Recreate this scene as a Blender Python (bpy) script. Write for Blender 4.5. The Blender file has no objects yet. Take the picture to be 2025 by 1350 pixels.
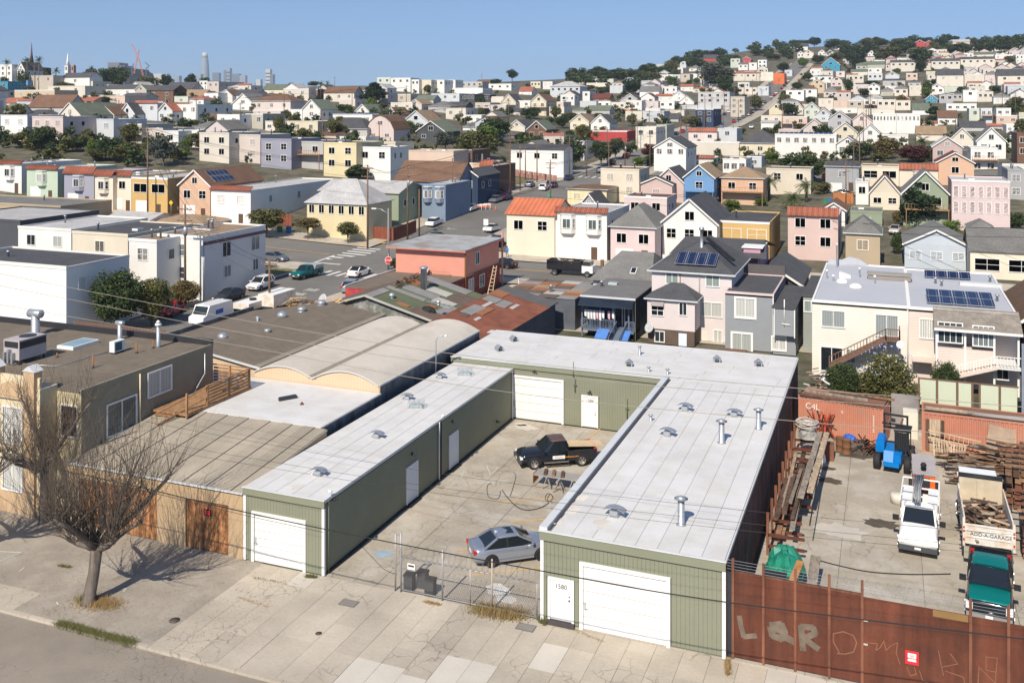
import bpy,math,random
from mathutils import Vector,Matrix
random.seed(7)
SC=bpy.context.scene
COL=SC.collection
# ---------------------------------------------------------------- camera, world, sun, exposure
FPX,EYE,HOR,CXP=1900.0,24.5,208.0,1012.5  # focal length and horizon measured on the photograph
YAW=math.atan((1757-CXP)/FPX)
FW=(-math.sin(YAW),math.cos(YAW));RT=(math.cos(YAW),math.sin(YAW))
cam=bpy.data.cameras.new('camera');camo=bpy.data.objects.new('camera',cam);COL.objects.link(camo)
camo.location=(0,0,EYE);camo.rotation_euler=(math.pi/2,0,YAW)
cam.sensor_fit='HORIZONTAL';cam.sensor_width=36;cam.lens=FPX/2025*36
cam.shift_y=-(675-HOR)/2025;cam.clip_start=.5;cam.clip_end=12000
SC.camera=camo
w=bpy.data.worlds.new('World');SC.world=w;w.use_nodes=True
nt=w.node_tree;bg=nt.nodes['Background']
sky=nt.nodes.new('ShaderNodeTexSky');sky.sky_type='NISHITA';sky.sun_disc=False
SUN_EL=43.0;SUN_AZ=2.0  # the shadows run away from the street, a touch to the right
sky.sun_elevation=math.radians(SUN_EL);sky.sun_rotation=math.radians(180+SUN_AZ)
sky.air_density=1.0;sky.dust_density=0.2;sky.ozone_density=4.5;sky.altitude=0
_tc=nt.nodes.new('ShaderNodeTexCoord');_ad=nt.nodes.new('ShaderNodeVectorMath');_ad.inputs[1].default_value=(0,0,.14);nt.links.new(_tc.outputs['Generated'],_ad.inputs[0]);nt.links.new(_ad.outputs[0],sky.inputs[0])
nt.links.new(sky.outputs[0],bg.inputs[0]);bg.inputs[1].default_value=0.11
sl=bpy.data.lights.new('sun','SUN');sl.energy=4.6;sl.angle=math.radians(.5);sl.color=(1,.91,.78)
so=bpy.data.objects.new('sun',sl);COL.objects.link(so)
a=math.radians(SUN_AZ);e=math.radians(SUN_EL)
so.rotation_euler=Vector((math.sin(a)*math.cos(e),math.cos(a)*math.cos(e),-math.sin(e))).to_track_quat('-Z','Y').to_euler()
SC.view_settings.view_transform='Standard';SC.view_settings.look='None'
SC.view_settings.exposure=.38;SC.view_settings.gamma=1;SC.view_settings.use_curve_mapping=False
SC.cycles.max_bounces=6;SC.cycles.volume_bounces=0;SC.cycles.volume_max_steps=32

# ---------------------------------------------------------------- rays through photo pixels -> world points
def ray(px):
    s=(px-CXP)/FPX
    return FW[0]+s*RT[0],FW[1]+s*RT[1]
def G(px,py,z=0.0):  # point at height z
    d=FPX*(EYE-z)/(py-HOR);D=ray(px);return Vector((d*D[0],d*D[1],z))
def AY(px,py,Y):  # point on the plane y = Y
    D=ray(px);d=Y/D[1];return Vector((d*D[0],Y,EYE-d*(py-HOR)/FPX))
def AX(px,py,X):  # point on the plane x = X
    D=ray(px);d=X/D[0];return Vector((X,d*D[1],EYE-d*(py-HOR)/FPX))
def AD(px,py,d):
    D=ray(px);return Vector((d*D[0],d*D[1],EYE-d*(py-HOR)/FPX))

# ---------------------------------------------------------------- materials
_M={}
def mat(key,col,rough=.8,kind='plain',var=.10,scale=3.0,sp=.2,metal=0.0,bump=.15,col2=None,tint=.0,spec=.3):
    if key in _M:return _M[key]
    m=bpy.data.materials.new(key);_M[key]=m;m.use_nodes=True
    t=m.node_tree;N=t.nodes;Lk=t.links.new;b=N['Principled BSDF']
    b.inputs['Roughness'].default_value=rough;b.inputs['Metallic'].default_value=metal
    b.inputs['Specular IOR Level'].default_value=spec
    tc=N.new('ShaderNodeTexCoord');co=tc.outputs['Object']
    def noise(sc,det=4,r=.6,vec=None):
        n=N.new('ShaderNodeTexNoise');n.inputs['Scale'].default_value=sc;n.inputs['Detail'].default_value=det
        n.inputs['Roughness'].default_value=r;Lk(vec or co,n.inputs['Vector']);return n.outputs['Fac']
    def mapr(v,a0,a1,b0,b1):
        n=N.new('ShaderNodeMapRange');Lk(v,n.inputs[0])
        for i,q in enumerate((a0,a1,b0,b1)):n.inputs[i+1].default_value=q
        return n.outputs[0]
    def mth(op,x,y):
        n=N.new('ShaderNodeMath');n.operation=op
        for i,q in enumerate((x,y)):
            if isinstance(q,(int,float)):n.inputs[i].default_value=q
            else:Lk(q,n.inputs[i])
        return n.outputs[0]
    def mix(f,x,y,mode='MIX'):
        n=N.new('ShaderNodeMix');n.data_type='RGBA';n.blend_type=mode
        if isinstance(f,(int,float)):n.inputs[0].default_value=f
        else:Lk(f,n.inputs[0])
        for i,q in((6,x),(7,y)):
            if isinstance(q,tuple):n.inputs[i].default_value=(*q[:3],1)
            else:Lk(q,n.inputs[i])
        return n.outputs[2]
    def scaled(sx,sy,sz):
        n=N.new('ShaderNodeMapping');n.inputs['Scale'].default_value=(sx,sy,sz);Lk(co,n.inputs[0]);return n.outputs[0]
    big=noise(scale*.25,3);fine=noise(scale*6,3,.7)
    v=mth('MULTIPLY',mapr(big,.3,.7,1-var,1+var),mapr(fine,.25,.75,1-var*.6,1+var*.6))
    base=col;hgt=fine
    if kind=='siding' or kind=='vert':
        sx=N.new('ShaderNodeSeparateXYZ');Lk(co,sx.inputs[0])
        c=sx.outputs[2]if kind=='siding' else mth('ADD',sx.outputs[0],sx.outputs[1])
        fr=mth('FRACT',mth('DIVIDE',c,sp),0)
        ln=mapr(fr,0,.14,0,1)
        v=mth('MULTIPLY',v,mapr(ln,0,1,.72,1));hgt=mth('ADD',mth('MULTIPLY',fr,-1 if kind=='siding' else 0),ln)
    elif kind=='shingle':
        br=N.new('ShaderNodeTexBrick');Lk(scaled(1,1,1.4),br.inputs[0]);br.inputs['Scale'].default_value=1/sp
        br.inputs['Mortar Size'].default_value=.03;br.inputs['Color1'].default_value=(.7,.7,.7,1);br.inputs['Color2'].default_value=(1.15,1.15,1.15,1)
        br.inputs['Mortar'].default_value=(.5,.5,.5,1);hgt=br.outputs['Fac']
        n1=noise(scale*4,2);v=mth('MULTIPLY',v,mapr(n1,.3,.7,.72,1.25))
    elif kind=='corr':
        wv=N.new('ShaderNodeTexWave');wv.inputs['Scale'].default_value=1/sp;wv.wave_type='BANDS';wv.bands_direction='X';Lk(co,wv.inputs[0])
        hgt=wv.outputs['Fac'];v=mth('MULTIPLY',v,mapr(hgt,0,1,.8,1.08))
    elif kind=='streak':
        s1=noise(scale,4,.6,scaled(1,1,.12));v=mth('MULTIPLY',v,mapr(s1,.3,.7,1-2*var,1+2*var))
    elif kind=='wood':
        s1=noise(scale*2,4,.6,scaled(1,1,.1));s2=noise(scale*2,4,.6,scaled(.15,1,1))
        v=mth('MULTIPLY',v,mapr(mth('MULTIPLY',s1,s2),.1,.45,.6,1.3))
    elif kind=='crack':
        vo=N.new('ShaderNodeTexVoronoi');vo.feature='DISTANCE_TO_EDGE';vo.inputs['Scale'].default_value=1/sp
        ad=N.new('ShaderNodeVectorMath');ad.operation='ADD';nz=N.new('ShaderNodeTexNoise');nz.inputs['Scale'].default_value=1.2;Lk(co,nz.inputs['Vector'])
        Lk(co,ad.inputs[0]);Lk(nz.outputs['Color'],ad.inputs[1]);Lk(ad.outputs[0],vo.inputs['Vector'])
        msk=mapr(noise(.22,2),.5,.58,0,1)
        ed=mapr(vo.outputs['Distance'],0,.035,0,1)
        v=mth('MULTIPLY',v,mth('SUBTRACT',1,mth('MULTIPLY',mth('MULTIPLY',mth('SUBTRACT',1,ed),msk),.38)))
    if col2:
        base=mix(mapr(noise(scale*.6,5,.65),.45,.6,0,1),col,col2)
    if tint:
        oi=N.new('ShaderNodeObjectInfo');v=mth('MULTIPLY',v,mapr(oi.outputs['Random'],0,1,1-tint,1+tint))
    cc=N.new('ShaderNodeCombineColor');
    for i in range(3):Lk(v,cc.inputs[i])
    Lk(mix(1.0,base,cc.outputs[0],'MULTIPLY'),b.inputs['Base Color'])
    if bump:
        bp=N.new('ShaderNodeBump');bp.inputs['Strength'].default_value=bump;bp.inputs['Distance'].default_value=.02
        Lk(hgt,bp.inputs['Height']);Lk(bp.outputs[0],b.inputs['Normal'])
    return m
def glassmat(key,cols,rough=.08):
    if key in _M:return _M[key]
    m=bpy.data.materials.new(key);_M[key]=m;m.use_nodes=True
    t=m.node_tree;N=t.nodes;b=N['Principled BSDF'];b.inputs['Roughness'].default_value=rough
    oi=N.new('ShaderNodeObjectInfo');cr=N.new('ShaderNodeValToRGB');t.links.new(oi.outputs['Random'],cr.inputs[0]);cr.color_ramp.interpolation='CONSTANT'
    el=cr.color_ramp.elements
    while len(el)<len(cols):el.new(.5)
    for i,c in enumerate(cols):el[i].position=i/len(cols);el[i].color=(*c,1)
    tc=N.new('ShaderNodeTexCoord');wv=N.new('ShaderNodeTexWave');wv.inputs['Scale'].default_value=2.2;wv.inputs['Distortion'].default_value=1.5
    t.links.new(tc.outputs['Object'],wv.inputs[0])
    mx=N.new('ShaderNodeMix');mx.data_type='RGBA';mx.blend_type='MULTIPLY';mx.inputs[0].default_value=.45
    t.links.new(cr.outputs[0],mx.inputs[6]);t.links.new(wv.outputs[0],mx.inputs[7]);t.links.new(mx.outputs[2],b.inputs['Base Color'])
    return m
GL=glassmat('window_glass',[(.03,.04,.05),(.05,.07,.08),(.02,.03,.04),(.12,.15,.15),(.28,.31,.30),(.05,.06,.07),(.35,.38,.37),(.48,.48,.45),(.20,.24,.25)])
GLC=glassmat('curtained_glass',[(.55,.56,.52),(.30,.36,.34),(.62,.62,.58),(.42,.45,.42)])
CARG=mat('car_glass',(.012,.016,.02),.06,var=.02,bump=0,spec=.8)
GLD=glassmat('dark_glass',[(.015,.02,.025),(.03,.04,.05)],.05)
WHITE=mat('white_paint',(.74,.725,.69),.55,var=.03,tint=.02)
GALV=mat('galvanised_metal',(.42,.44,.46),.4,metal=.55,var=.10,scale=6)
BLK=mat('black_rubber',(.02,.02,.022),.7,var=.1)
DKM=mat('dark_metal',(.05,.05,.055),.45,metal=.4,var=.1)
WOODP=mat('pole_wood',(.16,.10,.065),.9,'streak',var=.15,scale=4)
TRIM=mat('roof_edge_metal',(.55,.56,.56),.45,var=.06)

# ---------------------------------------------------------------- objects
_org={}
def org(o):return _org.get(o.name,Vector((0,0,0)))
def tag(o,label=None,cat=None,group=None,kind=None):
    if label:o['label']=label
    if cat:o['category']=cat
    if group:o['group']=group
    if kind:o['kind']=kind
    return o
def thing(name,label,cat,loc=(0,0,0),rz=0,group=None):
    o=bpy.data.objects.new(name,None);COL.objects.link(o);o.location=loc;o.rotation_euler=(0,0,rz);o.empty_display_size=.3
    _org[o.name]=Vector(loc);return tag(o,label,cat,group)
class MB:
    def __init__(s):s.v=[];s.f=[];s.m=[];s.ms=[];s.sm=[]
    def mi(s,m):
        if m not in s.ms:s.ms.append(m)
        return s.ms.index(m)
    def face(s,pts,m,smooth=False):
        n=len(s.v);s.v+=[tuple(p)for p in pts];s.f.append(tuple(range(n,n+len(pts))));s.m.append(s.mi(m));s.sm.append(smooth)
    def geo(s,vs,fs,m,smooth=False):
        n=len(s.v);k=s.mi(m);s.v+=[tuple(p)for p in vs]
        for f in fs:s.f.append(tuple(n+i for i in f));s.m.append(k);s.sm.append(smooth)
    def box(s,x0,x1,y0,y1,z0,z1,m,mtop=None):
        vs=[(x0,y0,z0),(x1,y0,z0),(x1,y1,z0),(x0,y1,z0),(x0,y0,z1),(x1,y0,z1),(x1,y1,z1),(x0,y1,z1)]
        s.geo(vs,[(0,3,2,1),(0,1,5,4),(1,2,6,5),(2,3,7,6),(3,0,4,7)],m);s.geo(vs,[(4,5,6,7)],mtop or m);return s
    def obox(s,c,ax,ay,az,m):  # box from centre and three half-axis vectors
        c=Vector(c);ax=Vector(ax);ay=Vector(ay);az=Vector(az)
        vs=[c+i*ax+j*ay+k*az for k in(-1,1)for i,j in((-1,-1),(1,-1),(1,1),(-1,1))]
        s.geo(vs,[(0,3,2,1),(0,1,5,4),(1,2,6,5),(2,3,7,6),(3,0,4,7),(4,5,6,7)],m);return s
    def bar(s,a,b,w,h,m):  # rectangular bar from a to b
        a=Vector(a);b=Vector(b);d=b-a;u=d.normalized()
        up=Vector((0,0,1))if abs(u.z)<.95 else Vector((1,0,0))
        r=u.cross(up).normalized();t=r.cross(u)
        return s.obox((a+b)/2,d/2,r*w/2,t*h/2,m)
    def prism(s,poly,d,m,mcap=None):  # polygon (list of 3d points) extruded by vector d
        n=len(poly);p=[Vector(q)for q in poly];d=Vector(d);vs=p+[q+d for q in p]
        s.geo(vs,[(i,(i+1)%n,n+(i+1)%n,n+i)for i in range(n)],m)
        s.geo(vs,[tuple(range(n-1,-1,-1)),tuple(range(n,2*n))],mcap or m);return s
    def tube(s,pts,rs,m,n=6,cap=True,smooth=True):
        if isinstance(rs,(int,float)):rs=[rs]*len(pts)
        vs=[];fs=[];pts=[Vector(p)for p in pts];r0=None
        for i,p in enumerate(pts):
            d=(pts[min(i+1,len(pts)-1)]-pts[max(i-1,0)]).normalized()
            if r0 is None or abs(r0.dot(d))>.95:r0=Vector((1,0,0))if abs(d.x)<.8 else Vector((0,1,0))
            t=d.cross(r0).normalized();r0=t.cross(d).normalized()
            for k in range(n):
                a=2*math.pi*k/n;vs.append(p+rs[i]*(math.cos(a)*r0+math.sin(a)*t))
        for i in range(len(pts)-1):
            for k in range(n):fs.append((i*n+k,i*n+(k+1)%n,(i+1)*n+(k+1)%n,(i+1)*n+k))
        if cap:fs+=[tuple(range(n-1,-1,-1)),tuple(range(len(vs)-n,len(vs)))]
        s.geo(vs,fs,m,smooth);return s
    def lathe(s,c,prof,m,n=12,axis=(0,0,1)):  # prof: (radius, height) pairs along axis
        c=Vector(c);ax=Vector(axis).normalized();r0=Vector((1,0,0))if abs(ax.x)<.8 else Vector((0,1,0))
        t=ax.cross(r0).normalized();r0=t.cross(ax)
        vs=[c+ax*h+r*(math.cos(2*math.pi*k/n)*r0+math.sin(2*math.pi*k/n)*t)for r,h in prof for k in range(n)]
        fs=[(i*n+k,i*n+(k+1)%n,(i+1)*n+(k+1)%n,(i+1)*n+k)for i in range(len(prof)-1)for k in range(n)]
        fs+=[tuple(range(n-1,-1,-1)),tuple(range(len(vs)-n,len(vs)))]
        s.geo(vs,fs,m,True);return s
    def build(s,name,parent=None,world=True,label=None):
        o0=org(parent)if(parent and world)else Vector((0,0,0))
        us=sorted({i for f in s.f for i in f})
        if len(us)<len(s.v):mp={u:i for i,u in enumerate(us)};s.v=[s.v[u]for u in us];s.f=[tuple(mp[i]for i in f)for f in s.f]
        me=bpy.data.meshes.new(name);me.from_pydata([(x-o0.x,y-o0.y,z-o0.z)for x,y,z in s.v],[],s.f)
        for m in s.ms:me.materials.append(m)
        me.polygons.foreach_set('material_index',s.m);me.polygons.foreach_set('use_smooth',s.sm);me.update()
        o=bpy.data.objects.new(name,me);COL.objects.link(o)
        if parent:o.parent=parent
        _org[o.name]=o0
        if label:o['label']=label
        return o
def inst(me,name,parent=None,loc=(0,0,0),rot=(0,0,0),scale=(1,1,1),world=True):
    o=bpy.data.objects.new(name,me);COL.objects.link(o);L=Vector(loc)
    if parent:
        o.parent=parent
        if world:L=L-org(parent)
    o.location=L;o.rotation_euler=rot;o.scale=scale;_org[o.name]=Vector(loc)if world else Vector((0,0,0));return o
def kids(o):return[c for c in COL.objects if c.parent==o]
def struct(mb,name):return tag(mb.build(name),kind='structure')
_tx={}
def text_mesh(s,size,m,depth=.008):
    k=(s,size,m.name)
    if k in _tx:return _tx[k]
    c=bpy.data.curves.new('t','FONT');c.body=s;c.size=size;c.extrude=depth;c.align_x='CENTER';c.align_y='CENTER'
    o=bpy.data.objects.new('t',c);COL.objects.link(o);bpy.context.view_layer.update()
    me=bpy.data.meshes.new_from_object(o.evaluated_get(bpy.context.evaluated_depsgraph_get()));bpy.data.objects.remove(o)
    me.materials.clear();me.materials.append(m);_tx[k]=me;return me
def text(s,size,m,loc,parent,rot=(math.pi/2,0,0),name='lettering',world=True):
    return inst(text_mesh(s,size,m),name,parent,loc,rot,world=world)

# windows: unit meshes shared by all houses (x 0..1 wide, z 0..1 high, faces -y)
_wm={}
def win_mesh(w,h,fm,gm,nx=2,ny=1,fw=.09,sill=True):
    k=(round(w,1),round(h,1),fm.name,gm.name,nx,ny,fw)
    if k in _wm:return _wm[k]
    b=MB();w,h=max(round(w,1),.3),max(round(h,1),.3)
    b.face([(0,.02,0),(w,.02,0),(w,.02,h),(0,.02,h)],gm)
    b.box(-fw,0,-.05,.03,-fw,h+fw,fm);b.box(w,w+fw,-.05,.03,-fw,h+fw,fm);b.box(0,w,-.05,.03,h,h+fw,fm);b.box(0,w,-.07,.03,-fw,0,fm)
    for i in range(1,nx):b.box(w*i/nx-.03,w*i/nx+.03,-.03,.018,0,h,fm)
    for i in range(1,ny):b.box(.001,w-.001,-.028,.017,h*i/ny-.025,h*i/ny+.025,fm)
    o=b.build('window');me=o.data;bpy.data.objects.remove(o);_wm[k]=me;return me
def window(par,X,Y,z,w,h,fm=WHITE,gm=GL,nx=2,ny=1,side=0,fw=.09,name='window'):
    # side 0 faces -y, side 1 faces +x, side -1 faces -x
    me=win_mesh(w,h,fm,gm,nx,ny,fw);r={0:0,1:math.pi/2,-1:-math.pi/2}[side]
    return inst(me,name,par,(X,Y,z),(0,0,r))
def winpx(par,p0,p1,q0,q1,Y,**k):  # window on plane y=Y given by photo pixels
    A=AY(p0,q1,Y);B=AY(p1,q0,Y);return window(par,A.x,Y-.03,A.z,B.x-A.x,max(B.z-A.z,.3),**k)
def winpxX(par,p0,p1,q0,q1,X,**k):
    A=AX(p0,q1,X);B=AX(p1,q0,X);A2=AX(p0,q0,X)
    return window(par,X+.03,A.y,A.z,B.y-A.y,max(A2.z-A.z,.3),side=1,**k)
# ---------------------------------------------------------------- terrain: flat by the yards, rising behind (x across, d ahead)
_TP=[(-600,[(100,674),(150,470),(200,375),(250,290),(330,232),(430,200),(520,178),(640,184),(900,196),(1300,200)]),
       (0,[(100,673.5),(146,524),(193,400),(240,305),(320,238),(420,200),(520,176),(640,182),(900,196),(1300,200)]),
       (700,[(100,673.5),(150,518),(172,462),(222,352),(300,278),(380,237),(460,206),(560,186),(700,169),(900,176),(1300,190)]),
       (1100,[(100,673.5),(150,518),(180,455),(240,372),(300,322),(380,267),(460,236),(560,206),(700,176),(850,157),(1000,160),(1400,175)]),
       (1500,[(100,673.5),(150,518),(210,412),(260,352),(320,306),(400,263),(500,229),(620,190),(780,146),(950,115),(1050,97),(1200,98),(1500,120)]),
       (2000,[(100,673.5),(145,526),(190,428),(240,338),(300,295),(380,252),(480,208),(600,168),(800,118),(1000,90),(1150,76),(1300,78),(1600,100)]),
       (2700,[(100,673.5),(145,526),(190,425),(240,335),(300,290),(380,245),(480,200),(600,160),(800,105),(1000,76),(1150,62),(1300,66),(1600,95)])]
_TP=[(p,[(d,EYE-d*(y-HOR)/FPX)for d,y in L])for p,L in _TP]
def _prof(L,d):
    if d<=L[0][0]:return 0.0
    for(d0,z0),(d1,z1)in zip(L,L[1:]):
        if d<=d1:return z0+(z1-z0)*(d-d0)/(d1-d0)
    d0,z0=L[-1];return max(0,z0-(d-d0)*.05)
def TDP(px,d):
    px=min(max(px,-600),2700)
    for(p0,L0),(p1,L1)in zip(_TP,_TP[1:]):
        if px<=p1:
            k=(px-p0)/(p1-p0);return max(0,_prof(L0,d)*(1-k)+_prof(L1,d)*k)
def T(X,Y):
    d=X*FW[0]+Y*FW[1]
    if d<90:return 0.0
    return TDP(CXP+FPX*(X*RT[0]+Y*RT[1])/d,d)
_cr={}
def crest(px):  # distance of the skyline ridge seen in this column
    k=round(px/20)
    if k not in _cr:_cr[k]=min((HOR+FPX*(EYE-TDP(px,d))/d,d)for d in range(300,1300,10))[1]
    return _cr[k]
def DB(px,py):  # distance at which the ground shows at pixel row py
    lo,hi=60.0,crest(px)-12
    for _ in range(40):
        m=(lo+hi)/2
        if HOR+FPX*(EYE-TDP(px,m))/m>py:lo=m
        else:hi=m
    return lo
def GT(px,py):
    d=DB(px,py);D=ray(px);X,Y=d*D[0],d*D[1];return Vector((X,Y,T(X,Y)))

earth=mat('dry_yard_ground',(.13,.11,.08),.95,var=.25,scale=.5,col2=(.07,.075,.04),bump=.3)
conc=mat('concrete',(.42,.37,.30),.85,'crack',var=.16,scale=1.0,sp=1.0,tint=.08)
concn=mat('newer_concrete',(.50,.46,.40),.85,var=.09,scale=1.2,tint=.03)
yardc=mat('yard_concrete',(.36,.315,.25),.85,'crack',var=.16,scale=.8,sp=1.3,col2=(.42,.38,.32),tint=.04)
tarpave=mat('tar_patched_pavement',(.29,.255,.21),.9,'crack',var=.14,scale=1.0,sp=.55,col2=(.33,.295,.245))
asph=mat('asphalt',(.25,.215,.175),.9,'crack',var=.12,scale=1.5,sp=.5,bump=.3)
asph2=mat('street_asphalt',(.165,.155,.14),.9,var=.14,scale=.4,bump=.2)
paintw=mat('road_paint',(.62,.60,.55),.7,var=.15,scale=4)
painty=mat('yellow_road_paint',(.60,.36,.10),.7,var=.15,scale=4)

def lin(a,b,n):return[a+(b-a)*i/n for i in range(n+1)]
def dropz(X,Y):
    z=T(X,Y)-.10
    if Y<34.45:z=-.30
    return z
xs=lin(-1300,-160,80)+lin(-150,60,60)+lin(75,1100,60);ys=[-120,-60,0,20,34.4,34.6]+lin(45,200,45)+lin(208,600,50)+lin(615,1600,55)
b=MB();vs=[(x,y,dropz(x,y))for y in ys for x in xs];n=len(xs)
b.geo(vs,[(j*n+i,j*n+i+1,(j+1)*n+i+1,(j+1)*n+i)for j in range(len(ys)-1)for i in range(n-1)],earth,True)
struct(b,'ground')
b=MB();b.face([(-5200,-100,-4),(3000,-100,-4),(3000,6600,-4),(-5200,6600,-4)],earth);struct(b,'distant_plain')

def strip(name,x0,x1,y0,y1,dz,m,step=8,kx=1):  # sheet that follows the terrain
    b=MB();ny=max(1,int(abs(y1-y0)/step));nx=max(1,int(abs(x1-x0)/step)*kx or 1)
    X=lin(x0,x1,nx);Y=lin(y0,y1,ny)
    b.geo([(x,y,T(x,y)+dz)for y in Y for x in X],[(j*(nx+1)+i,j*(nx+1)+i+1,(j+1)*(nx+1)+i+1,(j+1)*(nx+1)+i)for j in range(ny)for i in range(nx)],m)
    return b
# road in front, with its kerb and pavement slabs
b=MB();b.box(-120,60,18,34.42,-.28,-.13,asph);struct(b,'front_road')
b=MB();b.box(-120,60,8,17.9,-.28,0,conc);struct(b,'far_pavement')
kb=bpy.data.objects.new('kerb',None);COL.objects.link(kb);tag(kb,kind='structure')
x=-60.0;k0=None
while x<10:
    b=MB();b.box(x+.008,x+2.392,34.42,34.62,-.2,.005,conc);b.build('kerbstone',kb);x+=2.4
b=MB();b.box(-90,-31.2,34.63,43.3,-.2,-.004,tarpave)
b.box(-47.6,-39.6,34.64,36.3,-.2,.004,conc);struct(b,'tar_pavement')
pv=bpy.data.objects.new('pavement',None);COL.objects.link(pv);tag(pv,kind='structure')
b=MB();b.box(-31.2,12,34.63,43.4,-.2,-.03,earth);struct(b,'pavement_bed')
rnd=random.Random(3);x=-31.2
rows=[34.64,37.2,38.9,41.3,43.0]
while x<11.5:
    wd=1.22 if rnd.random()<.75 else 1.9
    for j in range(4):
        y0=rows[j]+(0 if j==0 else .4*math.sin(int(x/4)*2.1+j));y1=rows[j+1]+(0 if j==3 else .4*math.sin(int(x/4)*2.1+j+1))
        new=(-22<x<-13.5 and j==0)or(-18.5<x<-16 and j==1)or(x>-5 and j==3)or rnd.random()<.04
        b=MB();dz=rnd.uniform(-.006,.006);b.box(x+.007,x+wd-.007,y0+.007,y1-.007,-.06,dz,concn if new else conc);b.build('pavement_slab',pv)
    x+=wd
b=MB();b.box(-15.3,12,43.005,43.3,-.1,.05,conc);struct(b,'footing')
def slabs(name,x0,x1,y0,y1,nx,ny,m,top=0.0,gap=.02):
    r=bpy.data.objects.new(name,None);COL.objects.link(r);tag(r,kind='structure')
    for i in range(nx):
        for j in range(ny):
            b=MB();b.box(x0+(x1-x0)*i/nx+gap/2,x0+(x1-x0)*(i+1)/nx-gap/2,y0+(y1-y0)*j/ny+gap/2,y0+(y1-y0)*(j+1)/ny-gap/2,-.09,top+rnd.uniform(-.004,.004),m);b.build('concrete_slab',r)
    return r
slabs('courtyard',-27.4,-15.3,43.02,70,4,7,yardc)
slabs('storage_yard',-6.55,14,43.32,78.8,5,8,yardc)
# painted marks
def mark(name,quads,m,z=.011):
    b=MB()
    for q in quads:b.box(q[0],q[1],q[2],q[3],z-.004,z,m)
    return struct(b,name)
bays=[]
for(a0,a1)in(((986,993),(1095,984)),((1010,1032),(1078,1026)),((905,1089),(935,1083)),((925,1138),(1070,1122)),((1078,941),(1100,938)),((1165,865),(1190,845))):
    A,B=G(*a0),G(*a1);q=MB();bays.append((A,B))
b=MB()
for A,B in bays:b.bar((A.x,A.y,.011),(B.x,B.y,.011),.10,.006,painty)
struct(b,'parking_bay_lines')
puddle=mat('pale_blue_paint_spill',(.30,.38,.45),.8,var=.1)
wsp=mat('white_paint_spill',(.60,.58,.54),.8,var=.15)
def splat(c,r,ax,m,name,z=.013,seed=1):
    R=random.Random(seed);P=[]
    for i in range(22):
        t=2*math.pi*i/22;q=r*(1+R.uniform(-.25,.25));P.append((c[0]+q*math.cos(t)*ax,c[1]+q*math.sin(t),z))
    b=MB();b.face(P,m);return struct(b,name)
p=G(758,1095);splat(p,.42,1.3,puddle,'blue_paint_stain')
for i,(px,py,r)in enumerate(((985,1165,.5),(1000,1185,.35),(1040,845,.6),(1030,838,.4),(1660,1050,1.0))):
    p=G(px,py);splat(p,r,1.5,wsp if i<2 else concn,'pale_floor_stain',seed=i+4)
oil=mat('oil_stain',(.10,.08,.06),.7,var=.3)
for i,(px,py,r)in enumerate(((1690,898,.8),(1640,950,.5),(1745,1035,.6),(1630,925,.4))):
    splat(G(px,py),r,1.6,oil,'dark_floor_stain',seed=i+20)
# scratched chalk marks on the pavement in front
chalk=mat('chalk_marks',(.55,.58,.55),.8)
b=MB()
for(x0,y0,x1,y1)in((188,1125,222,1110),(240,1165,250,1163),(250,1163,244,1170),(115,1195,112,1190),(0,1110,42,1092),(0,1090,40,1092),(38,1130,48,1122),(905,938,925,932),(918,930,912,945),(962,920,970,938),(970,938,985,925)):
    A,B=G(x0,y0),G(x1,y1);b.bar((A.x,A.y,.012),(B.x,B.y,.012),.05,.006,chalk)
struct(b,'chalk_marks')
for(px,py,r,m)in((345,1226,.26,DKM),(1128,1238,.26,None),(630,1252,.16,DKM)):
    p=G(px,py);b=MB();b.lathe((p.x,p.y,0),[(r,0),(r,.014),(r*.86,.014),(r*.86,.02),(0.01,.02)],mat('cast_iron',(.10,.085,.07),.7,metal=.3));tag(b.build('manhole_cover'),{345:'round iron cover in cracked pavement right of the leafless tree',1128:'round rusty cover in pavement before the right garage door',630:'small round iron cover in pavement before the left garage door'}[px],'manhole cover')
for(px,py,lb)in((690,1192,'square dark utility lid set in pavement before the wire gate'),(1043,1240,'square rusty utility lid in pavement before the small numbered door')):
    p=G(px if px<900 else 1040,py);b=MB();b.box(p.x-.45,p.x+.45,p.y-.3,p.y+.3,0,.016,mat('lid_metal',(.17,.16,.15),.7,metal=.2));b.box(p.x-.4,p.x+.4,p.y-.25,p.y+.25,.017,.024,mat('lid_metal2',(.22,.2,.18),.7));tag(b.build('ground_hatch'),lb,'utility cover')

# ---- streets of the grid
for nm,x0,x1,dz,m in(('side_street',-80.6,-66.6,-.02,asph2),('side_street_pavement_west',-85.5,-80.6,.10,conc),('side_street_pavement_east',-66.6,-61.5,.10,conc)):
    if 'pave' in nm:
        struct(strip(nm,x0,x1,40,126,dz,m),nm);struct(strip(nm+'_upper',x0,x1,146,900,dz,m),nm+'_upper')
    else:struct(strip(nm,x0,x1,40,1000,dz,m),nm)
struct(strip('cross_street',-400,60,126.6,140.5,-.014,asph2,kx=1),'cross_street')
for nm,y0,y1 in(('cross_street_pavement_near',122.5,126.6),('cross_street_pavement_far',140.5,146)):
    struct(strip(nm+'_west',-400,-80.6,y0,y1,.10,conc),nm+'_west');struct(strip(nm+'_east',-66.6,60,y0,y1,.10,conc),nm+'_east')
for i,yy in enumerate((262,330)):
    struct(strip('upper_street',-300,160,yy,yy+9,.04,asph2),'upper_street_%s'%('near','far')[i])

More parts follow.
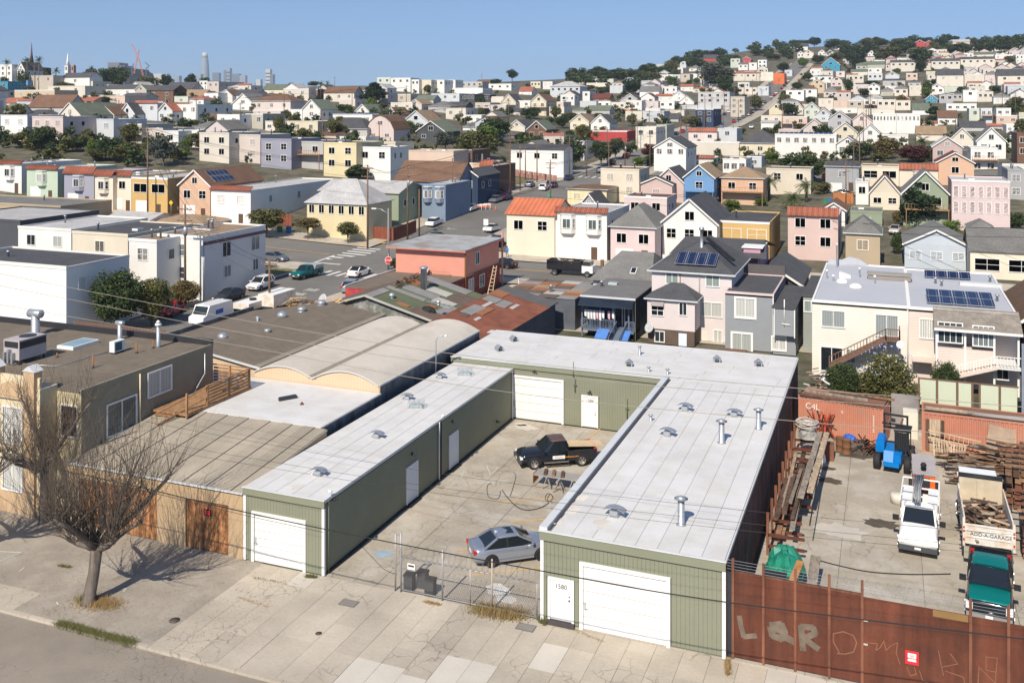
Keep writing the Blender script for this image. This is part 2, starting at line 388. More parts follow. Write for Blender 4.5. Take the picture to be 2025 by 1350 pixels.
def zrect(x0,x1,y0,y1,dz=.012):
    return[(x0,y0,T(x0,y0)+dz),(x1,y0,T(x1,y0)+dz),(x1,y1,T(x1,y1)+dz),(x0,y1,T(x0,y1)+dz)]
b=MB()
for i in range(9):b.face(zrect(-82.6,-78.2,127.2+i*1.55,127.85+i*1.55,.05),paintw)  # west crossing: bars run across
struct(b,'crosswalk_west')
b=MB()
for i in range(9):b.face(zrect(-80.0+i*1.5,-79.4+i*1.5,119.0,122.6,-.008),paintw)
struct(b,'crosswalk_south')
b=MB()
for i in range(7):b.face(zrect(-79+i*1.9,-78.4+i*1.9,250.5,254.5,.0),paintw)
struct(b,'crosswalk_upper')
b=MB();b.face(zrect(-125,-84,133.3,133.5,.05),painty);b.face(zrect(-64,40,133.3,133.45,.0),painty);b.face(zrect(-64,40,133.6,133.75,.0),painty);b.face(zrect(-83,-82.6,127,133.2,.045),paintw);struct(b,'lane_lines')
b=MB()
for(x,y)in((-72,108),(-72,105),(-76,160),(-71.5,230)):
    for k in range(4):b.face(zrect(x+k*.5,x+k*.5+.16,y,y+1.9-.3*(k%2),-.008),paintw)
    b.face(zrect(x,x+1.7,y+.9,y+1.1,-.006),paintw)
struct(b,'painted_road_letters')
b=MB()
for x0,y0 in((-83.5,141.2),(-81.2,144),(-65,141),(-62.5,143),(-66,124)):b.face(zrect(x0,x0+1.4,y0,y0+1.2,.108),painty)
struct(b,'kerb_ramp_pads')
grass=mat('dry_grass',(.20,.16,.07),.95,var=.3,scale=3,col2=(.10,.12,.04),bump=.4)
b=strip('verge',-85.3,-81.5,92,121,.115,grass);struct(b,'grass_verge')
b=strip('lot',-84,-62,205,232,.02,grass);b=strip('lot',-110,-84,196,236,.02,grass);struct(b,'weedy_lot')
# ================================================================ the green workshop round its court
green=mat('sage_green_siding',(.215,.222,.158),.75,var=.06,scale=2)
greend=mat('siding_backing',(.15,.155,.11),.85,var=.05)
whroof=mat('white_roof_membrane',(.60,.59,.575),.6,var=.05,scale=1.2,tint=.035,col2=(.57,.55,.52),bump=.08)
gapm=mat('roof_seam',(.25,.245,.24),.8,var=.05)
dirtm=mat('roof_dirt',(.40,.35,.28),.8,var=.1)
WK=thing('workshop_building','sage green single storey workshop with white membrane roofs wrapped round a concrete court','workshop',(-19,56,0))
ZL,ZR=3.95,4.35
LX0,LX1,RX0,RX1,FY,BY,EY=-32.3,-27.4,-15.3,-6.75,43.0,70.0,79.6
b=MB()
b.box(LX0,LX1,FY+.06,BY+.1,0,ZL-.12,greend);b.box(RX0,RX1,FY+.06,BY+.1,0,ZR-.12,greend);b.box(LX0-.3,RX1-.002,BY+.16,EY,0,ZR-.13,greend)
b.build('wall',WK)
def clip(a0,a1,z0,z1,holes):  # remove door openings from a board strip
    segs=[(z0,z1)]
    for h0,h1,g0,g1 in holes:
        if a1>h0 and a0<h1:segs=[(max(g1,s0),s1)if s0<g1 else(s0,s1)for s0,s1 in segs]
    return[s for s in segs if s[1]-s[0]>.05]
def boards_y(mb,x0,x1,Y,z0,z1,holes=(),m=green,w=.2,out=-1,t=.02):
    x=x0
    while x<x1-.01:
        e=min(x+w-.009,x1)
        for s0,s1 in clip(x,e,z0,z1,holes):mb.box(x,e,min(Y,Y+out*t),max(Y,Y+out*t),s0,s1,m)
        x+=w
def boards_x(mb,y0,y1,X,z0,z1,holes=(),m=green,w=.2,out=1,t=.02):
    y=y0
    while y<y1-.01:
        e=min(y+w-.009,y1)
        for s0,s1 in clip(y,e,z0,z1,holes):mb.box(min(X,X+out*t),max(X,X+out*t),y,e,s0,s1,m)
        y+=w
def rx(p0,p1,q0,q1,Y):
    A=AY(p0,q1,Y);B=AY(p1,q0,Y);C=AY(p0,q0,Y);return(A.x,B.x,0.0,C.z)
gR=rx(1147,1327,1112,1250,FY);dR=rx(1086,1133,1140,1228,FY);gL=rx(500,603,1010,1118,FY)
gB=rx(1012,1112,743,830,BY+.1);dB=rx(1152,1181,782,843,BY+.1)
hl=[]
for p0,p1 in((804,823),(888,903)):
    A=AX(p0,985 if p0<850 else 910,LX1);B=AX(p1,970 if p0<850 else 905,LX1);hl.append((A.y,B.y,0,2.3))
b=MB()
boards_y(b,RX0,RX1,FY+.05,.12,ZR-.45,[gR,dR]);boards_y(b,LX0,LX1,FY+.05,.05,ZL-.4,[gL])
boards_y(b,LX1+.05,RX0-.05,BY+.15,.05,ZR-.45,[gB,dB])
boards_x(b,FY+.2,BY,LX1,.05,ZL-.3,hl);boards_x(b,FY+.2,BY,RX0,.05,ZR-.1,(),green,.2,-1)
tag(b.build('siding',WK),kind='stuff')
b=MB()  # fascia bands and their metal edges
b.box(RX0-.12,RX1+.06,FY-.09,FY+.03,ZR-.44,ZR-.03,green);b.build('fascia',WK);b=MB();b.box(LX0-.1,LX1+.1,FY-.09,FY+.03,ZL-.40,ZL-.03,green);b.build('fascia',WK);b=MB()
b.box(LX0-.4,RX0-.16,BY+.02,BY+.12,ZR-.42,ZR-.03,green);b.build('fascia',WK)
b=MB()
b.box(RX0-.15,RX1+.09,FY-.13,FY-.02,ZR-.03,ZR+.035,TRIM);b.box(LX0-.13,LX1+.13,FY-.13,FY-.02,ZL-.03,ZL+.03,TRIM)
b.box(LX0-.43,RX0-.2,BY-.04,BY+.06,ZR-.03,ZR+.03,TRIM);b.box(LX1+.06,LX1+.13,FY,BY-.1,ZL-.14,ZL+.02,TRIM)
b.box(RX1+.02,RX1+.09,FY,EY,ZR-.14,ZR+.02,TRIM);b.box(LX0-.42,RX1,EY,EY+.08,ZR-.1,ZR+.03,TRIM);b.build('roof_edge',WK)
def sheets(x0,x1,y0,y1,z,wd,ln,along,zs=None,mm=None):
    b=MB();b.box(x0,x1,y0,y1,z-.14,z-.012,gapm);b.build('roof_deck',WK)
    u0,u1,v0,v1=(x0,x1,y0,y1)if along=='y' else(y0,y1,x0,x1);n=round((u1-u0)/wd);i=0
    for k in range(n):
        a0=u0+(u1-u0)*k/n;a1=u0+(u1-u0)*(k+1)/n;v=v0-(rnd.random()*ln if k else 0)
        while v<v1:
            s,e=max(v,v0),min(v+ln*rnd.uniform(.85,1.15),v1);v=e
            if e-s<.4 and e>=v1:break
            b=MB();q=rnd.uniform(0,.006)
            if along=='y':b.box(a0+.011,a1-.011,s+.011,e-.011,z-.02,z+q,whroof)
            else:b.box(s+.011,e-.011,a0+.011,a1-.011,z-.02,z+q,whroof)
            b.build('roof_sheet',WK)
sheets(RX0+.42,RX1,FY-.02,BY,ZR,1.02,4.6,'y');sheets(LX0-.08,LX1+.06,FY-.02,BY-.1,ZL,1.0,3.8,'y');sheets(LX0-.4,RX1,BY+.06,EY,ZR,1.05,6.0,'x')
b=MB();b.box(RX0-.15,RX0+.25,FY-.02,BY+.3,ZR-.1,ZR+.17,TRIM);b.box(RX0+.26,RX0+.40,FY+.9,BY,ZR-.02,ZR+.02,mat('tar_strip',(.06,.06,.07),.8));b.build('kerb_flashing',WK)
b=MB()
for X,z in((RX0+.0,ZR),(RX1-.02,ZR),(LX0,ZL),(LX1+.02,ZL)):b.box(X-.08,X+.08,FY-.07,FY+.06,.05,z-.45,WHITE)
b.box(LX1-.02,LX1+.07,FY-.04,FY+.1,.02,ZL-.45,WHITE);b.box(LX1+.05,LX1+.12,BY-.25,BY-.15,.05,ZL-.1,WHITE)
b.build('corner_trim',WK)
def garage_door(par,x0,x1,z1,Y,cols=4,rows=5,m=WHITE):
    b=MB();b.box(x0-.17,x0,Y-.06,Y+.1,.02,z1+.16,m);b.box(x1,x1+.17,Y-.06,Y+.1,.02,z1+.16,m);b.box(x0,x1,Y-.06,Y+.1,z1,z1+.16,m)
    b.build('door_frame',par)
    b=MB();b.box(x0,x1,Y+.06,Y+.11,.03,z1,m);d=b.build('garage_door',par)
    me=None;w_,h_=(x1-x0)/cols,(z1-.05)/rows
    for r in range(rows):
        b=MB();b.box(x0+.01,x1-.01,Y+.035,Y+.058,.05+r*h_+.012,.05+(r+1)*h_-.012,m);b.build('door_section',d)
        for c in range(cols):
            if me is None:
                b=MB();b.prism([(.12,0,.1),(w_-.12,0,.1),(w_-.12,0,h_-.1),(.12,0,h_-.1)],(0,-.016,0),m);o=b.build('t');me=o.data;bpy.data.objects.remove(o)
            inst(me,'raised_panel',d,(x0+c*w_,Y+.034,.05+r*h_))
    b=MB();b.box(x0+.06,x0+.12,Y-.0,Y+.03,.95,1.3,GALV);b.box(x0+.08,x0+.22,Y-.03,Y-.005,1.0,1.04,GALV);b.build('handle',d)
garage_door(WK,gR[0]+.15,gR[1]-.2,gR[3]-.1,FY);garage_door(WK,gL[0]+.1,gL[1]-.1,gL[3]-.15,FY,3,6);garage_door(WK,gB[0]+.1,gB[1]-.05,gB[3]-.05,BY+.1)
def door(par,x0,x1,z0,z1,Y,num=None,m=WHITE):
    b=MB();b.box(x0-.11,x0,Y-.05,Y+.08,z0,z1+.11,m);b.box(x1,x1+.11,Y-.05,Y+.08,z0,z1+.11,m);b.box(x0,x1,Y-.05,Y+.08,z1,z1+.11,m);b.build('door_frame',par)
    b=MB();b.box(x0+.01,x1-.01,Y,Y+.05,z0+.02,z1-.01,m);d=b.build('door',par)
    b=MB();b.lathe((x1-.13,Y,z0+1.02),[(.035,0),(.045,.04),(.02,.06)],DKM,8,(0,-1,0));b.lathe((x1-.13,Y,z0+1.2),[(.03,0),(.03,.03)],DKM,8,(0,-1,0));b.build('handle',d)
    if num:text(num,.30,mat('door_number',(.12,.12,.12),.6),((x0+x1)/2,Y-.012,z1-.28),d,name='house_number')
    return d
door(WK,dR[0]+.05,dR[1]-.05,.22,dR[3]-.08,FY,'1580');door(WK,dB[0]+.03,dB[1]-.03,.06,dB[3]-.05,BY+.1,'1584')
b=MB();b.box(dR[0]-.1,dR[1]+.1,FY-.16,FY+.02,.006,.2,mat('step_dark',(.07,.06,.06),.8));b.build('door_step',WK)
for y0,y1,_,z1 in hl:
    b=MB();b.box(LX1+.02,LX1+.07,y0,y1,.15,z1,mat('side_door',(.62,.66,.72),.5,var=.03));d=b.build('door',WK)
    b=MB();b.box(LX1+.02,LX1+.10,y0-.12,y0,.1,z1+.1,WHITE);b.box(LX1+.02,LX1+.10,y1,y1+.12,.1,z1+.1,WHITE);b.box(LX1+.02,LX1+.10,y0,y1,z1,z1+.1,WHITE);b.build('door_frame',WK)
    b=MB();b.box(LX1+.12,LX1+.35,y0-.1,y1+.1,.0,.1,BLK);b.build('doormat',WK)
def lamp(par,p,d):
    b=MB();p=Vector(p);d=Vector(d);b.box(p.x-.06,p.x+.06,p.y-.06,p.y+.06,p.z-.08,p.z+.08,DKM)
    for s in(-1,1):
        q=p+d*.12+Vector((s*.1*abs(d.y),s*.1*abs(d.x),.02));b.lathe(q,[(.03,0),(.06,.05),(.07,.12)],DKM,8,d+Vector((0,0,-.5)))
    b.build('flood_lamp',par)
lamp(WK,AY(1058,733,BY+.08),(0,-1,0));lamp(WK,AY(1167,775,BY+.08),(0,-1,0));lamp(WK,AX(658,985,LX1+.06),(1,0,0));lamp(WK,AX(815,897,LX1+.06),(1,0,0));lamp(WK,AX(895,833,LX1+.06),(1,0,0));lamp(WK,AX(983,833,LX1+.06),(1,0,0))
pipem=mat('green_pipe',(.14,.16,.10),.6)
b=MB()
for px,q0,q1 in((1134,715,745),(1137,748,775),(1240,788,828)):
    A,B=AY(px,q0,BY+.02),AY(px,q1,BY+.02);b.tube([A,B],.035,pipem)
    c=(A+B)/2;b.box(c.x-.14,c.x+.14,c.y-.03,c.y+.03,c.z-.02,c.z+.02,pipem)
A=AX(650,990,LX1+.12);b.tube([A,(A.x,A.y,.1)],.035,pipem);A=AX(872,830,LX1+.12);b.tube([(A.x,A.y,ZL-.1),(A.x,A.y,.1)],.06,BLK);b.tube([(A.x,A.y-.25,ZL-.1),(A.x,A.y-.25,.1)],.05,WHITE)
b.build('conduit',WK)
b=MB();b.bar((LX1+.09,FY+.3,.08),(LX1+.09,BY-.3,.08),.1,.12,BLK);b.build('base_pipe',WK)
cam1=MB();p=AX(655,985,LX1+.1);cam1.lathe(p+Vector((0,-.1,.3)),[(.02,0),(.1,.05),(.12,.12),(.06,.2)],WHITE,10);p=AX(876,828,LX1+.1);cam1.lathe(p+Vector((0,0,.1)),[(.02,0),(.1,.05),(.12,.12),(.06,.2)],WHITE,10);cam1.build('security_camera',WK)
# rooftop pieces of the workshop
def hood_mesh(kind):
    b=MB()
    if kind=='wing':  # square duct under an arched sheet hood
        b.box(-.2,.2,-.2,.2,0,.32,GALV);b.box(-.14,.14,-.26,-.2,.1,.2,GALV)
        P=[(-.52,.30),(-.35,.40),(-.12,.46),(.12,.46),(.35,.40),(.52,.30)]
        for(a0,c0),(a1,c1)in zip(P,P[1:]):b.prism([(a0,-.24,c0),(a1,-.24,c1),(a1,-.24,c1+.02),(a0,-.24,c0+.02)],(0,.48,0),GALV)
    elif kind=='house':  # little pitched cowl, open end to the front
        b.box(-.24,.24,-.22,.24,0,.28,GALV);b.box(-.17,.17,-.235,-.222,.05,.24,DKM)
        b.prism([(-.32,-.3,.26),(0,-.3,.52),(.32,-.3,.26),(.30,-.3,.22),(0,-.3,.47),(-.30,-.3,.22)],(0,.6,0),GALV)
    elif kind=='cage':
        b.box(-.5,.5,-.35,.35,0,.12,GALV);b.box(-.42,.42,-.28,.28,.12,.2,mat('skylight_glass',(.42,.50,.48),.15))
        for x in(-.55,-.18,.18,.55):
            for y in(-.4,.4):b.bar((x,y,0),(x,y,.42),.02,.02,GALV)
            b.bar((x,-.4,.42),(x,.4,.42),.02,.02,GALV)
        for y in(-.4,-.13,.13,.4):b.bar((-.55,y,.43),(.55,y,.43),.02,.02,GALV)
        for y in(-.4,.4):b.bar((-.55,y,.2),(.55,y,.2),.02,.02,GALV)
    elif kind=='pipe':  # tall flue with cone cap
        b.lathe((0,0,0),[(.26,0),(.17,.05),(.165,1.2)],GALV,14);b.lathe((0,0,1.24),[(.12,0),(.34,.02),(.02,.17)],GALV,14)
        for k in range(3):b.bar((.14*math.cos(k*2.1),.14*math.sin(k*2.1),1.15),(.14*math.cos(k*2.1),.14*math.sin(k*2.1),1.28),.02,.02,GALV)
    elif kind=='stub':
        b.lathe((0,0,0),[(.12,0),(.07,.03),(.07,.3)],GALV,10);b.lathe((0,0,.34),[(.05,0),(.17,.01),(.01,.09)],GALV,10);b.bar((0,0,.28),(0,0,.36),.03,.03,GALV)
    o=b.build('t');me=o.data;bpy.data.objects.remove(o);return me
HOOD={k:hood_mesh(k)for k in('wing','house','cage','pipe','stub')}
for k,px,py,z,r,s in(('wing',630,940,ZL,.1,.9),('wing',745,866,ZL,.1,.9),('wing',805,790,ZL,.2,.85),('wing',870,748,ZL,.2,.85),('cage',823,805,ZL,.35,.95),('cage',919,741,ZL,.3,.95),
        ('wing',1216,1021,ZR,-.1,1.05),('wing',1320,862,ZR,-.1,1),('wing',1355,812,ZR,-.1,1),('wing',1452,824,ZR,-.1,1),('pipe',1347,1037,ZR,0,1),('pipe',1427,875,ZR,0,1.02),('pipe',1500,848,ZR,0,.95),
        ('stub',1287,832,ZR,0,1),('pipe',1265,702,ZR,0,.55),('stub',1283,735,ZR,0,1),('stub',1320,740,ZR,0,1.1),
        ('house',987,694,ZR,.9,1),('house',1016,675,ZR,.9,1),('house',1244,724,ZR,.2,1),('house',1418,716,ZR,.2,1),('house',1500,724,ZR,.2,1.05)):
    p=G(px,py,z);inst(HOOD[k],{'wing':'roof_vent','house':'roof_vent','cage':'skylight','pipe':'flue_pipe','stub':'roof_vent'}[k],WK,p+Vector((0,0,.002)),(0,0,r),(s,s,s))
dm_=mat('roof_stain',(.57,.53,.47),.8,var=.15)
for i,(px,py,r)in enumerate(((1128,1005,.5),(1150,985,.35),(1190,1035,.4),(1105,1030,.3),(590,962,.3),(1300,770,.3))):
    p=G(px,py,(ZL if px<900 else ZR));R_=random.Random(i);b=MB();b.face([(p.x+r*R_.uniform(.6,1.2)*math.cos(t*.4),p.y+1.6*r*R_.uniform(.6,1.2)*math.sin(t*.4),p.z+.0085)for t in range(16)],dm_);b.build('roof_stain',WK)
# red-brown hanging cloth on the dark right flank
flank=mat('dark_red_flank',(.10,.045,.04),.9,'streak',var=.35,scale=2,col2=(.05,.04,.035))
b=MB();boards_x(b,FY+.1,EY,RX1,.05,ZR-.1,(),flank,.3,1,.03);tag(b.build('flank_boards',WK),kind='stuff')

# ================================================================ neighbours on the left
stucco_t=mat('tan_stucco',(.42,.30,.18),.9,var=.10,scale=1.5);plyd=mat('weathered_plywood',(.33,.155,.065),.8,'streak',var=.3,scale=5,col2=(.20,.09,.04))
ribroof=mat('tan_rib_roof',(.34,.295,.23),.9,var=.16,scale=1.2,tint=.08);redsign=mat('red_sign',(.55,.03,.04),.5,var=.03)
TG=thing('tan_garage','low tan stucco garage with two orange plywood doors and a seamed roof','garage',(-38,48,0))
X0,X1,Z=-44.9,-32.45,3.5
b=MB();b.prism([(X0,43.16,0),(X0,51.3,0),(X0,51.3,Z+.74),(X0,43.16,Z-.1)],(X1-X0,0,0),stucco_t);b.box(X0,X0+.9,43.0,43.16,0,Z,stucco_t);b.box(X1-.95,X1,43.0,43.16,0,Z,stucco_t)
b.box(-38.3,-36.3,43.0,43.16,0,Z,stucco_t);b.box(X0+.9,-38.3,43.0,43.16,2.75,Z,stucco_t);b.box(-36.3,X1-.95,43.0,43.16,2.75,Z,stucco_t);b.build('wall',TG)
for x0,x1 in((X0+.92,-38.32),(-36.28,X1-.97)):
    b=MB();n=3
    d=None
    b.box(x0,x1,43.12,43.155,.02,2.74,plyd);d=b.build('plywood_door',TG)
    for k in range(3):
        b=MB();b.box(x0+(x1-x0)*k/3+.01,x0+(x1-x0)*(k+1)/3-.01,43.085,43.118,.04,2.72,plyd);b.build('plywood_sheet',d)
    xm=(x0+x1)/2;b=MB();b.box(xm-.22,xm+.22,43.06,43.08,1.95,2.3,BLK);b.box(xm-.17,xm+.17,43.05,43.06,2.0,2.25,redsign);b.build('sign',d)
b=MB();b.prism([(X0,43.0,Z-.1),(X0,51.4,Z+.75),(X0,51.4,Z+.83),(X0,43.0,Z-.02)],(X1-X0,0,0),ribroof);b.build('roof',TG)
n=15
for k in range(n):
    a0=X0+.02+(X1-X0-.04)*k/n
    b=MB();h_=.03+.03*(k%2);b.prism([(a0,43.05,Z-.015),(a0,51.38,Z+.835),(a0,51.38,Z+.85+h_),(a0,43.05,Z+h_)],((X1-X0)/n-.05,0,0),ribroof);b.build('roof_sheet',TG)
b=MB();b.bar((X0,42.97,Z+.03),(X1,42.97,Z+.03),.07,.1,TRIM);b.build('roof_edge',TG)
# white low roof between
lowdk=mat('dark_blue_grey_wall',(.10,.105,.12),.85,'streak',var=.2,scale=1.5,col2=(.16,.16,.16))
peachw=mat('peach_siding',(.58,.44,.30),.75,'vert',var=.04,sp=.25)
WL=thing('low_white_roofed_shed','low shed with flat white roof behind the tan garage and beside the beige house','shed',(-41,57,0))
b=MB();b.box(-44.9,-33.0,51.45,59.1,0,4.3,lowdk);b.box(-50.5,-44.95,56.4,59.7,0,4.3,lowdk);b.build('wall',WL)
b=MB();b.box(-44.93,-32.95,51.4,59.1,4.31,4.4,whroof);b.box(-50.6,-44.96,56.35,59.7,4.31,4.4,whroof);r=b.build('roof',WL)
for k in range(8):
    b=MB();b.box(-44.9,-33.0,51.45+k*.95,52.38+k*.95,4.404,4.418,whroof);b.build('roof_sheet',r)
for px,py,a_,c_ in((458,772,.75,.25),(569,787,.7,.28)):
    p=G(px,py,4.5);b=MB();b.obox((p.x,p.y,4.52),(.5*a_,.75*a_,0),(-.4*c_,.3*c_,0),(0,0,.1),DKM);b.obox((p.x,p.y,4.63),(.45*a_,.7*a_,0),(-.36*c_,.26*c_,0),(0,0,.02),GLD);b.build('skylight',WL)
p=G(597,800,4.4);b=MB();b.lathe((p.x,p.y,4.4),[(.16,0),(.1,.1),(.05,.18)],mat('rust_brown',(.14,.06,.035),.9));b.build('roof_vent',WL)
# twin barrel vault warehouse
creamroof=mat('cream_vault_roof',(.54,.49,.42),.8,var=.07,scale=.5,col2=(.48,.43,.365));tarv=mat('valley_dirt',(.25,.215,.17),.9,var=.15)
BV=thing('barrel_roof_warehouse','warehouse under two shallow cream barrel vaults with dark blue grey flank','warehouse',(-39,67,0))
BX0,BXM,BX1,B0,B1,ZE=-43.6,-38.6,-33.15,59.2,76.8,4.9
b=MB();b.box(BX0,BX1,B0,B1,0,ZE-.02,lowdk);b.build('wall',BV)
def arc(xa,xb,h,n=14):return[(xa+(xb-xa)*i/n,ZE+h*(1-(2*i/n-1)**2))for i in range(n+1)]
for xa,xb,h in((BX0,BXM,.62),(BXM,BX1,.78)):
    P=arc(xa,xb,h);b=MB();b.prism([(x,B0-.03,z-.03)for x,z in P]+[(xb,B0-.03,ZE-.9),(xa,B0-.03,ZE-.9)],(0,.12,0),peachw);b.build('gable_wall',BV)
    b=MB()
    for(x0,z0),(x1,z1)in zip(P,P[1:]):b.geo([(x0,B0-.15,z0),(x1,B0-.15,z1),(x1,B1,z1),(x0,B1,z0),(x0,B0-.15,z0-.08),(x1,B0-.15,z1-.08),(x1,B1,z1-.08),(x0,B1,z0-.08)],[(0,1,2,3),(4,7,6,5)],creamroof,True);b.face([(x0,B0-.15,z0-.08),(x1,B0-.15,z1-.08),(x1,B0-.15,z1),(x0,B0-.15,z0)],TRIM)
    b.build('vault_roof',BV)
b=MB();b.box(BXM-.35,BXM+.3,B0-.1,B1,ZE-.05,ZE+.13,tarv);b.build('valley_gutter',BV)
b=MB();b.bar((BX1+.03,B0,ZE-.02),(BX1+.03,B1,ZE-.02),.08,.12,TRIM);b.bar((BX1+.03,B0-.02,0),(BX1+.03,B0-.02,ZE),.1,.1,stucco_t);b.build('roof_edge',BV)
A=AX(869,735,BX1+.7);b=MB();b.tube([(BX1+.4,A.y,2.5),(BX1+.4,A.y,6.2),(BX1+.55,A.y+.1,6.5),(BX1+1.1,A.y+.2,6.6)],.05,GALV);b.lathe((BX1+1.15,A.y+.2,6.52),[(.1,0),(.16,.08),(.05,.16)],WHITE,10);tag(b.build('area_lamp'),'curved metal lamp post between the vaulted warehouse and the green workshop','lamp post')
# brown gravel roof warehouse
gravel=mat('brown_gravel_roof',(.155,.125,.095),.95,var=.12,scale=3,bump=.3,col2=(.17,.14,.105))
GW=thing('gravel_roof_warehouse','wide warehouse with sloping brown gravel roof left of the cream vaults','warehouse',(-52,70,0))
def zg(x):return 4.9+(BX0-x)*.144 if x>-49.5 else 5.75-(-49.5-x)*.172
GX0=-58.5
b=MB();P=[(BX0-.02,0),(BX0-.02,zg(BX0)-.1),(-49.5,zg(-49.5)-.1),(GX0,zg(GX0)-.1),(GX0,0)]
b.prism([(x,60.0,z)for x,z in P],(0,19,0),peachw);b.build('wall',GW)
b=MB()
for xa,xb in((BX0,-49.5),(-49.5,GX0)):b.prism([(xa,59.8,zg(xa)),(xb,59.8,zg(xb)),(xb,59.8,zg(xb)-.12),(xa,59.8,zg(xa)-.12)],(0,19.4,0),gravel)
b.build('roof',GW)
b=MB();b.bar((BX0,59.75,zg(BX0)),(-49.5,59.75,zg(-49.5)),.1,.14,TRIM);b.bar((-49.5,59.75,zg(-49.5)),(GX0,59.75,zg(GX0)),.1,.14,TRIM);b.box(BX0-.9,BX0-.02,59.9,79,ZE-.06,ZE+.1,tarv);b.build('roof_edge',GW)
b=MB();b.box(GX0-.2,GX0,60,79.2,0,zg(GX0)+.4,lowdk);b.build('parapet',GW)
def turbine(par,px,py,z,s=1,kind=0):
    p=G(px,py,z);b=MB()
    b.lathe(p,[(.24*s,0),(.2*s,.35*s)],GALV,14)
    if kind==0:b.lathe(p+Vector((0,0,.36*s)),[(.15*s,0),(.30*s,.12*s),(.33*s,.25*s),(.28*s,.38*s),(.12*s,.48*s)],mat('bright_metal',(.6,.62,.64),.3,metal=.7),16)
    else:b.lathe(p+Vector((0,0,.36*s)),[(.28*s,0),(.28*s,.1*s),(.2*s,.12*s),(.3*s,.2*s),(.3*s,.34*s),(.2*s,.4*s)],GALV,14)
    b.build('roof_vent',par)
for px,py,k,s in((440,683,0,.9),(529,667,1,.7),(558,641,0,1),(597,629,1,1),(636,616,1,1),(510,637,1,.5)):turbine(GW,px,py,5.1,s*1.35,k)

# beige two storey house at the left edge
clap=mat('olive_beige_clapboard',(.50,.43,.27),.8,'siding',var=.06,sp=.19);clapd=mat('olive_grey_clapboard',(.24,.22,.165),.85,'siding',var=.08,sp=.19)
yel=mat('pale_yellow_stucco',(.62,.53,.36),.85,var=.06);terr=mat('terracotta_stucco',(.50,.35,.21),.85,var=.08)
BH=thing('beige_house','beige two storey house with terracotta pilasters, flat gravel roof and olive clapboard side','house',(-55,49,0))
HX0,HX1,HY0,HY1,HZ=-66,-45.0,44.2,56.2,7.5
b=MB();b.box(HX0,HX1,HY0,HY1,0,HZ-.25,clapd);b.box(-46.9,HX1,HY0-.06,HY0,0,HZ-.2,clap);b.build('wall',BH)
b=MB();b.box(HX0,HX1,HY0-.1,HY1,HZ-.24,HZ-.15,gravel);b.build('roof',BH)
b=MB();b.box(HX0,HX1,HY1-.2,HY1+.05,HZ-.15,HZ+.25,DKM);b.box(HX1-.12,HX1+.04,HY0-.1,HY1,HZ-.35,HZ-.05,clapd);b.build('parapet',BH)
b=MB();b.box(HX0,-46.92,42.9,44.2,0,HZ+.1,yel);b.box(HX0,-46.92,42.86,42.9,0,1.3,terr);b.box(HX0,-47,42.95,43.1,HZ+.1,HZ+.75,yel);b.build('front_bay',BH)
for x in(-50.6,-47.6,-56):
    b=MB();b.box(x-.42,x+.42,42.7,43.3,0,HZ+1.15,terr);b.prism([(x-.5,42.65,HZ+1.15),(x+.5,42.65,HZ+1.15),(x,42.65,HZ+1.5)],(0,.7,0),TRIM);b.build('pilaster',BH)
for x0,x1 in((-50.7,-47.5),(-56,-50.7)):
    b=MB();b.prism([(x0+.5,42.82,HZ-.6),(x1-.5,42.82,HZ-.6),(x1-.5,42.82,HZ+.1),((x0+x1)/2,42.82,HZ+.45),(x0+.5,42.82,HZ+.1)],(0,-.1,0),terr);b.build('arch_band',BH)
for z in(4.2,1.4):
    window(BH,-49.8,42.85,z,1.5,2.1,gm=GLC);window(BH,-54.6,42.85,z,2.3,2.1)
window(BH,-46.5,HY0-.08,4.6,1.25,1.75,nx=1);window(BH,HX1+.03,46.2,4.0,2.4,1.9,side=1);winpxX(BH,293,338,740,785,HX1+.02)
b=MB();p0=AX(230,735,HX1+.06);b.tube([(HX1+.1,48.9,HZ-.3),(HX1+.1,48.9,3.6)],.05,yel);b.tube([(HX1+.1,HY1-1.0,HZ-.5),(HX1+.1,HY1-1.0,5.6),(HX1+.15,HY1-2.6,4.2),(HX1+.15,HY1-2.6,3.7)],.055,GALV);b.build('downpipe',BH)
# roof machinery
def pz(px,py):return G(px,py,HZ-.14)
acm=mat('grey_unit_casing',(.42,.38,.38),.6,var=.08)
p=pz(50,712);A=thing('air_conditioner','large grey rooftop air conditioner with round fan grille near the tall flue','air conditioner',p)
b=MB();b.box(p.x-.7,p.x+.7,p.y-1.1,p.y+1.1,p.z+.3,p.z+1.6,acm);b.box(p.x+.7,p.x+.72,p.y-1.05,p.y+1.05,p.z+1.05,p.z+1.5,DKM);b.box(p.x-.6,p.x+.6,p.y-1.12,p.y-1.1,p.z+1.1,p.z+1.5,DKM);b.build('casing',A)
b=MB();b.lathe((p.x,p.y+.2,p.z+1.6),[(.55,0),(.55,.03),(.45,.035),(.1,.03)],DKM,18);b.build('fan_grille',A)
b=MB();[b.box(p.x+sx*.6-.06,p.x+sx*.6+.06,p.y+sy*1-.06,p.y+sy*1+.06,p.z,p.z+.3,DKM)for sx in(-1,1)for sy in(-1,1)];b.build('stand',A)
b=MB();[b.box(p.x-.5+k*.35,p.x-.35+k*.35,p.y-1.35,p.y-1.13,p.z+.1,p.z+.8+.2*(k%2),GALV)for k in range(3)];b.build('pipe_box',A)
p=pz(232,697);A=thing('air_conditioner','small white split air conditioner beside the middle flue on the gravel roof','air conditioner',p)
b=MB();b.box(p.x-.22,p.x+.22,p.y-.5,p.y+.5,p.z+.12,p.z+.85,WHITE);b.box(p.x+.221,p.x+.24,p.y-.42,p.y+.2,p.z+.2,p.z+.78,mat('fan_dark',(.05,.12,.14),.5));b.build('casing',A)
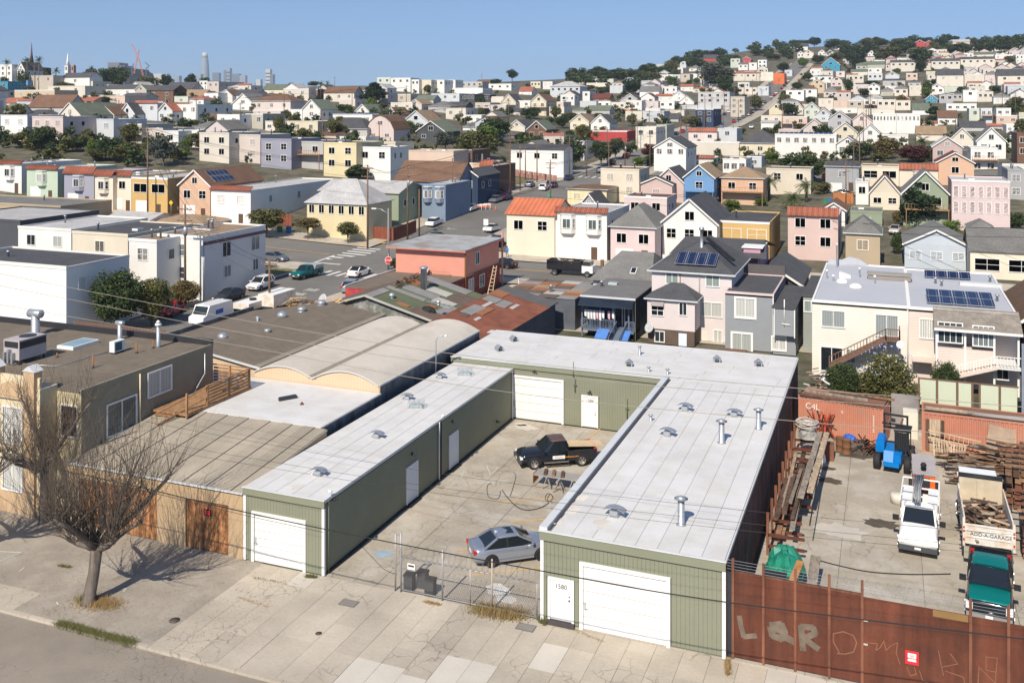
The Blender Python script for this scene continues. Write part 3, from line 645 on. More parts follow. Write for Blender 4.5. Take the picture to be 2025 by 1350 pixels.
b=MB();b.box(p.x-.25,p.x+.25,p.y-.4,p.y-.3,p.z,p.z+.12,DKM);b.box(p.x-.25,p.x+.25,p.y+.3,p.y+.4,p.z,p.z+.12,DKM);b.build('stand',A)
def flue(px,py,h,r,lb,capk='tee'):
    p=pz(px,py);o=thing('flue',lb,'flue',p)
    b=MB();b.lathe(p,[(r*1.3,0),(r,.1),(r,h)],GALV,14);b.build('pipe',o)
    b=MB()
    if capk=='tee':b.lathe(p+Vector((-r*2,0,h)),[(r*.9,0),(r*1.05,r*.1),(r*1.05,r*3.9),(r*.9,r*4)],GALV,12,(1,0,0))
    else:b.lathe(p+Vector((0,0,h+.03)),[(r*1.6,0),(r*1.6,.12),(r*.5,.2),(r*1.2,.22),(r*.4,.36)],WHITE,12)
    b.build('cap',o)
flue(70,662,1.6,.3,'widest tall galvanised flue with tee cap behind the grey air conditioner');flue(237,671,1.2,.17,'middle galvanised flue with tee cap behind the small white unit');flue(313,686,1.5,.14,'slim flue with white rain cap nearest the roof corner','cone')
p=pz(155,683);o=thing('skylight','flat white framed skylight with blue glass on the beige house roof','skylight',p)
b=MB();b.box(p.x-.75,p.x+.75,p.y-1.2,p.y+1.2,p.z,p.z+.22,WHITE);b.build('frame',o);b=MB();b.box(p.x-.62,p.x+.62,p.y-1.05,p.y+1.05,p.z+.222,p.z+.24,mat('blue_skylight_glass',(.22,.33,.38),.1));b.build('pane',o)
rustp=mat('rusty_pipe',(.28,.12,.04),.8,var=.2)
for px,py,h,lb in((184,727,.8,'rusty vent pipe standing alone in the middle of the gravel roof'),(270,698,.75,'rusty vent pipe to the right of the small white unit'),(303,688,.55,'shorter rusty vent pipe beside the slim flue'),(113,706,.3,'rusty pipe stub in front of the flat skylight')):
    p=pz(px,py);b=MB();b.lathe(p,[(.08,0),(.055,.06),(.05,h)],rustp,8);b.lathe(p,[(.12,0),(.09,.04),(.06,.12)],DKM,8);tag(b.build('vent_pipe'),lb,'vent pipe')
b=MB();P=[pz(25,718),pz(65,722),pz(110,725),pz(150,715),pz(185,703),pz(215,697)];b.tube([q+Vector((0,0,.04))for q in P],.03,GALV);tag(b.build('conduit_run'),'thin pipe run snaking across the beige house roof between the two units','pipe')
# timber deck with slatted rail
deckw=mat('deck_timber',(.30,.17,.085),.85,'streak',var=.15,scale=4)
DK=thing('timber_deck','small brown timber deck with horizontal slatted rails beside the olive clapboard wall','deck',(-44,53,4.4))
DZ=.93
b=MB();b.box(-45.3,-42.0,50.0,56.6,3.52+DZ,3.66+DZ,deckw);b.build('deck_floor',DK)
for k in range(5):
    z=3.85+DZ+k*.22
    b=MB();b.bar((-42.1,52.0,z),(-42.1,56.5,z),.04,.13,deckw);b.build('rail_slat',DK);b=MB();b.bar((-45.2,56.55,z),(-42.2,56.55,z),.04,.13,deckw);b.build('rail_slat',DK)
b=MB();b.bar((-42.1,51.9,4.95+DZ),(-42.1,56.6,4.95+DZ),.16,.05,deckw);b.bar((-45.3,56.55,4.95+DZ),(-42,56.55,4.95+DZ),.16,.05,deckw);b.build('top_rail',DK)
for x,y in((-42.1,52),(-42.1,54.3),(-42.1,56.5),(-43.8,56.55),(-42.1,50)):
    b=MB();b.box(x-.06,x+.06,y-.06,y+.06,3.4+DZ,5.0+DZ,deckw);b.build('post',DK)
b=MB();b.bar((-42.1,51.9,4.9+DZ),(-43.3,48.6,4.9),.1,.08,deckw);b.bar((-42.1,51.9,4.2+DZ),(-43.3,48.6,4.2),.1,.08,deckw)
for k in range(5):b.box(-44.6,-43.2,48.6+k*.3,48.9+k*.3,3.6+k*.18,3.66+k*.18,deckw)
b.build('stair',DK)
# ================================================================ houses behind the right yard (their rear sides face the street)
def col(key,c,kind='siding',**k):return mat(key,c,.75,kind,**{**dict(var=.05,sp=.24,scale=1.5),**k})
shg=mat('dark_shingles',(.075,.075,.08),.9,'shingle',var=.12,sp=.45,scale=2);shm=mat('grey_shingles',(.17,.165,.155),.9,'shingle',var=.15,sp=.45,scale=2)
solar=mat('solar_cells',(.012,.02,.06),.12,var=.05,spec=.6);solf=mat('panel_frame',(.4,.42,.45),.4)
def flatroof(par,x0,x1,y0,y1,z,m,edge=TRIM,ph=.18,name='roof'):
    b=MB();b.box(x0,x1,y0,y1,z-.3,z-.02,m);b.build(name,par)
    b=MB();t=.14
    b.box(x0-.03,x1+.03,y0-.05,y0+t,z-.12,z+ph,edge);b.box(x0-.03,x1+.03,y1-t,y1+.05,z-.12,z+ph,edge);b.box(x0-.03,x0+t,y0+t,y1-t,z-.12,z+ph,edge);b.box(x1-t,x1+.03,y0+t,y1-t,z-.12,z+ph,edge);b.build('parapet',par)
def hip(mb,x0,x1,y0,y1,z,h,m,o=.35,thick=.1):
    x0-=o;x1+=o;y0-=o;y1+=o;w,l=x1-x0,y1-y0
    if l>=w:r0,r1=((x0+x1)/2,y0+w/2,z+h),((x0+x1)/2,y1-w/2,z+h);F=[(0,1,4),(1,2,5,4),(2,3,5),(3,0,4,5)]
    else:r0,r1=(x0+l/2,(y0+y1)/2,z+h),(x1-l/2,(y0+y1)/2,z+h);F=[(0,1,5,4),(1,2,5),(2,3,4,5),(3,0,4)]
    mb.geo([(x0,y0,z),(x1,y0,z),(x1,y1,z),(x0,y1,z),r0,r1],F+[(3,2,1,0)],m)
    for a,c in(((x0,y0),(x1,y0)),((x1,y0),(x1,y1)),((x0,y0),(x0,y1))):mb.bar((*a,z-.06),(*c,z-.06),.08,.14,TRIM)
def gable_y(par,x0,x1,y0,y1,z,h,wall,roof,o=.35,trim=WHITE,name='roof'):  # ridge runs away from the street
    xm=(x0+x1)/2;b=MB();b.prism([(x0,y0,z),(x1,y0,z),(xm,y0,z+h)],(0,y1-y0,0),wall);b.build('gable',par)
    b=MB();s=h/((x1-x0)/2)
    for sg in(-1,1):
        xe=xm+sg*((x1-x0)/2+o);ze=z-o*s
        b.prism([(xm,y0-o,z+h+.12),(xe,y0-o,ze+.12),(xe,y0-o,ze),(xm,y0-o,z+h)],(0,y1-y0+2*o,0),roof)
    r=b.build(name,par);b=MB()
    for sg in(-1,1):
        xe=xm+sg*((x1-x0)/2+o);ze=z-o*s;b.bar((xm,y0-o-.03,z+h+.0),(xe,y0-o-.03,ze),.06,.24,trim)
    b.build('bargeboard',r);return r
def gable_x(par,x0,x1,y0,y1,z,h,wall,roof,o=.35):  # ridge runs along the street
    ym=(y0+y1)/2;b=MB();b.prism([(x0,y0,z),(x0,y1,z),(x0,ym,z+h)],(x1-x0,0,0),wall);b.build('gable',par)
    b=MB();s=h/((y1-y0)/2)
    for sg in(-1,1):
        ye=ym+sg*((y1-y0)/2+o);ze=z-o*s
        b.prism([(x0-o,ym,z+h+.12),(x0-o,ye,ze+.12),(x0-o,ye,ze),(x0-o,ym,z+h)],(x1-x0+2*o,0,0),roof)
    return b.build('roof',par)
def panels(par,O,U,V,nu,nv,name='solar_panel',gap=.04):  # grid of solar panels spanned by vectors U, V from O
    O,U,V=Vector(O),Vector(U),Vector(V);n=U.cross(V).normalized()
    if n.z<0:n=-n
    for i in range(nu):
        for j in range(nv):
            c=O+U*((i+.5)/nu)+V*((j+.5)/nv);b=MB();b.obox(c,U/nu/2*.97,V/nv/2*.97,n*.02,solf);b.obox(c+n*.023,U/nu/2*.93,V/nv/2*.95,n*.004,solar)
            for k in(-.33,.33):b.obox(c+n*.0285+U/nu*k*.93,U/nu/2*.012,V/nv/2*.95,n*.002,solf)
            b.build(name,par)
def rail(par,A,B,h,m,n,name='railing'):
    A,B=Vector(A),Vector(B);b=MB();up=Vector((0,0,h));b.bar(A+up,B+up,.08,.07,m);b.bar(A+Vector((0,0,.12)),B+Vector((0,0,.12)),.05,.06,m)
    for i in range(n+1):
        p=A+(B-A)*i/n;b.bar(p,p+up*.98,.05 if i%6 else .1,.05 if i%6 else .1,m)
    return b.build(name,par)
def stairs(par,A,B,wdir,m,n=10):  # from foot A to head B, wdir = width vector
    A,B,W=Vector(A),Vector(B),Vector(wdir);b=MB()
    for i in range(n):
        c=A+(B-A)*(i+.5)/n;run=(B-A);run.z=0;b.obox(c+W/2,W/2,run/n/2,(0,0,.03),m);b.obox(c+W/2-run/n/2-Vector((0,0,(B-A).z/n/2)),W/2,run.normalized()*.02,(0,0,(B-A).z/n/2),m)
    b.bar(A,B,.06,.3,m);b.bar(A+W,B+W,.06,.3,m);return b.build('stair',par)
def dish(par,p,r=.35,d=(-.5,-1,.5),m=None):
    m=m or mat('dish_grey',(.45,.45,.45),.6);d=Vector(d).normalized();b=MB();b.lathe(Vector(p)+d*.12,[(.04,-.10),(r*.6,-.06),(r,.02),(r*.98,.03),(r*.55,-.02),(.03,-.05)],m,14,d)
    b.bar(Vector(p)-Vector((0,0,.3)),Vector(p)+d*.05,.04,.04,DKM);b.bar(Vector(p)-d*.02,Vector(p)+d*.5+Vector((0,0,-.1)),.02,.02,DKM);return b.build('satellite_dish',par)
# --- white house with the flat pale roof
wsid=col('white_clapboard',(.70,.66,.57));proof=mat('pale_blue_grey_roof',(.42,.43,.46),.7,var=.06,scale=.6)
YW=91.4;A=AY(1606,592,YW);B=AY(1797,608,YW);x0,x1,zt=A.x,B.x,B.z
W=thing('white_house','white clapboard house with flat pale roof, dome skylights and a brown back stair','house',(x0+4,95,0))
b=MB();b.box(x0,x1,YW,113.5,0,zt-.1,wsid);b.build('wall',W);flatroof(W,x0,x1,YW,113.5,zt,proof,WHITE,.12)
for q in((1626,1670,616,644),(1732,1776,626,662),(1624,1666,688,731),(1674,1690,692,715)):winpx(W,*q,YW,gm=GLD if q[0]==1624 else GL)
b=MB();p=[AY(px,py,113.6)for px,py in((1636,522),(1640,512),(1665,513),(1680,507),(1700,512),(1718,524))];b.prism([(q.x,113.3,q.z)for q in p],(0,.3,0),proof);b.build('rear_parapet',W)
for px,py,r in((1665,558,.55),(1692,568,.6)):
    q=G(px,py,zt);b=MB();b.lathe((q.x,q.y,zt-.02),[(r*1.05,0),(r,.08),(r*.85,.25),(r*.5,.36),(.05,.4)],WHITE,14);b.build('dome_skylight',W)
q=G(1670,550,zt);b=MB();b.prism([(q.x-.5,q.y,zt),(q.x+.6,q.y,zt),(q.x+.6,q.y,zt+.25),(q.x-.5,q.y,zt+.6)],(0,.8,0),WHITE);b.build('skylight',W)
q0,q1=G(1716,552,zt),G(1802,560,zt);b=MB();b.box(q0.x,q1.x,q0.y,q0.y+1.6,zt,zt+.5,mat('shed_grey',(.25,.22,.2),.8));b.box(q0.x-.1,q1.x+.1,q0.y-.1,q0.y+1.7,zt+.5,zt+.6,mat('shed_top',(.3,.28,.25),.8));b.build('light_well',W)
for px,py,h in((1655,528,2.6),(1635,550,.9),(1700,548,1),(1648,555,.6),(1730,560,.8)):
    q=G(px,py,zt);b=MB();b.lathe(q,[(.09,0),(.08,h-.2),(.14,h-.18),(.12,h)],WHITE,8);b.build('vent_pipe',W)
brw=mat('brown_painted_wood',(.17,.10,.07),.8,var=.1)
P0,P1=AY(1640,726,YW-1.6),AY(1752,672,YW-1.6);stairs(W,P0,P1,(0,1.2,0),brw,12);rail(W,P0,P1,.95,brw,18)
p2=AY(1779,675,YW-1.6);b=MB();b.box(P1.x,p2.x,YW-1.6,YW-.02,P1.z-.12,P1.z,brw);b.build('landing',W);rail(W,P1,(p2.x,P1.y,P1.z),.95,brw,6);rail(W,(p2.x,P1.y,P1.z),(p2.x,YW,P1.z),.95,brw,6)
b=MB();[b.box(x-.06,x+.06,YW-1.6,YW-1.48,0,P1.z,brw)for x in(P1.x,p2.x)];b.build('post',W)
dish(W,(p2.x+.1,YW-1.7,P1.z-.3),.35,m=WHITE)
b=MB();b.tube([AY(1795,612,YW-.08),AY(1795,735,YW-.08)],.05,TRIM);b.build('downpipe',W)
# --- cream pink house with glazed porch
csid=col('cream_clapboard',(.66,.56,.49));awn=mat('moss_grey_tile',(.22,.19,.16),.9,'shingle',var=.18,sp=.7,col2=(.26,.23,.19))
A=AY(1800,607,YW);B=AY(2012,625,YW);cx0,cx1,zc=x1+.02,B.x,B.z
C=thing('cream_house','cream clapboard house with solar panels on its flat roof and a glazed white porch','house',(cx0+4,95,0))
b=MB();b.box(cx0,cx1,YW+.3,113,0,zc-.1,csid);b.build('wall',C);flatroof(C,cx0,cx1,YW+.3,113,zc,proof,WHITE,.12)
winpx(C,1820,1848,632,667,YW+.3,gm=GLC,nx=6)
ax0=AY(1852,660,YW-2).x;ax1=cx1-.05
b=MB();b.prism([(ax0-.2,YW-2.5,zc-1.1),(ax1+.2,YW-2.5,zc-1.1),(ax1+.2,YW+.6,zc+.12),(ax0-.2,YW+.6,zc+.12)],(0,0,.12),awn);b.build('porch_roof',C)
b=MB();b.box(ax0-.2,ax1+.2,YW-2.56,YW-2.5,zc-1.2,zc-.98,WHITE);b.build('fascia',C)
pz1=2.95
b=MB();b.box(ax0,ax1-1.9,YW-2,YW+.28,pz1-1.1,pz1+.95,csid);b.build('porch_wall',C)
for x in(ax0,(ax0+ax1-1.9)/2,ax1-1.9,ax1-.1):
    b=MB();b.box(x-.08,x+.08,YW-2.12,YW-1.98,0,zc-1.05,WHITE);b.build('post',C)
for q in((1856,1902,640,674),(1925,1964,647,682)):winpx(C,*q,YW-2.03,nx=4,gm=GL)
for q in((1855,1902,709,742),(1972,1992,726,748)):winpx(C,*q,YW-.3 if q[0]<1900 else YW-1.9,nx=2,gm=GLD)
b=MB();b.box(ax1-1.8,ax1,YW-2,YW+.28,pz1-.2,pz1-.08,WHITE);b.build('landing',C)
P1=Vector((ax1-1.8,YW-3.1,pz1-.1));P0=AY(1858,752,YW-3.1);stairs(C,P0,P1,(0,1.0,0),csid,12);rail(C,P0,P1,.95,WHITE,20);rail(C,(P1.x,P1.y,P1.z),(ax1,P1.y,P1.z),.95,WHITE,7)
b=MB();b.box(P1.x,ax1,YW-3.1,YW-2,pz1-.2,pz1-.08,WHITE);b.build('landing',C)
b=MB();b.box(cx0+.25,ax0-.3,YW-1.2,YW+.28,2.3,2.42,csid);b.build('side_awning',C)
def roofpts(px,py,z):return G(px,py,z)
for(a,c,d,nu,nv)in(((1833,598),(1971,610),(1832,568),5,2),((1828,547),(1921,554),(1827,534),4,1)):
    O=G(*a,zc+.15);U=G(*c,zc+.15)-O;V=G(*d,zc+.55)-O;V=Vector((0,abs(V.y)*.75,.5));U.y=0;panels(C,O,U,V,nu,nv)
q0,q1=G(1898,565,zc),G(1985,575,zc);b=MB();b.box(q0.x,q1.x,q0.y,q0.y+1.0,zc,zc+.35,TRIM);b.build('light_well',C)
for px,py in((1850,560),(1862,565),(1972,595),(1958,557)):
    q=G(px,py,zc);b=MB();b.lathe(q,[(.12,0),(.1,.45),(.2,.47),(.16,.6)],GALV,8);b.build('vent_pipe',C)
# --- grey house
gs=col('blue_grey_clapboard',(.26,.275,.29));YG=98.2
A=AY(1434,577,YG);B=AY(1530,583,YG);E_=AY(1575,600,YG)
H=thing('grey_house','blue grey clapboard house with pink edged flat roof and white framed windows','house',(A.x+4,104,0))
b=MB();b.box(A.x,B.x,YG,109.5,0,A.z-.1,gs);b.build('wall',H);flatroof(H,A.x,B.x,YG,109.5,A.z,shg,mat('pink_trim',(.60,.48,.46),.6),.1)
b=MB();b.box(A.x-.1,B.x,109.4,109.9,A.z-.2,A.z+1.1,mat('dark_screen',(.10,.09,.09),.8));b.box(A.x-.1,A.x+.05,104,109.4,A.z-.2,A.z+.8,mat('dark_screen',(.1,.09,.09),.8));b.build('rear_parapet',H)
z2=AY(1550,640,YG-1.2).z;b=MB();b.box(B.x-.01,E_.x,YG-.6,109,0,A.z-.9,gs);b.box(B.x+.2,E_.x,YG-1.4,YG-.6,AY(1550,664,YG-1.4).z,A.z-1.0,gs);b.build('bay',H)
b=MB();b.box(B.x-.05,E_.x+.08,YG-1.5,109.1,A.z-.99,A.z-.87,shg);b.build('bay_roof',H)
for q in((1456,1493,593,625),(1449,1486,662,692)):winpx(H,*q,YG,fw=.2,gm=GLC)
winpx(H,1528,1553,668,690,YG-.62,fw=.15,gm=GLC);winpx(H,1591,1603,596,615,YG-.62,fw=.12,gm=GLC)if E_.x>90 else None
b=MB();[b.box(x-.05,x+.05,YG-1.46,YG-1.39,1.9 if x>B.x else .1,A.z-1.0 if x>B.x+.1 else A.z-.2,WHITE)for x in(B.x+.2,E_.x-.05)];b.box(B.x-.1,B.x,YG-.05,YG,0,A.z-.15,WHITE);b.build('corner_trim',H)
P0=AY(1437,690,YG-1.6);P1=AY(1470,697,YG-1.6);rail(H,(A.x,YG-1.6,P0.z-.9),(A.x+2.2,YG-1.6,P0.z-.9),.95,brw,9);b=MB();b.box(A.x,A.x+2.2,YG-1.6,YG-.02,0,P0.z-.9,brw);b.build('landing',H)
b=MB();b.tube([AY(1551,592,YG-1.45),AY(1551,645,YG-1.45)],.05,WHITE);b.tube([AY(1546,640,YG-1.45),AY(1563,643,YG-1.45)],.06,WHITE);b.build('downpipe',H)
# narrow green grey house between
A2=AY(1586,575,103);B2=AY(1606,577,103);Q=thing('narrow_grey_house','narrow grey green house squeezed between the grey and the white house','house',(A2.x,105,0))
b=MB();b.box(E_.x+.5,x0-.15,100,112,0,A2.z,col('grey_green_siding',(.27,.29,.27)));b.build('wall',Q);b=MB();b.box(E_.x+.4,x0-.1,99.9,112,A2.z+.002,A2.z+.15,shg);b.build('roof',Q);winpx(Q,1591,1603,596,615,100,gm=GLC,nx=1)
# --- lavender white house with solar panels
ls=col('lilac_white_clapboard',(.62,.55,.53),sp=.22);YL=100.5
A=AY(1289,533,YL);B=AY(1447,545,YL);L_=thing('lilac_house','lilac white clapboard house with dark shingled hip roof and black solar panels','house',(A.x+4,106,0))
b=MB();b.box(A.x,B.x,YL,112,0,A.z-.05,ls);b.build('wall',L_)
xm=(A.x+B.x)/2;zr=AY(1373,477,106).z;zr2=AY(1373,467,117.5).z
b=MB();zz=A.z;o=.4
b.geo([(A.x-o,YL-o,zz),(B.x+o,YL-o,zz),(B.x+o,112,zz),(A.x-o,112,zz),(xm,106,zr),(xm,112,zr)],[(0,1,4),(1,2,5,4),(3,0,4,5)],shg);b.geo([(A.x-.6,112,zz),(B.x+2.2,112,zz),(B.x+1.4,117.5,zr2),(A.x+.3,117.5,zr2),(B.x+2.2,123,zz),(A.x-.6,123,zz)],[(0,1,2,3),(3,2,4,5)],shg)
b.geo([(A.x-.6,112,zz),(A.x+.3,117.5,zr2),(A.x-.6,123,zz),(A.x-.6,112,0),(A.x-.6,123,0)],[(0,1,2),(0,2,4,3)],ls)
pk=col('rose_pink_clapboard',(.50,.28,.36));b.build('roof',L_)
b=MB();b.geo([(B.x+1.2,112,zz-.2),(B.x+1.2,122.8,zz-.2),(B.x+1.4,117.5,zr2-.15),(B.x+1.2,112,0),(B.x+1.2,122.8,0)],[(0,1,2),(0,3,4,1)],pk);b.box(B.x-.6,B.x+1.3,113.5,118,0,zr2-.5,pk);b.build('pink_side_wall',L_)
b=MB();b.bar((A.x-o,YL-o,zz-.06),(B.x+o,YL-o,zz-.06),.1,.16,TRIM);b.bar((B.x+o,YL-o,zz-.06),(B.x+o,112,zz-.06),.1,.16,TRIM);b.bar((A.x-o,YL-o,zz-.06),(A.x-o,112,zz-.06),.1,.16,TRIM);b.box(B.x-.8,B.x+1.6,113.3,118.2,zr2-.5,zr2-.38,WHITE);b.build('gutter',L_)
s=(zr-zz)/(106-YL+o);O=Vector((AY(1335,525,101.3).x,101.0,zz+1.4*s+.12));panels(L_,O,(4.3,0,0),(0,2.3,2.3*s),4,1)
b=MB();b.lathe((xm+.3,104.9,zr-.5),[(.3,0),(.18,.08),(.17,1.9),(.3,1.92),(.28,2.2)],GALV,12);b.build('chimney_flue',L_)
for i in range(4):b=MB();c=Vector((xm+1.0+i*.85,106.6-i*.95,zr+.05-i*.42));b.obox(c,(.45,-.5,-.2),(.12,.12,0),(0,0,.12),BLK);b.build('heater_tube',L_)
for q in((1318,1341,537,560),(1397,1422,543,565),(1387,1428,600,624),(1412,1427,655,678)):winpx(L_,*q,YL,gm=GLC)
YB=97.4;a=AY(1280,588,YB);c=AY(1374,596,YB)
b=MB();b.box(a.x,c.x,YB,YL-.02,AY(1300,650,YB).z,a.z,ls);b.build('back_wing',L_);b=MB();b.box(a.x+.05,c.x-.05,YB+.05,YL-.02,0,AY(1300,650,YB).z-.01,mat('weathered_brown_boards',(.12,.085,.065),.9,'vert',sp=.2,var=.15));b.build('back_wing_base',L_)
b=MB();zz2=a.z;xm2=(a.x+c.x)/2;b.geo([(a.x-.3,YB-.3,zz2),(c.x+.3,YB-.3,zz2),(c.x+.3,YL,zz2),(a.x-.3,YL,zz2),(xm2-.5,YB+2.6,zz2+1.25),(xm2+.8,YB+2.6,zz2+1.25)],[(0,1,5,4),(1,2,5),(3,0,4),(4,5,2,3)],shg);b.bar((a.x-.3,YB-.3,zz2-.06),(c.x+.3,YB-.3,zz2-.06),.08,.14,TRIM);b.bar((c.x+.3,YB-.3,zz2-.06),(c.x+.3,YL,zz2-.06),.08,.14,TRIM);b.build('back_wing_roof',L_)
winpx(L_,1289,1312,604,622,YB,ny=2,gm=GLD);winpx(L_,1344,1358,600,622,YB,gm=GLD);winpx(L_,1296,1314,657,674,YB+.05,gm=GLD)
b=MB();p0,p1=AY(1288,605,YB-.1),AY(1313,598,YB-.1);b.prism([(p0.x,YB-.02,p1.z+.1),(p0.x,YB-.5,p1.z-.35),(p0.x,YB-.02,p1.z-.35)],(p1.x-p0.x,0,0),mat('awning_grey',(.3,.27,.26),.7));b.build('window_awning',L_)
b=MB();p0,p1=AY(1342,700,YB),AY(1358,660,YB);b.box(p0.x,p1.x,YB-.02,YB+.03,0,p1.z,mat('pale_blue_door',(.62,.68,.74),.5));b.build('door',L_);b=MB();p0,p1=AY(1383,700,YL),AY(1399,655,YL);b.box(p0.x,p1.x,YL-.03,YL-.002,0,p1.z,mat('cream_door',(.68,.62,.52),.5));b.build('door',L_)
b=MB();b.tube([AY(1383,540,YL-.1),AY(1383,650,YL-.1)],.06,mat('downpipe_grey',(.3,.29,.3),.6));b.tube([AY(1345,540,YL-.06),AY(1345,568,YL-.06)],.04,rustp);b.build('downpipe',L_)
dish(L_,AY(1285,648,YB-.5),.55)
# --- navy porch house
navy=mat('navy_paint',(.035,.06,.10),.7,'vert',sp=.25,var=.08);navf=mat('slate_blue_frame',(.13,.16,.22),.7)
YP=97.6;A=AY(1150,583,YP);B=AY(1256,592,YP);nx0,nx1,nz=A.x,B.x,B.z
NP=thing('navy_porch_house','navy blue house with a covered back porch, washing line and grey stair','house',(nx0+4,102,0))
b=MB();b.box(nx0,nx1,YP+2.2,108,0,nz-.05,navy);b.box(nx1-.15,nx1,YP,YP+2.19,0,nz-.05,mat('black_brown_siding',(.045,.045,.045),.85,'siding',sp=.22));b.build('wall',NP)
b=MB();b.box(nx0-.1,nx1+.1,YP-.2,108,nz-.02,nz+.12,mat('grey_roll_roof',(.16,.155,.15),.9,var=.1));b.build('roof',NP);b=MB();b.bar((nx0-.1,YP-.25,nz+.02),(nx1+.1,YP-.25,nz+.02),.08,.2,TRIM);b.build('roof_edge',NP)
b=MB();b.prism([(nx0,YP-.25,nz-.1),(nx1,YP-.25,nz-.1),(nx1-.1,YP-1.0,nz-.85),(nx0-.1,YP-1.0,nz-.85)],(0,.05,.05),mat('navy_awning',(.045,.07,.12),.6));b.build('awning',NP)
fz=AY(1180,650,YP).z
b=MB();b.box(nx0,nx1,YP,YP+2.18,fz-.25,fz,navf);b.build('porch_floor',NP)
for x in(nx0+.06,nx0+(nx1-nx0)*.35,nx0+(nx1-nx0)*.62,nx0+(nx1-nx0)*.88,nx1-.06):b=MB();b.box(x-.07,x+.07,YP,YP+.14,0,nz-.1,navf if x<nx1-.2 else WHITE);b.build('post',NP)
rail(NP,(nx0,YP,fz),(nx0+(nx1-nx0)*.60,YP,fz),1.0,navf,20);rail(NP,(nx0+(nx1-nx0)*.82,YP,fz),(nx1-.1,YP,fz),1.0,navf,6)
b=MB();stx=nx0+(nx1-nx0)*.66
stairs(NP,(stx,YP-3.2,0),(stx,YP,fz),(1.1,0,0),navf,9);rail(NP,(stx,YP-3.2,0),(stx,YP,fz),.95,navf,8);rail(NP,(stx+1.1,YP-3.2,0),(stx+1.1,YP,fz),.95,navf,8)
for a0,a1 in((.5,.66),(.72,.86)):
    b=MB();xx0,xx1=nx0+(nx1-nx0)*a0,nx0+(nx1-nx0)*a1;b.box(xx0-.1,xx0,YP+2.1,YP+2.2,fz,fz+2.2,WHITE);b.box(xx1,xx1+.1,YP+2.1,YP+2.2,fz,fz+2.2,WHITE);b.box(xx0,xx1,YP+2.12,YP+2.19,fz,fz+2.1,GLD);b.build('sliding_door',NP)
lnd=[mat('laundry_white',(.75,.72,.72),.8),mat('laundry_pink',(.65,.40,.45),.8)]
WL_=thing('washing_line','washing line of white and pink clothes across the navy porch','washing line',(nx0+2,YP,fz+2));b=MB();b.tube([(nx0+.1,YP-.1,fz+2.05),(nx0+3,YP-.1,fz+1.95),(nx1-.6,YP-.1,fz+2.0)],.012,DKM);b.build('cord',WL_)
for i in range(9):
    xx=nx0+.35+i*.32 if i<7 else nx0+2.9+(i-7)*.45;b=MB();h=rnd.uniform(.7,1.1);b.prism([(xx,YP-.12,fz+1.98),(xx+.27,YP-.12,fz+1.97),(xx+.24,YP-.10,fz+1.98-h),(xx+.03,YP-.13,fz+2.0-h*.9)],(0,.015,0),lnd[i in(4,7)]);b.build('garment',WL_)
bt=mat('blue_tarp',(.08,.20,.50),.5,var=.15)
for i,(t0,t1)in enumerate(((.36,.58),(.84,.97))):
    b=MB();xa,xb=nx0+(nx1-nx0)*t0,nx0+(nx1-nx0)*t1;b.prism([(xa,YP-2.4,.5),(xb,YP-2.4,.5),(xb,YP-.9,1.15),(xa,YP-.9,1.15)],(0,0,.07),bt);b.bar((xa+.05,YP-1.6,0),(xa+.05,YP-1.6,.8),.06,.06,deckw);b.bar((xb-.05,YP-1.6,0),(xb-.05,YP-1.6,.8),.06,.06,deckw);tag(b.build('blue_bin'),('pair of sloping blue lids left of the grey porch stair','sloping blue lid right of the grey porch stair')[i],'bin lid')
q=G(1190,566,nz+.12);b=MB();b.lathe(q,[(.16,0),(.15,.45),(.2,.46),(.18,.6)],GALV,10);b.build('flue_pipe',NP);q=G(1213,562,nz+.12);b=MB();b.box(q.x-.5,q.x+.5,q.y-.4,q.y+.4,q.z,q.z+.2,mat('skylight_glass',(.42,.5,.48),.15));b.build('skylight',NP)
# --- grey shingled roof behind it
A=AY(1173,552,108.5);B=AY(1291,565,108.5);GR=thing('shingle_roof_house','house with large speckled grey shingle roof and one small skylight behind the navy porch','house',(A.x+4,112,0))
b=MB();b.box(A.x,B.x,108.5,120,0,A.z,col('pale_grey_siding',(.4,.4,.4)));b.build('wall',GR)
b=MB();zr=AY(1272,494,115).z;b.geo([(A.x-.5,108,A.z),(B.x,108,A.z),(B.x,121,A.z),(A.x-.5,121,A.z),(B.x-5,113.5,zr),(B.x-1.0,113.5,zr),(A.x-.2,112,A.z+1.6)],[(0,1,5,4),(1,2,5),(2,3,4,5),(3,0,4)],shm);b.build('roof',GR)
q=Vector((B.x-2.6,109.9,A.z+(zr-A.z)*.345));b=MB();b.obox(q+Vector((0,0,.1)),(.35,0,0),(0,.5,.5*(zr-A.z)/5.5),(0,-.03,.06),WHITE);b.obox(q+Vector((0,-.04,.17)),(.27,0,0),(0,.42,.42*(zr-A.z)/5.5),(0,-.01,.02),GLD);b.build('skylight',GR)
# --- dark charcoal gabled house behind the grey one
A=AY(1478,560,112);DG=thing('charcoal_gable_house','charcoal house with a steep dark shingled gable roof behind the grey house','house',(-11,115,0))
ax,bx_=AY(1480,555,112).x,AY(1583,560,112).x;zE=AY(1583,562,112).z;zR=AY(1527,528,112).z
b=MB();b.box(ax,bx_,112,124,0,zE,mat('charcoal',(.05,.048,.05),.8,'siding',sp=.2));b.build('wall',DG);gable_y(DG,ax,bx_,112,124,zE,zR-zE,_M['charcoal'],shg)
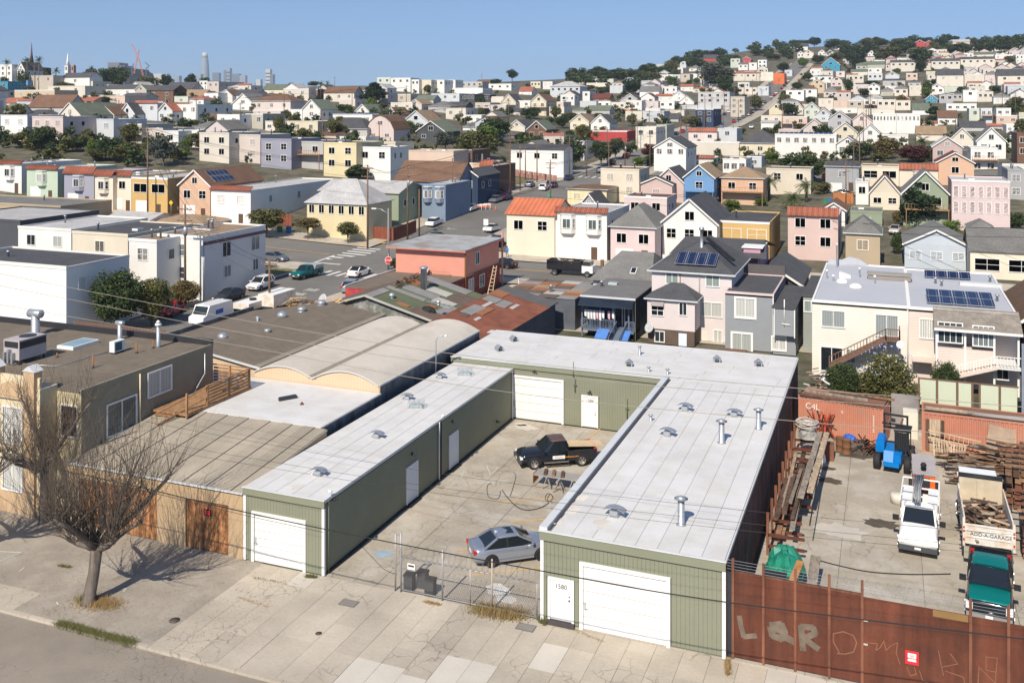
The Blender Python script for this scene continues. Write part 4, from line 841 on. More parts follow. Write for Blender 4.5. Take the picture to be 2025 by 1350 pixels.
# --- wire glass fence panels, hedge bed
pg=mat('pale_green_sheet',(.52,.56,.42),.6,var=.06,scale=1)
FN=thing('pale_green_fence','tall fence of pale green sheets between brown posts behind the containers','fence',(5,83.5,0))
fz0=AY(1815,748,83.5).z
xx=AY(1815,780,83.5).x;xe=AY(2015,780,83.5).x;n=5
cuts=[1817,1853,1893,1923,1937,1977,2014]
for i,(a,c)in enumerate(zip(cuts,cuts[1:])):
    xa,xc=AY(a,780,83.5).x,AY(c,780,83.5).x
    b=MB();b.box(xa-.07,xa+.07,83.42,83.56,0,fz0+.1,brw);b.build('post',FN)
    if i!=3:b=MB();b.box(xa+.09,xc-.09,83.47,83.51,.6,fz0-.02,pg);b.build('sheet',FN)
b=MB();b.box(xx,xe,83.44,83.54,fz0+.0,fz0+.1,brw);b.build('top_rail',FN)
TB=thing('tin_shed_wall','tall blue grey sheet wall at the right edge beside the pale green fence','wall',(xe+1,83,0));b=MB();b.box(xe+.1,xe+8,82.6,83,0,6.2,mat('blue_grey_sheet',(.22,.25,.3),.6,'vert',sp=.3));b.build('sheet',TB)
RH=thing('brown_shingle_house','house with dark brown shingled roof and wall cut by the right edge','house',(13,100,0));b=MB();b.box(11.2,18,95,108,0,5.8,mat('brown_shingle_wall',(.11,.07,.05),.9,'shingle',sp=.4));b.build('wall',RH);gable_y(RH,11.2,18,95,108,5.8,2.6,_M['brown_shingle_wall'],mat('brown_shingles',(.12,.075,.05),.9,'shingle',sp=.45,var=.12),.4)
# ================================================================ vehicles
def paint(key,c,metal=.0,rough=.25):
    m=mat(key,c,rough,var=.02,metal=metal,bump=0,spec=.5);return m
CHR=mat('chrome',(.55,.56,.58),.2,metal=.9,var=.03,bump=0);HLM=mat('headlight',(.75,.75,.72),.1,var=.02,bump=0);TLM=mat('tail_light',(.45,.02,.02),.2,var=.02,bump=0);AMB=mat('amber_lamp',(.6,.25,.03),.3,bump=0)
PLT=mat('number_plate',(.7,.7,.68),.5,bump=0);GRY=mat('grey_bumper',(.06,.065,.07),.6,bump=0);RIM=mat('alloy_rim',(.35,.36,.37),.35,metal=.7,bump=0);RIMD=mat('dark_rim',(.05,.045,.045),.4,metal=.4,bump=0)
_wheel={}
def wheel_meshes(r,w,rim):
    k=(r,w,rim.name)
    if k in _wheel:return _wheel[k]
    b=MB();b.lathe((0,0,0),[(r*.55,-w/2),(r*.93,-w/2),(r,-w/2+.03),(r,w/2-.03),(r*.93,w/2),(r*.62,w/2),(r*.6,w/2-.05)],BLK,20,(0,1,0));o=b.build('t');t=o.data;bpy.data.objects.remove(o)
    b=MB();b.lathe((0,0,0),[(r*.62,w/2-.06),(r*.60,w/2-.055)],RIMD,20,(0,1,0));b.lathe((0,0,0),[(r*.66,w/2-.02),(r*.62,w/2+.004),(r*.56,w/2-.01),(r*.55,w/2-.05)],rim,20,(0,1,0))
    for i in range(6):
        a=i*math.pi/3;b.bar((0,w/2-.012,0),(r*.6*math.cos(a),w/2-.012,r*.6*math.sin(a)),r*.18,.03,rim)
    b.lathe((0,0,0),[(r*.16,w/2-.02),(r*.14,w/2+.005),(.01,w/2+.006)],rim,10,(0,1,0))
    o=b.build('t');q=o.data;bpy.data.objects.remove(o);_wheel[k]=(t,q);return t,q
def loft(b,st,m,n2=None):
    # st: (x, z0, ztop, halfwidth); cross sections rounded at the shoulder
    rows=[]
    for x,z0,zt,hw in st:
        h=zt-z0;half=[(hw*.80,z0),(hw*.97,z0+h*.12),(hw,z0+h*.35),(hw*.995,z0+h*.62),(hw*.965,z0+h*.84),(hw*.90,z0+h*.96),(hw*.76,zt+.012),(hw*.4,zt+.03),(0,zt+.035)]
        rows.append([(x,y,z)for y,z in half]+[(x,-y,z)for y,z in reversed(half[:-1])])
    n=len(rows[0]);vs=[p for r in rows for p in r]
    fs=[(i*n+k,i*n+(k+1)%n,(i+1)*n+(k+1)%n,(i+1)*n+k)for i in range(len(rows)-1)for k in range(n)]
    fs+=[tuple(range(n-1,-1,-1)),tuple(range(len(vs)-n,len(vs)))]
    b.geo(vs,fs,m,True)
K={'crew':dict(L=6,W=1.02,r=.42,ax=(-1.9,2.05),body=[(-.85,.5,1.25,.98),(.6,.5,1.25,1.0),(1.4,.5,1.24,1.0),(1.65,.5,1.23,.99),(2.6,.5,1.21,.98),(2.93,.46,1.15,.97),(3.02,.5,1.06,.94)],cab=(-.8,-.65,.75,1.45,1.24,1.95,.9,.76)),
     'sedan':dict(L=4.65,W=.90,r=.33,ax=(-1.38,1.38),body=[(-2.32,.42,.80,.70),(-2.27,.30,.98,.80),(-2.0,.24,1.0,.87),(-1.6,.22,.99,.90),(-.4,.22,.97,.905),(.8,.22,.96,.905),(1.2,.22,.93,.90),(1.9,.22,.80,.87),(2.2,.26,.70,.80),(2.33,.38,.58,.68)],
        cab=(-1.80,-1.0,.18,1.12,.97,1.44,.80,.62)),
     'suv':dict(L=4.6,W=.92,r=.36,ax=(-1.35,1.38),body=[(-2.28,.45,.95,.78),(-2.22,.32,1.08,.86),(-1.4,.28,1.10,.92),(.8,.28,1.05,.92),(1.15,.28,1.03,.91),(1.9,.28,.93,.88),(2.18,.32,.84,.82),(2.3,.42,.7,.7)],
        cab=(-2.15,-1.8,.25,1.15,1.05,1.66,.83,.66)),
     'pickup':dict(L=5.4,W=.95,r=.39,ax=(-1.65,1.65),body=[(.35-1.0,.42,1.12,.93),(.2,.42,1.1,.95),(1.05,.42,1.08,.94),(1.3,.42,1.07,.93),(2.2,.42,.99,.90),(2.5,.45,.90,.86),(2.62,.55,.78,.76)],
        cab=(-.70,-.55,.45,1.22,1.08,1.76,.85,.66)),
     'truck':dict(L=6,W=1.02,r=.42,ax=(-1.9,2.05),body=[(0,.5,1.25,.98),(.6,.5,1.25,1.0),(1.4,.5,1.24,1.0),(1.65,.5,1.23,.99),(2.6,.5,1.21,.98),(2.93,.46,1.15,.97),(3.02,.5,1.06,.94)],
        cab=(.12,.22,.9,1.55,1.24,1.95,.9,.74))}
def vehicle(kind,label,cat,loc,rz,pm,rim=RIM,roofm=None,group=None,cabg=CARG,grille=GRY,bumper=None,shell=None,name=None,sc=1.0,hood=None,mirror=None):
    S=K[kind];o=thing(name or{'sedan':'car','suv':'car','pickup':'pickup_truck','truck':'pickup_truck','crew':'pickup_truck'}[kind],label,cat,loc,rz,group)
    if sc!=1:o.scale=(sc,sc,sc)
    W=S['W'];B=lambda b,n,p=o:b.build(n,p,world=False)
    b=MB();loft(b,S['body'],pm);body=B(b,'body')
    xr,rr,rf,xf,zb,zt,wb,wt=S['cab']
    # greenhouse: base ring, shoulder ring, roof
    n=0;b=MB();V=[]
    for x0,x1,z,w_ in((xr,xf,zb-.02,wb+.02),(rr,rf,zt-.05,wt+.03)):
        V+=[(x0,-w_,z),(x0+.25*(x1-x0),-w_-.02,z),(x0+.75*(x1-x0),-w_-.02,z),(x1-.02,-w_*.92,z),(x1,w_*.0,z+.0),(x1-.02,w_*.92,z),(x0+.75*(x1-x0),w_+.02,z),(x0+.25*(x1-x0),w_+.02,z),(x0,w_,z)]
    n=9;side=[(i,i+1,n+i+1,n+i)for i in range(8)]
    b.geo(V,[side[0],side[1],side[2]],cabg);B(b,'side_window')
    b=MB();b.geo(V,[side[5],side[6],side[7]],cabg);B(b,'side_window')
    b=MB();b.geo(V,[side[3],side[4]],cabg,True);B(b,'windscreen')
    b=MB();b.geo(V,[(8,0,n,n+8)],cabg);B(b,'rear_window')
    b=MB();rm=roofm or pm;rw=wt+.035
    loftz=[]
    for x,dz,k in((rr-.06,0,.93),(rr+.12,.035,1),((rr+rf)/2,.055,1.02),(rf-.12,.03,1),(rf+.05,-.005,.93)):
        loftz.append([(x,rw*k,zt-.055),(x,rw*k,zt-.03+dz*.4),(x,rw*k*.8,zt-.005+dz),(x,0,zt+.01+dz),(x,-rw*k*.8,zt-.005+dz),(x,-rw*k,zt-.03+dz*.4),(x,-rw*k,zt-.055)])
    m_=7;vs=[p for r in loftz for p in r];b.geo(vs,[(i*m_+k,i*m_+(k+1)%m_,(i+1)*m_+(k+1)%m_,(i+1)*m_+k)for i in range(4)for k in range(m_)]+[(0,1,2,3,4,5,6),tuple(range(34,27,-1))],rm,True);B(b,'roof')
    for s in(-1,1):
        b=MB();b.bar((xf-.02,s*(wb*.97),zb-.01),(rf,s*(wt+.02),zt-.04),.09,.05,pm);b.bar((xr,s*(wb+.01),zb-.01),(rr,s*(wt+.02),zt-.04),.12 if kind=='sedan' else .2,.06,pm)
        xm=rr+(rf-rr)*.45;b.bar((xm,s*(wb+.045),zb),(xm,s*(wt+.055),zt-.04),.09,.04,pm if kind!='sedan' else BLK)
        if kind=='suv':b.bar((xr+.65,s*(wb+.045),zb),(rr+.5,s*(wt+.055),zt-.04),.12,.04,pm)
        B(b,'pillar')
    if kind in('pickup','truck','crew'):  # open load bed
        bl,zf,zr_=(-2.68,.62,1.12)if kind=='pickup' else(-2.9,.7,1.3);x1=S['body'][0][0]
        if kind=='truck' and roofm is None:pass
        b=MB();t=.06
        b.box(bl,x1,-W,-W+t,zf-.18,zr_,pm);b.box(bl,x1,W-t,W,zf-.18,zr_,pm);b.box(x1-t,x1,-W+t,W-t,zf,zr_,pm);b.box(bl,x1,-W+t,W-t,zf-.12,zf,BLK);B(b,'load_bed')
        b=MB();b.box(bl-.05,bl-.002,-W+.04,W-.04,zf-.1,zr_,pm);tg_=B(b,'tailgate');b=MB();b.box(bl-.07,bl-.052,-.14,.14,zr_-.2,zr_-.13,BLK);B(b,'handle',tg_)
        b=MB();b.box(bl-.2,bl-.06,-W+.05,W-.05,zf-.28,zf-.12,CHR);B(b,'rear_bumper')
        if shell:
            b=MB();b.prism([(bl,-W+.02,zr_+.002),(bl,-W+.02,zr_+.2),(bl+.25,-.66,1.74),(x1-.05,-.66,1.74),(x1-.05,-W+.02,zr_+.002)],(0,2*W-.04,0),shell);c_=B(b,'bed_cap')
            b=MB();b.box(bl+.3,x1-.25,-W+.0,-W+.02,zr_+.12,zr_+.46,cabg);b.box(bl+.3,x1-.25,W-.02,W-.0,zr_+.12,zr_+.46,cabg);B(b,'side_window',c_)
    for x in S['ax']:
        for s in(-1,1):
            r=S['r'];P=[(x+r*1.2*math.cos(t),0,r+r*1.18*math.sin(t))for t in[math.radians(-8+196*k/12)for k in range(13)]]
            b=MB();b.prism([(p[0],s*(W-.3),p[2])for p in P],(0,s*.318,0),BLK);B(b,'wheel_arch')
            t_,q_=wheel_meshes(r,.22,rim)
            w_=inst(t_,'wheel',o,(x,s*(W-.085),r),(0,0,0 if s>0 else math.pi),world=False);inst(q_,'rim',w_,world=False)
    fx=S['body'][-1][0];fz0,fz1=S['body'][-1][1],S['body'][-1][2];fw=S['body'][-1][3];xl=S['body'][-2][0];wl=S['body'][-2][3];zl=S['body'][-2][2]
    for s in(-1,1):
        b=MB();b.obox((xl+(.05 if kind in('truck','crew')else .03),s*(wl-.12),zl-(.24 if kind in('truck','crew')else .13)),(.09,0,0),(0,.15,0),(0,0,.08 if kind not in('truck','crew')else .16),HLM);B(b,'headlight')
        b=MB();bx=S['body'][0][0]if kind in('sedan','suv')else(-2.68 if kind=='pickup' else-2.9);hz=.85 if kind=='sedan' else 1.0
        if kind!='truck' or roofm is None:b.obox((bx+.06,s*(W-.13 if kind!='sedan' else .70),hz),(.09,0,0),(0,.12,0),(0,0,.09 if kind=='sedan' else .15),TLM);B(b,'tail_light')
        b=MB();mx=xf-.25;ml=mirror or 1;b.obox((mx,s*(W+.1*ml),zb+.1),(.05*ml,0,0),(0,.09*ml,0),(0,0,.07*ml),pm if not mirror else BLK);b.bar((mx,s*(wb),zb+.03),(mx,s*(W+.05*ml),zb+.06),.04,.04,BLK);B(b,'wing_mirror')
    b=MB();bm=bumper or GRY;zt_=fz1;big=kind in('truck','crew')
    if big:
        b.box(fx-.12,fx+.03,-.66,.66,.66,1.1,grille);[b.box(fx+.031,fx+.05,-.6,.6,z,z+.05,BLK)for z in(.74,.87,1.0)]
    else:b.box(fx-.02,fx+.02,-fw+.16,fw-.16,fz0+.12,fz1-.02,grille);B(b,'grille')
    if bumper or kind in('pickup','truck','crew'):b=MB();b.box(fx-.12,fx+.10,-W+.04,W-.04,fz0-.12,fz0+.13,bm);B(b,'front_bumper')
    b=MB();b.box(fx+.021 if kind in('sedan','suv')else fx+.101,fx+.035 if kind in('sedan','suv')else fx+.115,-.16,.16,fz0-.02,fz0+.1,PLT);B(b,'number_plate')
    if kind in('sedan','suv'):
        b=MB();b.box(S['body'][0][0]-.02,S['body'][0][0]-.003,-.17,.17,.62 if kind=='sedan' else .75,.75 if kind=='sedan' else .88,PLT);B(b,'number_plate')
        for s in(-1,1):
            for xx in(-.35,.55):b=MB();b.box(xx-.1,xx+.1,s*(W-.003)-.012,s*(W-.003)+.012,.80 if kind=='sedan' else .9,.83 if kind=='sedan' else .93,CHR);B(b,'door_handle')
            b=MB();b.box(-.95,.98,s*W-.01,s*W+.015,.25,.34,pm if kind=='sedan' else GRY);B(b,'sill')
    if hood:b=MB();loft(b,[(x,zt-.03,zt+.012,hw*.9)for x,z0,zt,hw in S['body'][-5:-1]],hood);B(b,'bonnet')
    return o
silver=paint('silver_paint',(.36,.39,.46),.6,.25);blackp=paint('black_paint',(.012,.014,.02),0,.12);whitep=paint('white_car_paint',(.78,.78,.76),0,.2);tealp=paint('teal_paint',(.0,.17,.15),.2,.22);darkp=paint('charcoal_paint',(.05,.055,.065),.4,.2);greyp=paint('grey_paint',(.20,.21,.23),.5,.25);redp=paint('red_paint',(.5,.01,.02),0,.2);navyp=paint('navy_car_paint',(.02,.03,.08),.2,.2);marp=paint('maroon_paint',(.08,.02,.06),.2,.2);bluep=paint('pale_blue_car_paint',(.28,.32,.38),.4,.25);dgreenp=paint('dark_green_paint',(.02,.06,.05),.2,.25)
def carat(kind,lb,px0,py0,px1,py1,pm,cat='car',**k):  # wheels' line from tail (px0,py0) to nose (px1,py1) on the ground
    A,B_=GT(px0,py0),GT(px1,py1);c=(A+B_)/2;a=math.atan2(B_.y-A.y,B_.x-A.x)
    return vehicle(kind,lb,cat,(c.x,c.y,T(c.x,c.y)+k.pop('dz',.01)),a,pm,**k)
A,B_=G(965,1121),G(1075,1105);d_=(B_-A).normalized();nrm=Vector((-d_.y,d_.x,0))
c=A+d_*1.35+nrm*.9
SUB=vehicle('sedan','silver sedan parked in the court behind the wire fence','car',(c.x+.25,c.y,.01),math.atan2(d_.y,d_.x),silver,rim=RIMD)
b=MB();b.box(-.45,.0,-.38,.38,1.482,1.497,GLD);b.build('sunroof',SUB,world=False);b=MB();b.prism([(-.98,-.02,1.45),(-.78,-.02,1.47),(-.95,-.02,1.56)],(0,.04,0),WHITE);b.build('aerial_fin',SUB,world=False)
A,B_=G(1160,921),G(1040,930);d_=(B_-A).normalized();nrm=Vector((d_.y,-d_.x,0));c=(A+B_)/2+nrm*.9
TAC=vehicle('pickup','black pickup truck with faded roof and pale plywood in its bed','pickup truck',(c.x+.1,c.y+.1,.01),math.atan2(d_.y,d_.x),blackp,roofm=paint('faded_brown_roof',(.10,.06,.055),0,.5),rim=mat('bright_rim',(.5,.48,.46),.3,metal=.6))
b=MB();b.obox((-1.95,0,1.22),(1.35,0,.08),(0,.58,0),(0,0,.02),mat('pale_plywood',(.58,.43,.27),.7,'streak',var=.06));tag(b.build('plywood_sheet',None,world=False),'pale plywood sheet lying in the black pickup bed','plywood');ply=bpy.data.objects['plywood_sheet.001']if 'plywood_sheet.001' in bpy.data.objects else None
po=[o for o in COL.objects if o.get('category')=='plywood'][0];po.location=TAC.location;po.rotation_euler=TAC.rotation_euler
b=MB();b.box(-.45,.40,.955,.962,.62,.84,WHITE);b.build('door_sign',TAC,world=False)
yl=mat('orange_lettering',(.7,.3,.05),.5);text('studiosny.com',.17,yl,(-.92,.966,.73),TAC,(math.pi/2,0,math.pi),world=False);text('STUDIO',.15,mat('grey_lettering',(.4,.4,.4),.6),(-.02,.966,.73),TAC,(math.pi/2,0,math.pi),world=False)
b=MB();b.box(-.7,1.0,.93,1.08,.42,.47,CHR);b.box(-.7,1.0,-1.08,-.93,.42,.47,CHR);b.build('side_step',TAC,world=False)
# service truck with rack, facing the street
A=G(1820,1103);ST=vehicle('truck','white service truck with ladder rack carrying grey pipes, nose towards the street','truck',(A.x+.05,A.y+2.95,.01),-math.pi/2-.06,whitep,mirror=1.8,name='service_truck',grille=GRY,bumper=GRY)
rk=MB()
for x in(-2.7,-1.2,.1):
    for s in(-1,1):rk.bar((x,s*.98,1.2),(x,s*.98,2.25),.07,.07,WHITE)
    rk.bar((x,-.98,2.25),(x,.98,2.25),.07,.07,WHITE)
for s in(-1,1):rk.bar((-2.75,s*.98,2.25),(.95,s*.98,2.25),.07,.07,WHITE)
rk.build('ladder_rack',ST,world=False)
b=MB();[b.box(-2.85,-.15,s*.7-.3,s*.7+.3,1.0,1.72,whitep)for s in(-1,1)];b.build('tool_locker',ST,world=False)
pb=thing('pipe_bundle','bundle of grey pipes lying over the white service truck rack','pipes',ST.location,0);pb.rotation_euler=ST.rotation_euler
for i in range(16):
    b=MB();y=-.25+.5*rnd.random();b.tube([(-2.9+rnd.uniform(0,.4),y*1.5-.1,2.35+rnd.uniform(0,.25)),(-.6,y*.8-.1,2.33+rnd.uniform(0,.2)),(1.0+rnd.uniform(-.1,.2),y-.1,2.30+rnd.uniform(0,.18))],.035,mat('grey_pipe',(.25,.26,.26),.6,tint=.3),6);b.build('pipe',pb,world=False)
# dump truck, tail to the street
A=G(1893,1190);dx0,dx1,dy=3.75,6.15,56.6
DT=thing('dump_truck','white tipper truck with old lumber in its high box, tail to the street','truck',((dx0+dx1)/2,dy,0))
dw=mat('worn_white_paint',(.66,.63,.57),.6,var=.12,scale=1.5,col2=(.55,.45,.35));rustw=mat('dusty_steel',(.50,.42,.30),.8,var=.18)
b=MB();b.box(dx0,dx1,dy,dy+.06,1.15,2.2,dw)
for z in(1.15,1.5,1.85,2.12):b.box(dx0+.1,dx1-.1,dy-.035,dy-.002,z,z+.05,dw)
tgt=b.build('tailgate',DT);text('ADD-A-GARAGE',.27,mat('dark_lettering',(.08,.1,.12),.6),((dx0+dx1)/2+.1,dy-.012,1.70),tgt)
b=MB();b.box(dx0-.06,dx0+.06,dy-.04,dy+.14,1.0,2.45,dw);b.box(dx1-.06,dx1+.06,dy-.04,dy+.14,1.0,2.45,dw);b.build('tail_post',DT)
for xx in(dx0,dx1):
    for z in(1.3,1.75,1.95):b=MB();b.box(xx-.04,xx+.04,dy-.06,dy-.042,z,z+.12,TLM);b.build('tail_light',DT)
b=MB();b.box(dx0,dx0+.07,dy+.15,dy+5,1.15,2.5,dw);b.box(dx1-.07,dx1,dy+.15,dy+5,1.15,2.5,dw);b.box(dx0+.08,dx1-.08,dy+.15,dy+5,1.1,1.2,rustw);b.box(dx0+.08,dx1-.08,dy+4.9,dy+5,1.2,2.9,rustw);b.box(dx0+1.0,dx0+1.35,dy+4.75,dy+4.89,1.2,2.8,rustw);b.build('tipper_box',DT)
b=MB();b.tube([(dx0+.05,dy+5.15,2.95),(dx1-.05,dy+5.15,2.95)],.16,BLK,10);b.box(dx0,dx1,dy+5.35,dy+5.8,2.8,2.9,dw);b.build('tarp_roll',DT)
b=MB();b.box(dx0+.2,dx1-.2,dy+5.6,dy+7.6,1.0,2.6,whitep);b.box(dx0+.5,dx1-.5,dy+.3,dy+7,.7,1.05,DKM);b.build('cab',DT)
b=MB();b.box(dx0,dx0+.75,dy-.02,dy+.0,.35,1.0,mat('mud_flap',(.35,.33,.26),.8));b.box(dx0+.2,dx1-.2,dy+.02,dy+.2,.6,.9,DKM);b.build('mud_flap',DT)
for yy in(dy+1.3,dy+6.4):
    for xx in(dx0+.2,dx1-.2):t_,q_=wheel_meshes(.5,.35,RIM);w_=inst(t_,'wheel',DT,(xx,yy,.5),(0,0,math.pi/2 if xx<5 else-math.pi/2));inst(q_,'rim',w_,world=False)
oldw=[mat('old_wood_%s'%n_,c_,.9,'streak',var=.2,scale=4,tint=.25)for n_,c_ in(('brown',(.22,.125,.07)),('grey',(.26,.22,.18)),('dark',(.11,.065,.045)),('pale',(.38,.29,.20)))]
def scrap(name,lb,cat,cx,cy,z0,sx,sy,h,n,L=(.6,1.8),seed=5,mats=oldw,dirn=None,tilt=.25,wd=(.08,.22)):
    R=random.Random(seed);o=thing(name,lb,cat,(cx,cy,z0))
    for i in range(n):
        u,v=R.uniform(-1,1),R.uniform(-1,1);k=1-.65*max(abs(u),abs(v))**3;l=R.uniform(*L)/2;a=R.uniform(0,6.28)if dirn is None else dirn+R.uniform(-.15,.15)
        t=R.uniform(-tilt,tilt);ax=Vector((math.cos(a)*math.cos(t),math.sin(a)*math.cos(t),math.sin(t)));ay=Vector((-math.sin(a),math.cos(a),R.uniform(-.2,.2))).normalized();az=ax.cross(ay)
        b=MB();b.obox((cx+u*sx,cy+v*sy,z0+.05+h*k*(i+1)/n),ax*l,ay*R.uniform(*wd)/2,az*.025,R.choice(mats));b.build('plank',o)
    return o
scrap('lumber_load','heap of broken old lumber filling the white tipper box','lumber',(dx0+dx1)/2,dy+2.3,1.2,.95,1.9,1.25,120,(.5,1.5),3)
# teal pickup nose to the fence
A,B_=G(1905,1222),G(1990,1235);TP=vehicle('crew','teal and black pickup truck nose close to the rusty fence','pickup truck',(4.7,53.1,.01),-math.pi/2-.10,blackp,roofm=tealp,hood=tealp,bumper=CHR,mirror=1.7,grille=CHR)
# ================================================================ the storage yard
rustm=mat('rusty_steel',(.125,.04,.022),.85,'streak',var=.16,scale=1.5,col2=(.10,.036,.022));rustl=mat('rust_light',(.18,.075,.045),.85,'streak',var=.2,scale=3)
zt=AY(1440,1128,43.2).z
FR=thing('rusty_steel_fence','high fence of rusty steel sheets with scratched letters along the pavement','fence',(-2,43.2,0))
cuts=[1441,1450,1510,1573,1640,1705,1919,1994,2075]
X=[AY(c_,1200,43.2).x for c_ in cuts];X[0]=-6.66
for i in range(len(X)-1):
    if i==0:continue
    b=MB();b.box(X[i]+.02,X[i+1]-.02,43.17,43.21,.12,zt-.02*i,rustm);b.build('steel_sheet',FR)
for i in range(1,len(X)):
    b=MB();b.box(X[i]-.055,X[i]+.055,43.09,43.17,.06,zt+.62,rustl);b.build('post',FR)
b=MB();b.box(X[0],X[1],43.1,43.2,.1,zt,DKM);b.build('end_plate',FR);b=MB();b.bar((X[1],43.28,zt-.04),(X[5],43.28,zt-.06),.12,.08,rustl);b.build('rail',FR);b=MB();b.box(AY(1845,1200,43.1).x,AY(1915,1200,43.1).x,43.155,43.168,zt-.38,zt-.1,mat('olive_bar',(.22,.13,.05),.8));b.build('rail',FR)
for z in(zt-2.1,zt-1.1):b=MB();b.box(X[5]-.02,X[5]+.22,43.14,43.165,z,z+.07,mat('bolt_plate',(.45,.42,.38),.6));b.build('hinge_plate',FR)
b=MB();[b.bar((X[0],43.13,zt+.14+.13*k),(X[-1],43.13,zt+.10+.13*k),.012,.012,GALV)for k in range(4)];tag(b.build('barbed_wire',FR),kind='stuff')
def helix(mb,A,B_,r,pitch,m,t=.006):
    A,B_=Vector(A),Vector(B_);L=(B_-A).length;n=int(L/pitch*14);u=(B_-A).normalized();v=Vector((0,0,1));w_=u.cross(v)
    mb.tube([A+(B_-A)*i/n+(v*math.cos(i*2*math.pi/14)+w_*math.sin(i*2*math.pi/14))*r for i in range(n+1)],t,m,3)
b=MB();helix(b,(X[3],43.45,zt+.25),(X[6],43.45,zt+.2),.28,.42,GALV);tag(b.build('razor_wire'),'long coil of razor wire lying behind the rusty fence top','razor wire')
sc_=mat('scratched_metal',(.15,.115,.085),.7,var=.3,scale=6);sc2=mat('scratch_line',(.21,.095,.055),.8,var=.2,scale=6)
def strokes(name,pts,w_,m,par=FR,Y=43.166):
    b=MB()
    for S_ in pts:
        P=[AY(px,py,Y)for px,py in S_]
        for i,(a,c)in enumerate(zip(P,P[1:])):b.obox((a+c)/2+Vector((0,-.0015*i,0)),(c-a)/2*(1.02+w_*.3/(c-a).length),(c-a).normalized().cross(Vector((0,1,0)))*w_/2,(0,.004,0),m)
    return b.build(name,par)
strokes('letter_l',[((1462,1218),(1466,1240),(1471,1258),(1495,1256))],.22,sc_);strokes('letter_q',[((1524,1236),(1545,1234),(1552,1250),(1545,1262),(1528,1256),(1524,1240),(1548,1246)),((1548,1256),(1570,1268))],.30,sc_);strokes('letter_r',[((1588,1284),(1584,1238),(1608,1240),(1612,1252),(1590,1261),(1618,1282)),],.26,sc_)
strokes('letter_d',[((1660,1290),(1648,1268),(1648,1252),(1668,1248),(1688,1256),(1694,1270),(1688,1288),(1672,1292),(1656,1291))],.05,sc2)
strokes('scratches',[((1716,1270),(1735,1272),(1732,1285),(1740,1280),(1748,1266),(1752,1285),(1762,1275),(1775,1270),(1772,1290),(1780,1312)),((1856,1286),(1862,1318),(1894,1312),(1880,1292)),((1862,1318),(1866,1335)),((1793,1318),(1800,1335),(1812,1332),(1808,1318)),((1818,1325),(1825,1345),(1838,1350)),((1870,1326),(1905,1338),(1908,1350)),((1934,1350),(1936,1318),(1968,1350),(1972,1300),(1950,1298),(1950,1324),(1970,1328))],.035,sc2)
a,c=AY(1790,1312,43.1),AY(1817,1290,43.1);b=MB();b.box(a.x,c.x,43.135,43.15,a.z,c.z,redsign);b.box(a.x+.1,c.x-.1,43.125,43.134,a.z+.14,c.z-.1,WHITE);s_=tag(b.build('sign'),'red and white no parking sign on the rusty steel fence','sign')
text('NO\nPARKING',.105,redsign,((a.x+c.x)/2,43.118,(a.z+c.z)/2+.03),s_)
orng=mat('faded_orange_container',(.47,.19,.12),.75,var=.12,scale=1.2,col2=(.43,.21,.14))
def container(lb,x,y,rz,L,h,doorx=None):
    o=thing('shipping_container',lb,'container',(x,y,0),rz);b=MB();D=2.44;n=int(L/.28)
    P=[]
    for i in range(n):
        u0=.1+(L-.2)*i/n;w_=(L-.2)/n;P+=[(u0,0),(u0+w_*.35,0),(u0+w_*.5,.05),(u0+w_*.85,.05)]
    P.append((L-.1,0));m_=len(P)
    for yy,s in((0.02,1),(D-.02,-1)):b.geo([(px_,yy+s*py_,.15)for px_,py_ in P]+[(px_,yy+s*py_,h-.12)for px_,py_ in P],[(i,i+1,m_+i+1,m_+i)for i in range(m_-1)],orng)
    b.build('corrugated_side',o,world=False)
    b=MB()
    for u in(0,L-.12):
        for v in(0,D-.12):b.box(u,u+.12,v,v+.12,0,h,orng)
    for v in(0,D-.1):b.box(.121,L-.121,v+.0,v+.1,0,.15,orng);b.box(.121,L-.121,v,v+.1,h-.12,h,orng)
    b.box(.02,.06,.121,D-.121,.1,h-.1,orng);b.box(L-.06,L-.02,.121,D-.121,.1,h-.1,orng);b.build('frame',o,world=False)
    b=MB();b.box(.12,L-.12,.1,D-.1,h-.08,h-.03,mat('rusty_roof',(.22,.11,.07),.9,var=.25,scale=2));b.build('roof',o,world=False);return o
C1=container('faded orange shipping container with white letters behind the scrap heap',-6.3,75.0,math.radians(-10),6.06,2.75);C2=container('faded orange shipping container with wooden door behind the ladder',2.2,74.0,math.radians(-1.5),7.0,2.8)
wl=mat('white_stencil',(.72,.70,.66),.7,var=.15,scale=8);text('C4L',.62,wl,(1.05,-.02,2.05),C1,world=False);text('0',.3,wl,(3.2,-.02,2.0),C1,world=False);b=MB();[b.box(5.35,5.42,-.012,-.003,.9+k*.16,1.0+k*.16,wl)for k in range(8)];b.build('serial_lettering',C1,world=False);b=MB();[b.box(5.85,5.91,-.012,-.003,.9+k*.16,1.0+k*.16,wl)for k in range(9)];b.build('serial_lettering',C2,world=False)
b=MB();b.box(.25,1.35,-.04,-.005,.1,2.35,oldw[3]);b.box(.25,.5,-.06,-.041,.1,2.35,oldw[2]);b.box(1.2,1.45,-.06,-.041,.9,2.35,oldw[2]);b.build('wooden_door',C2,world=False)
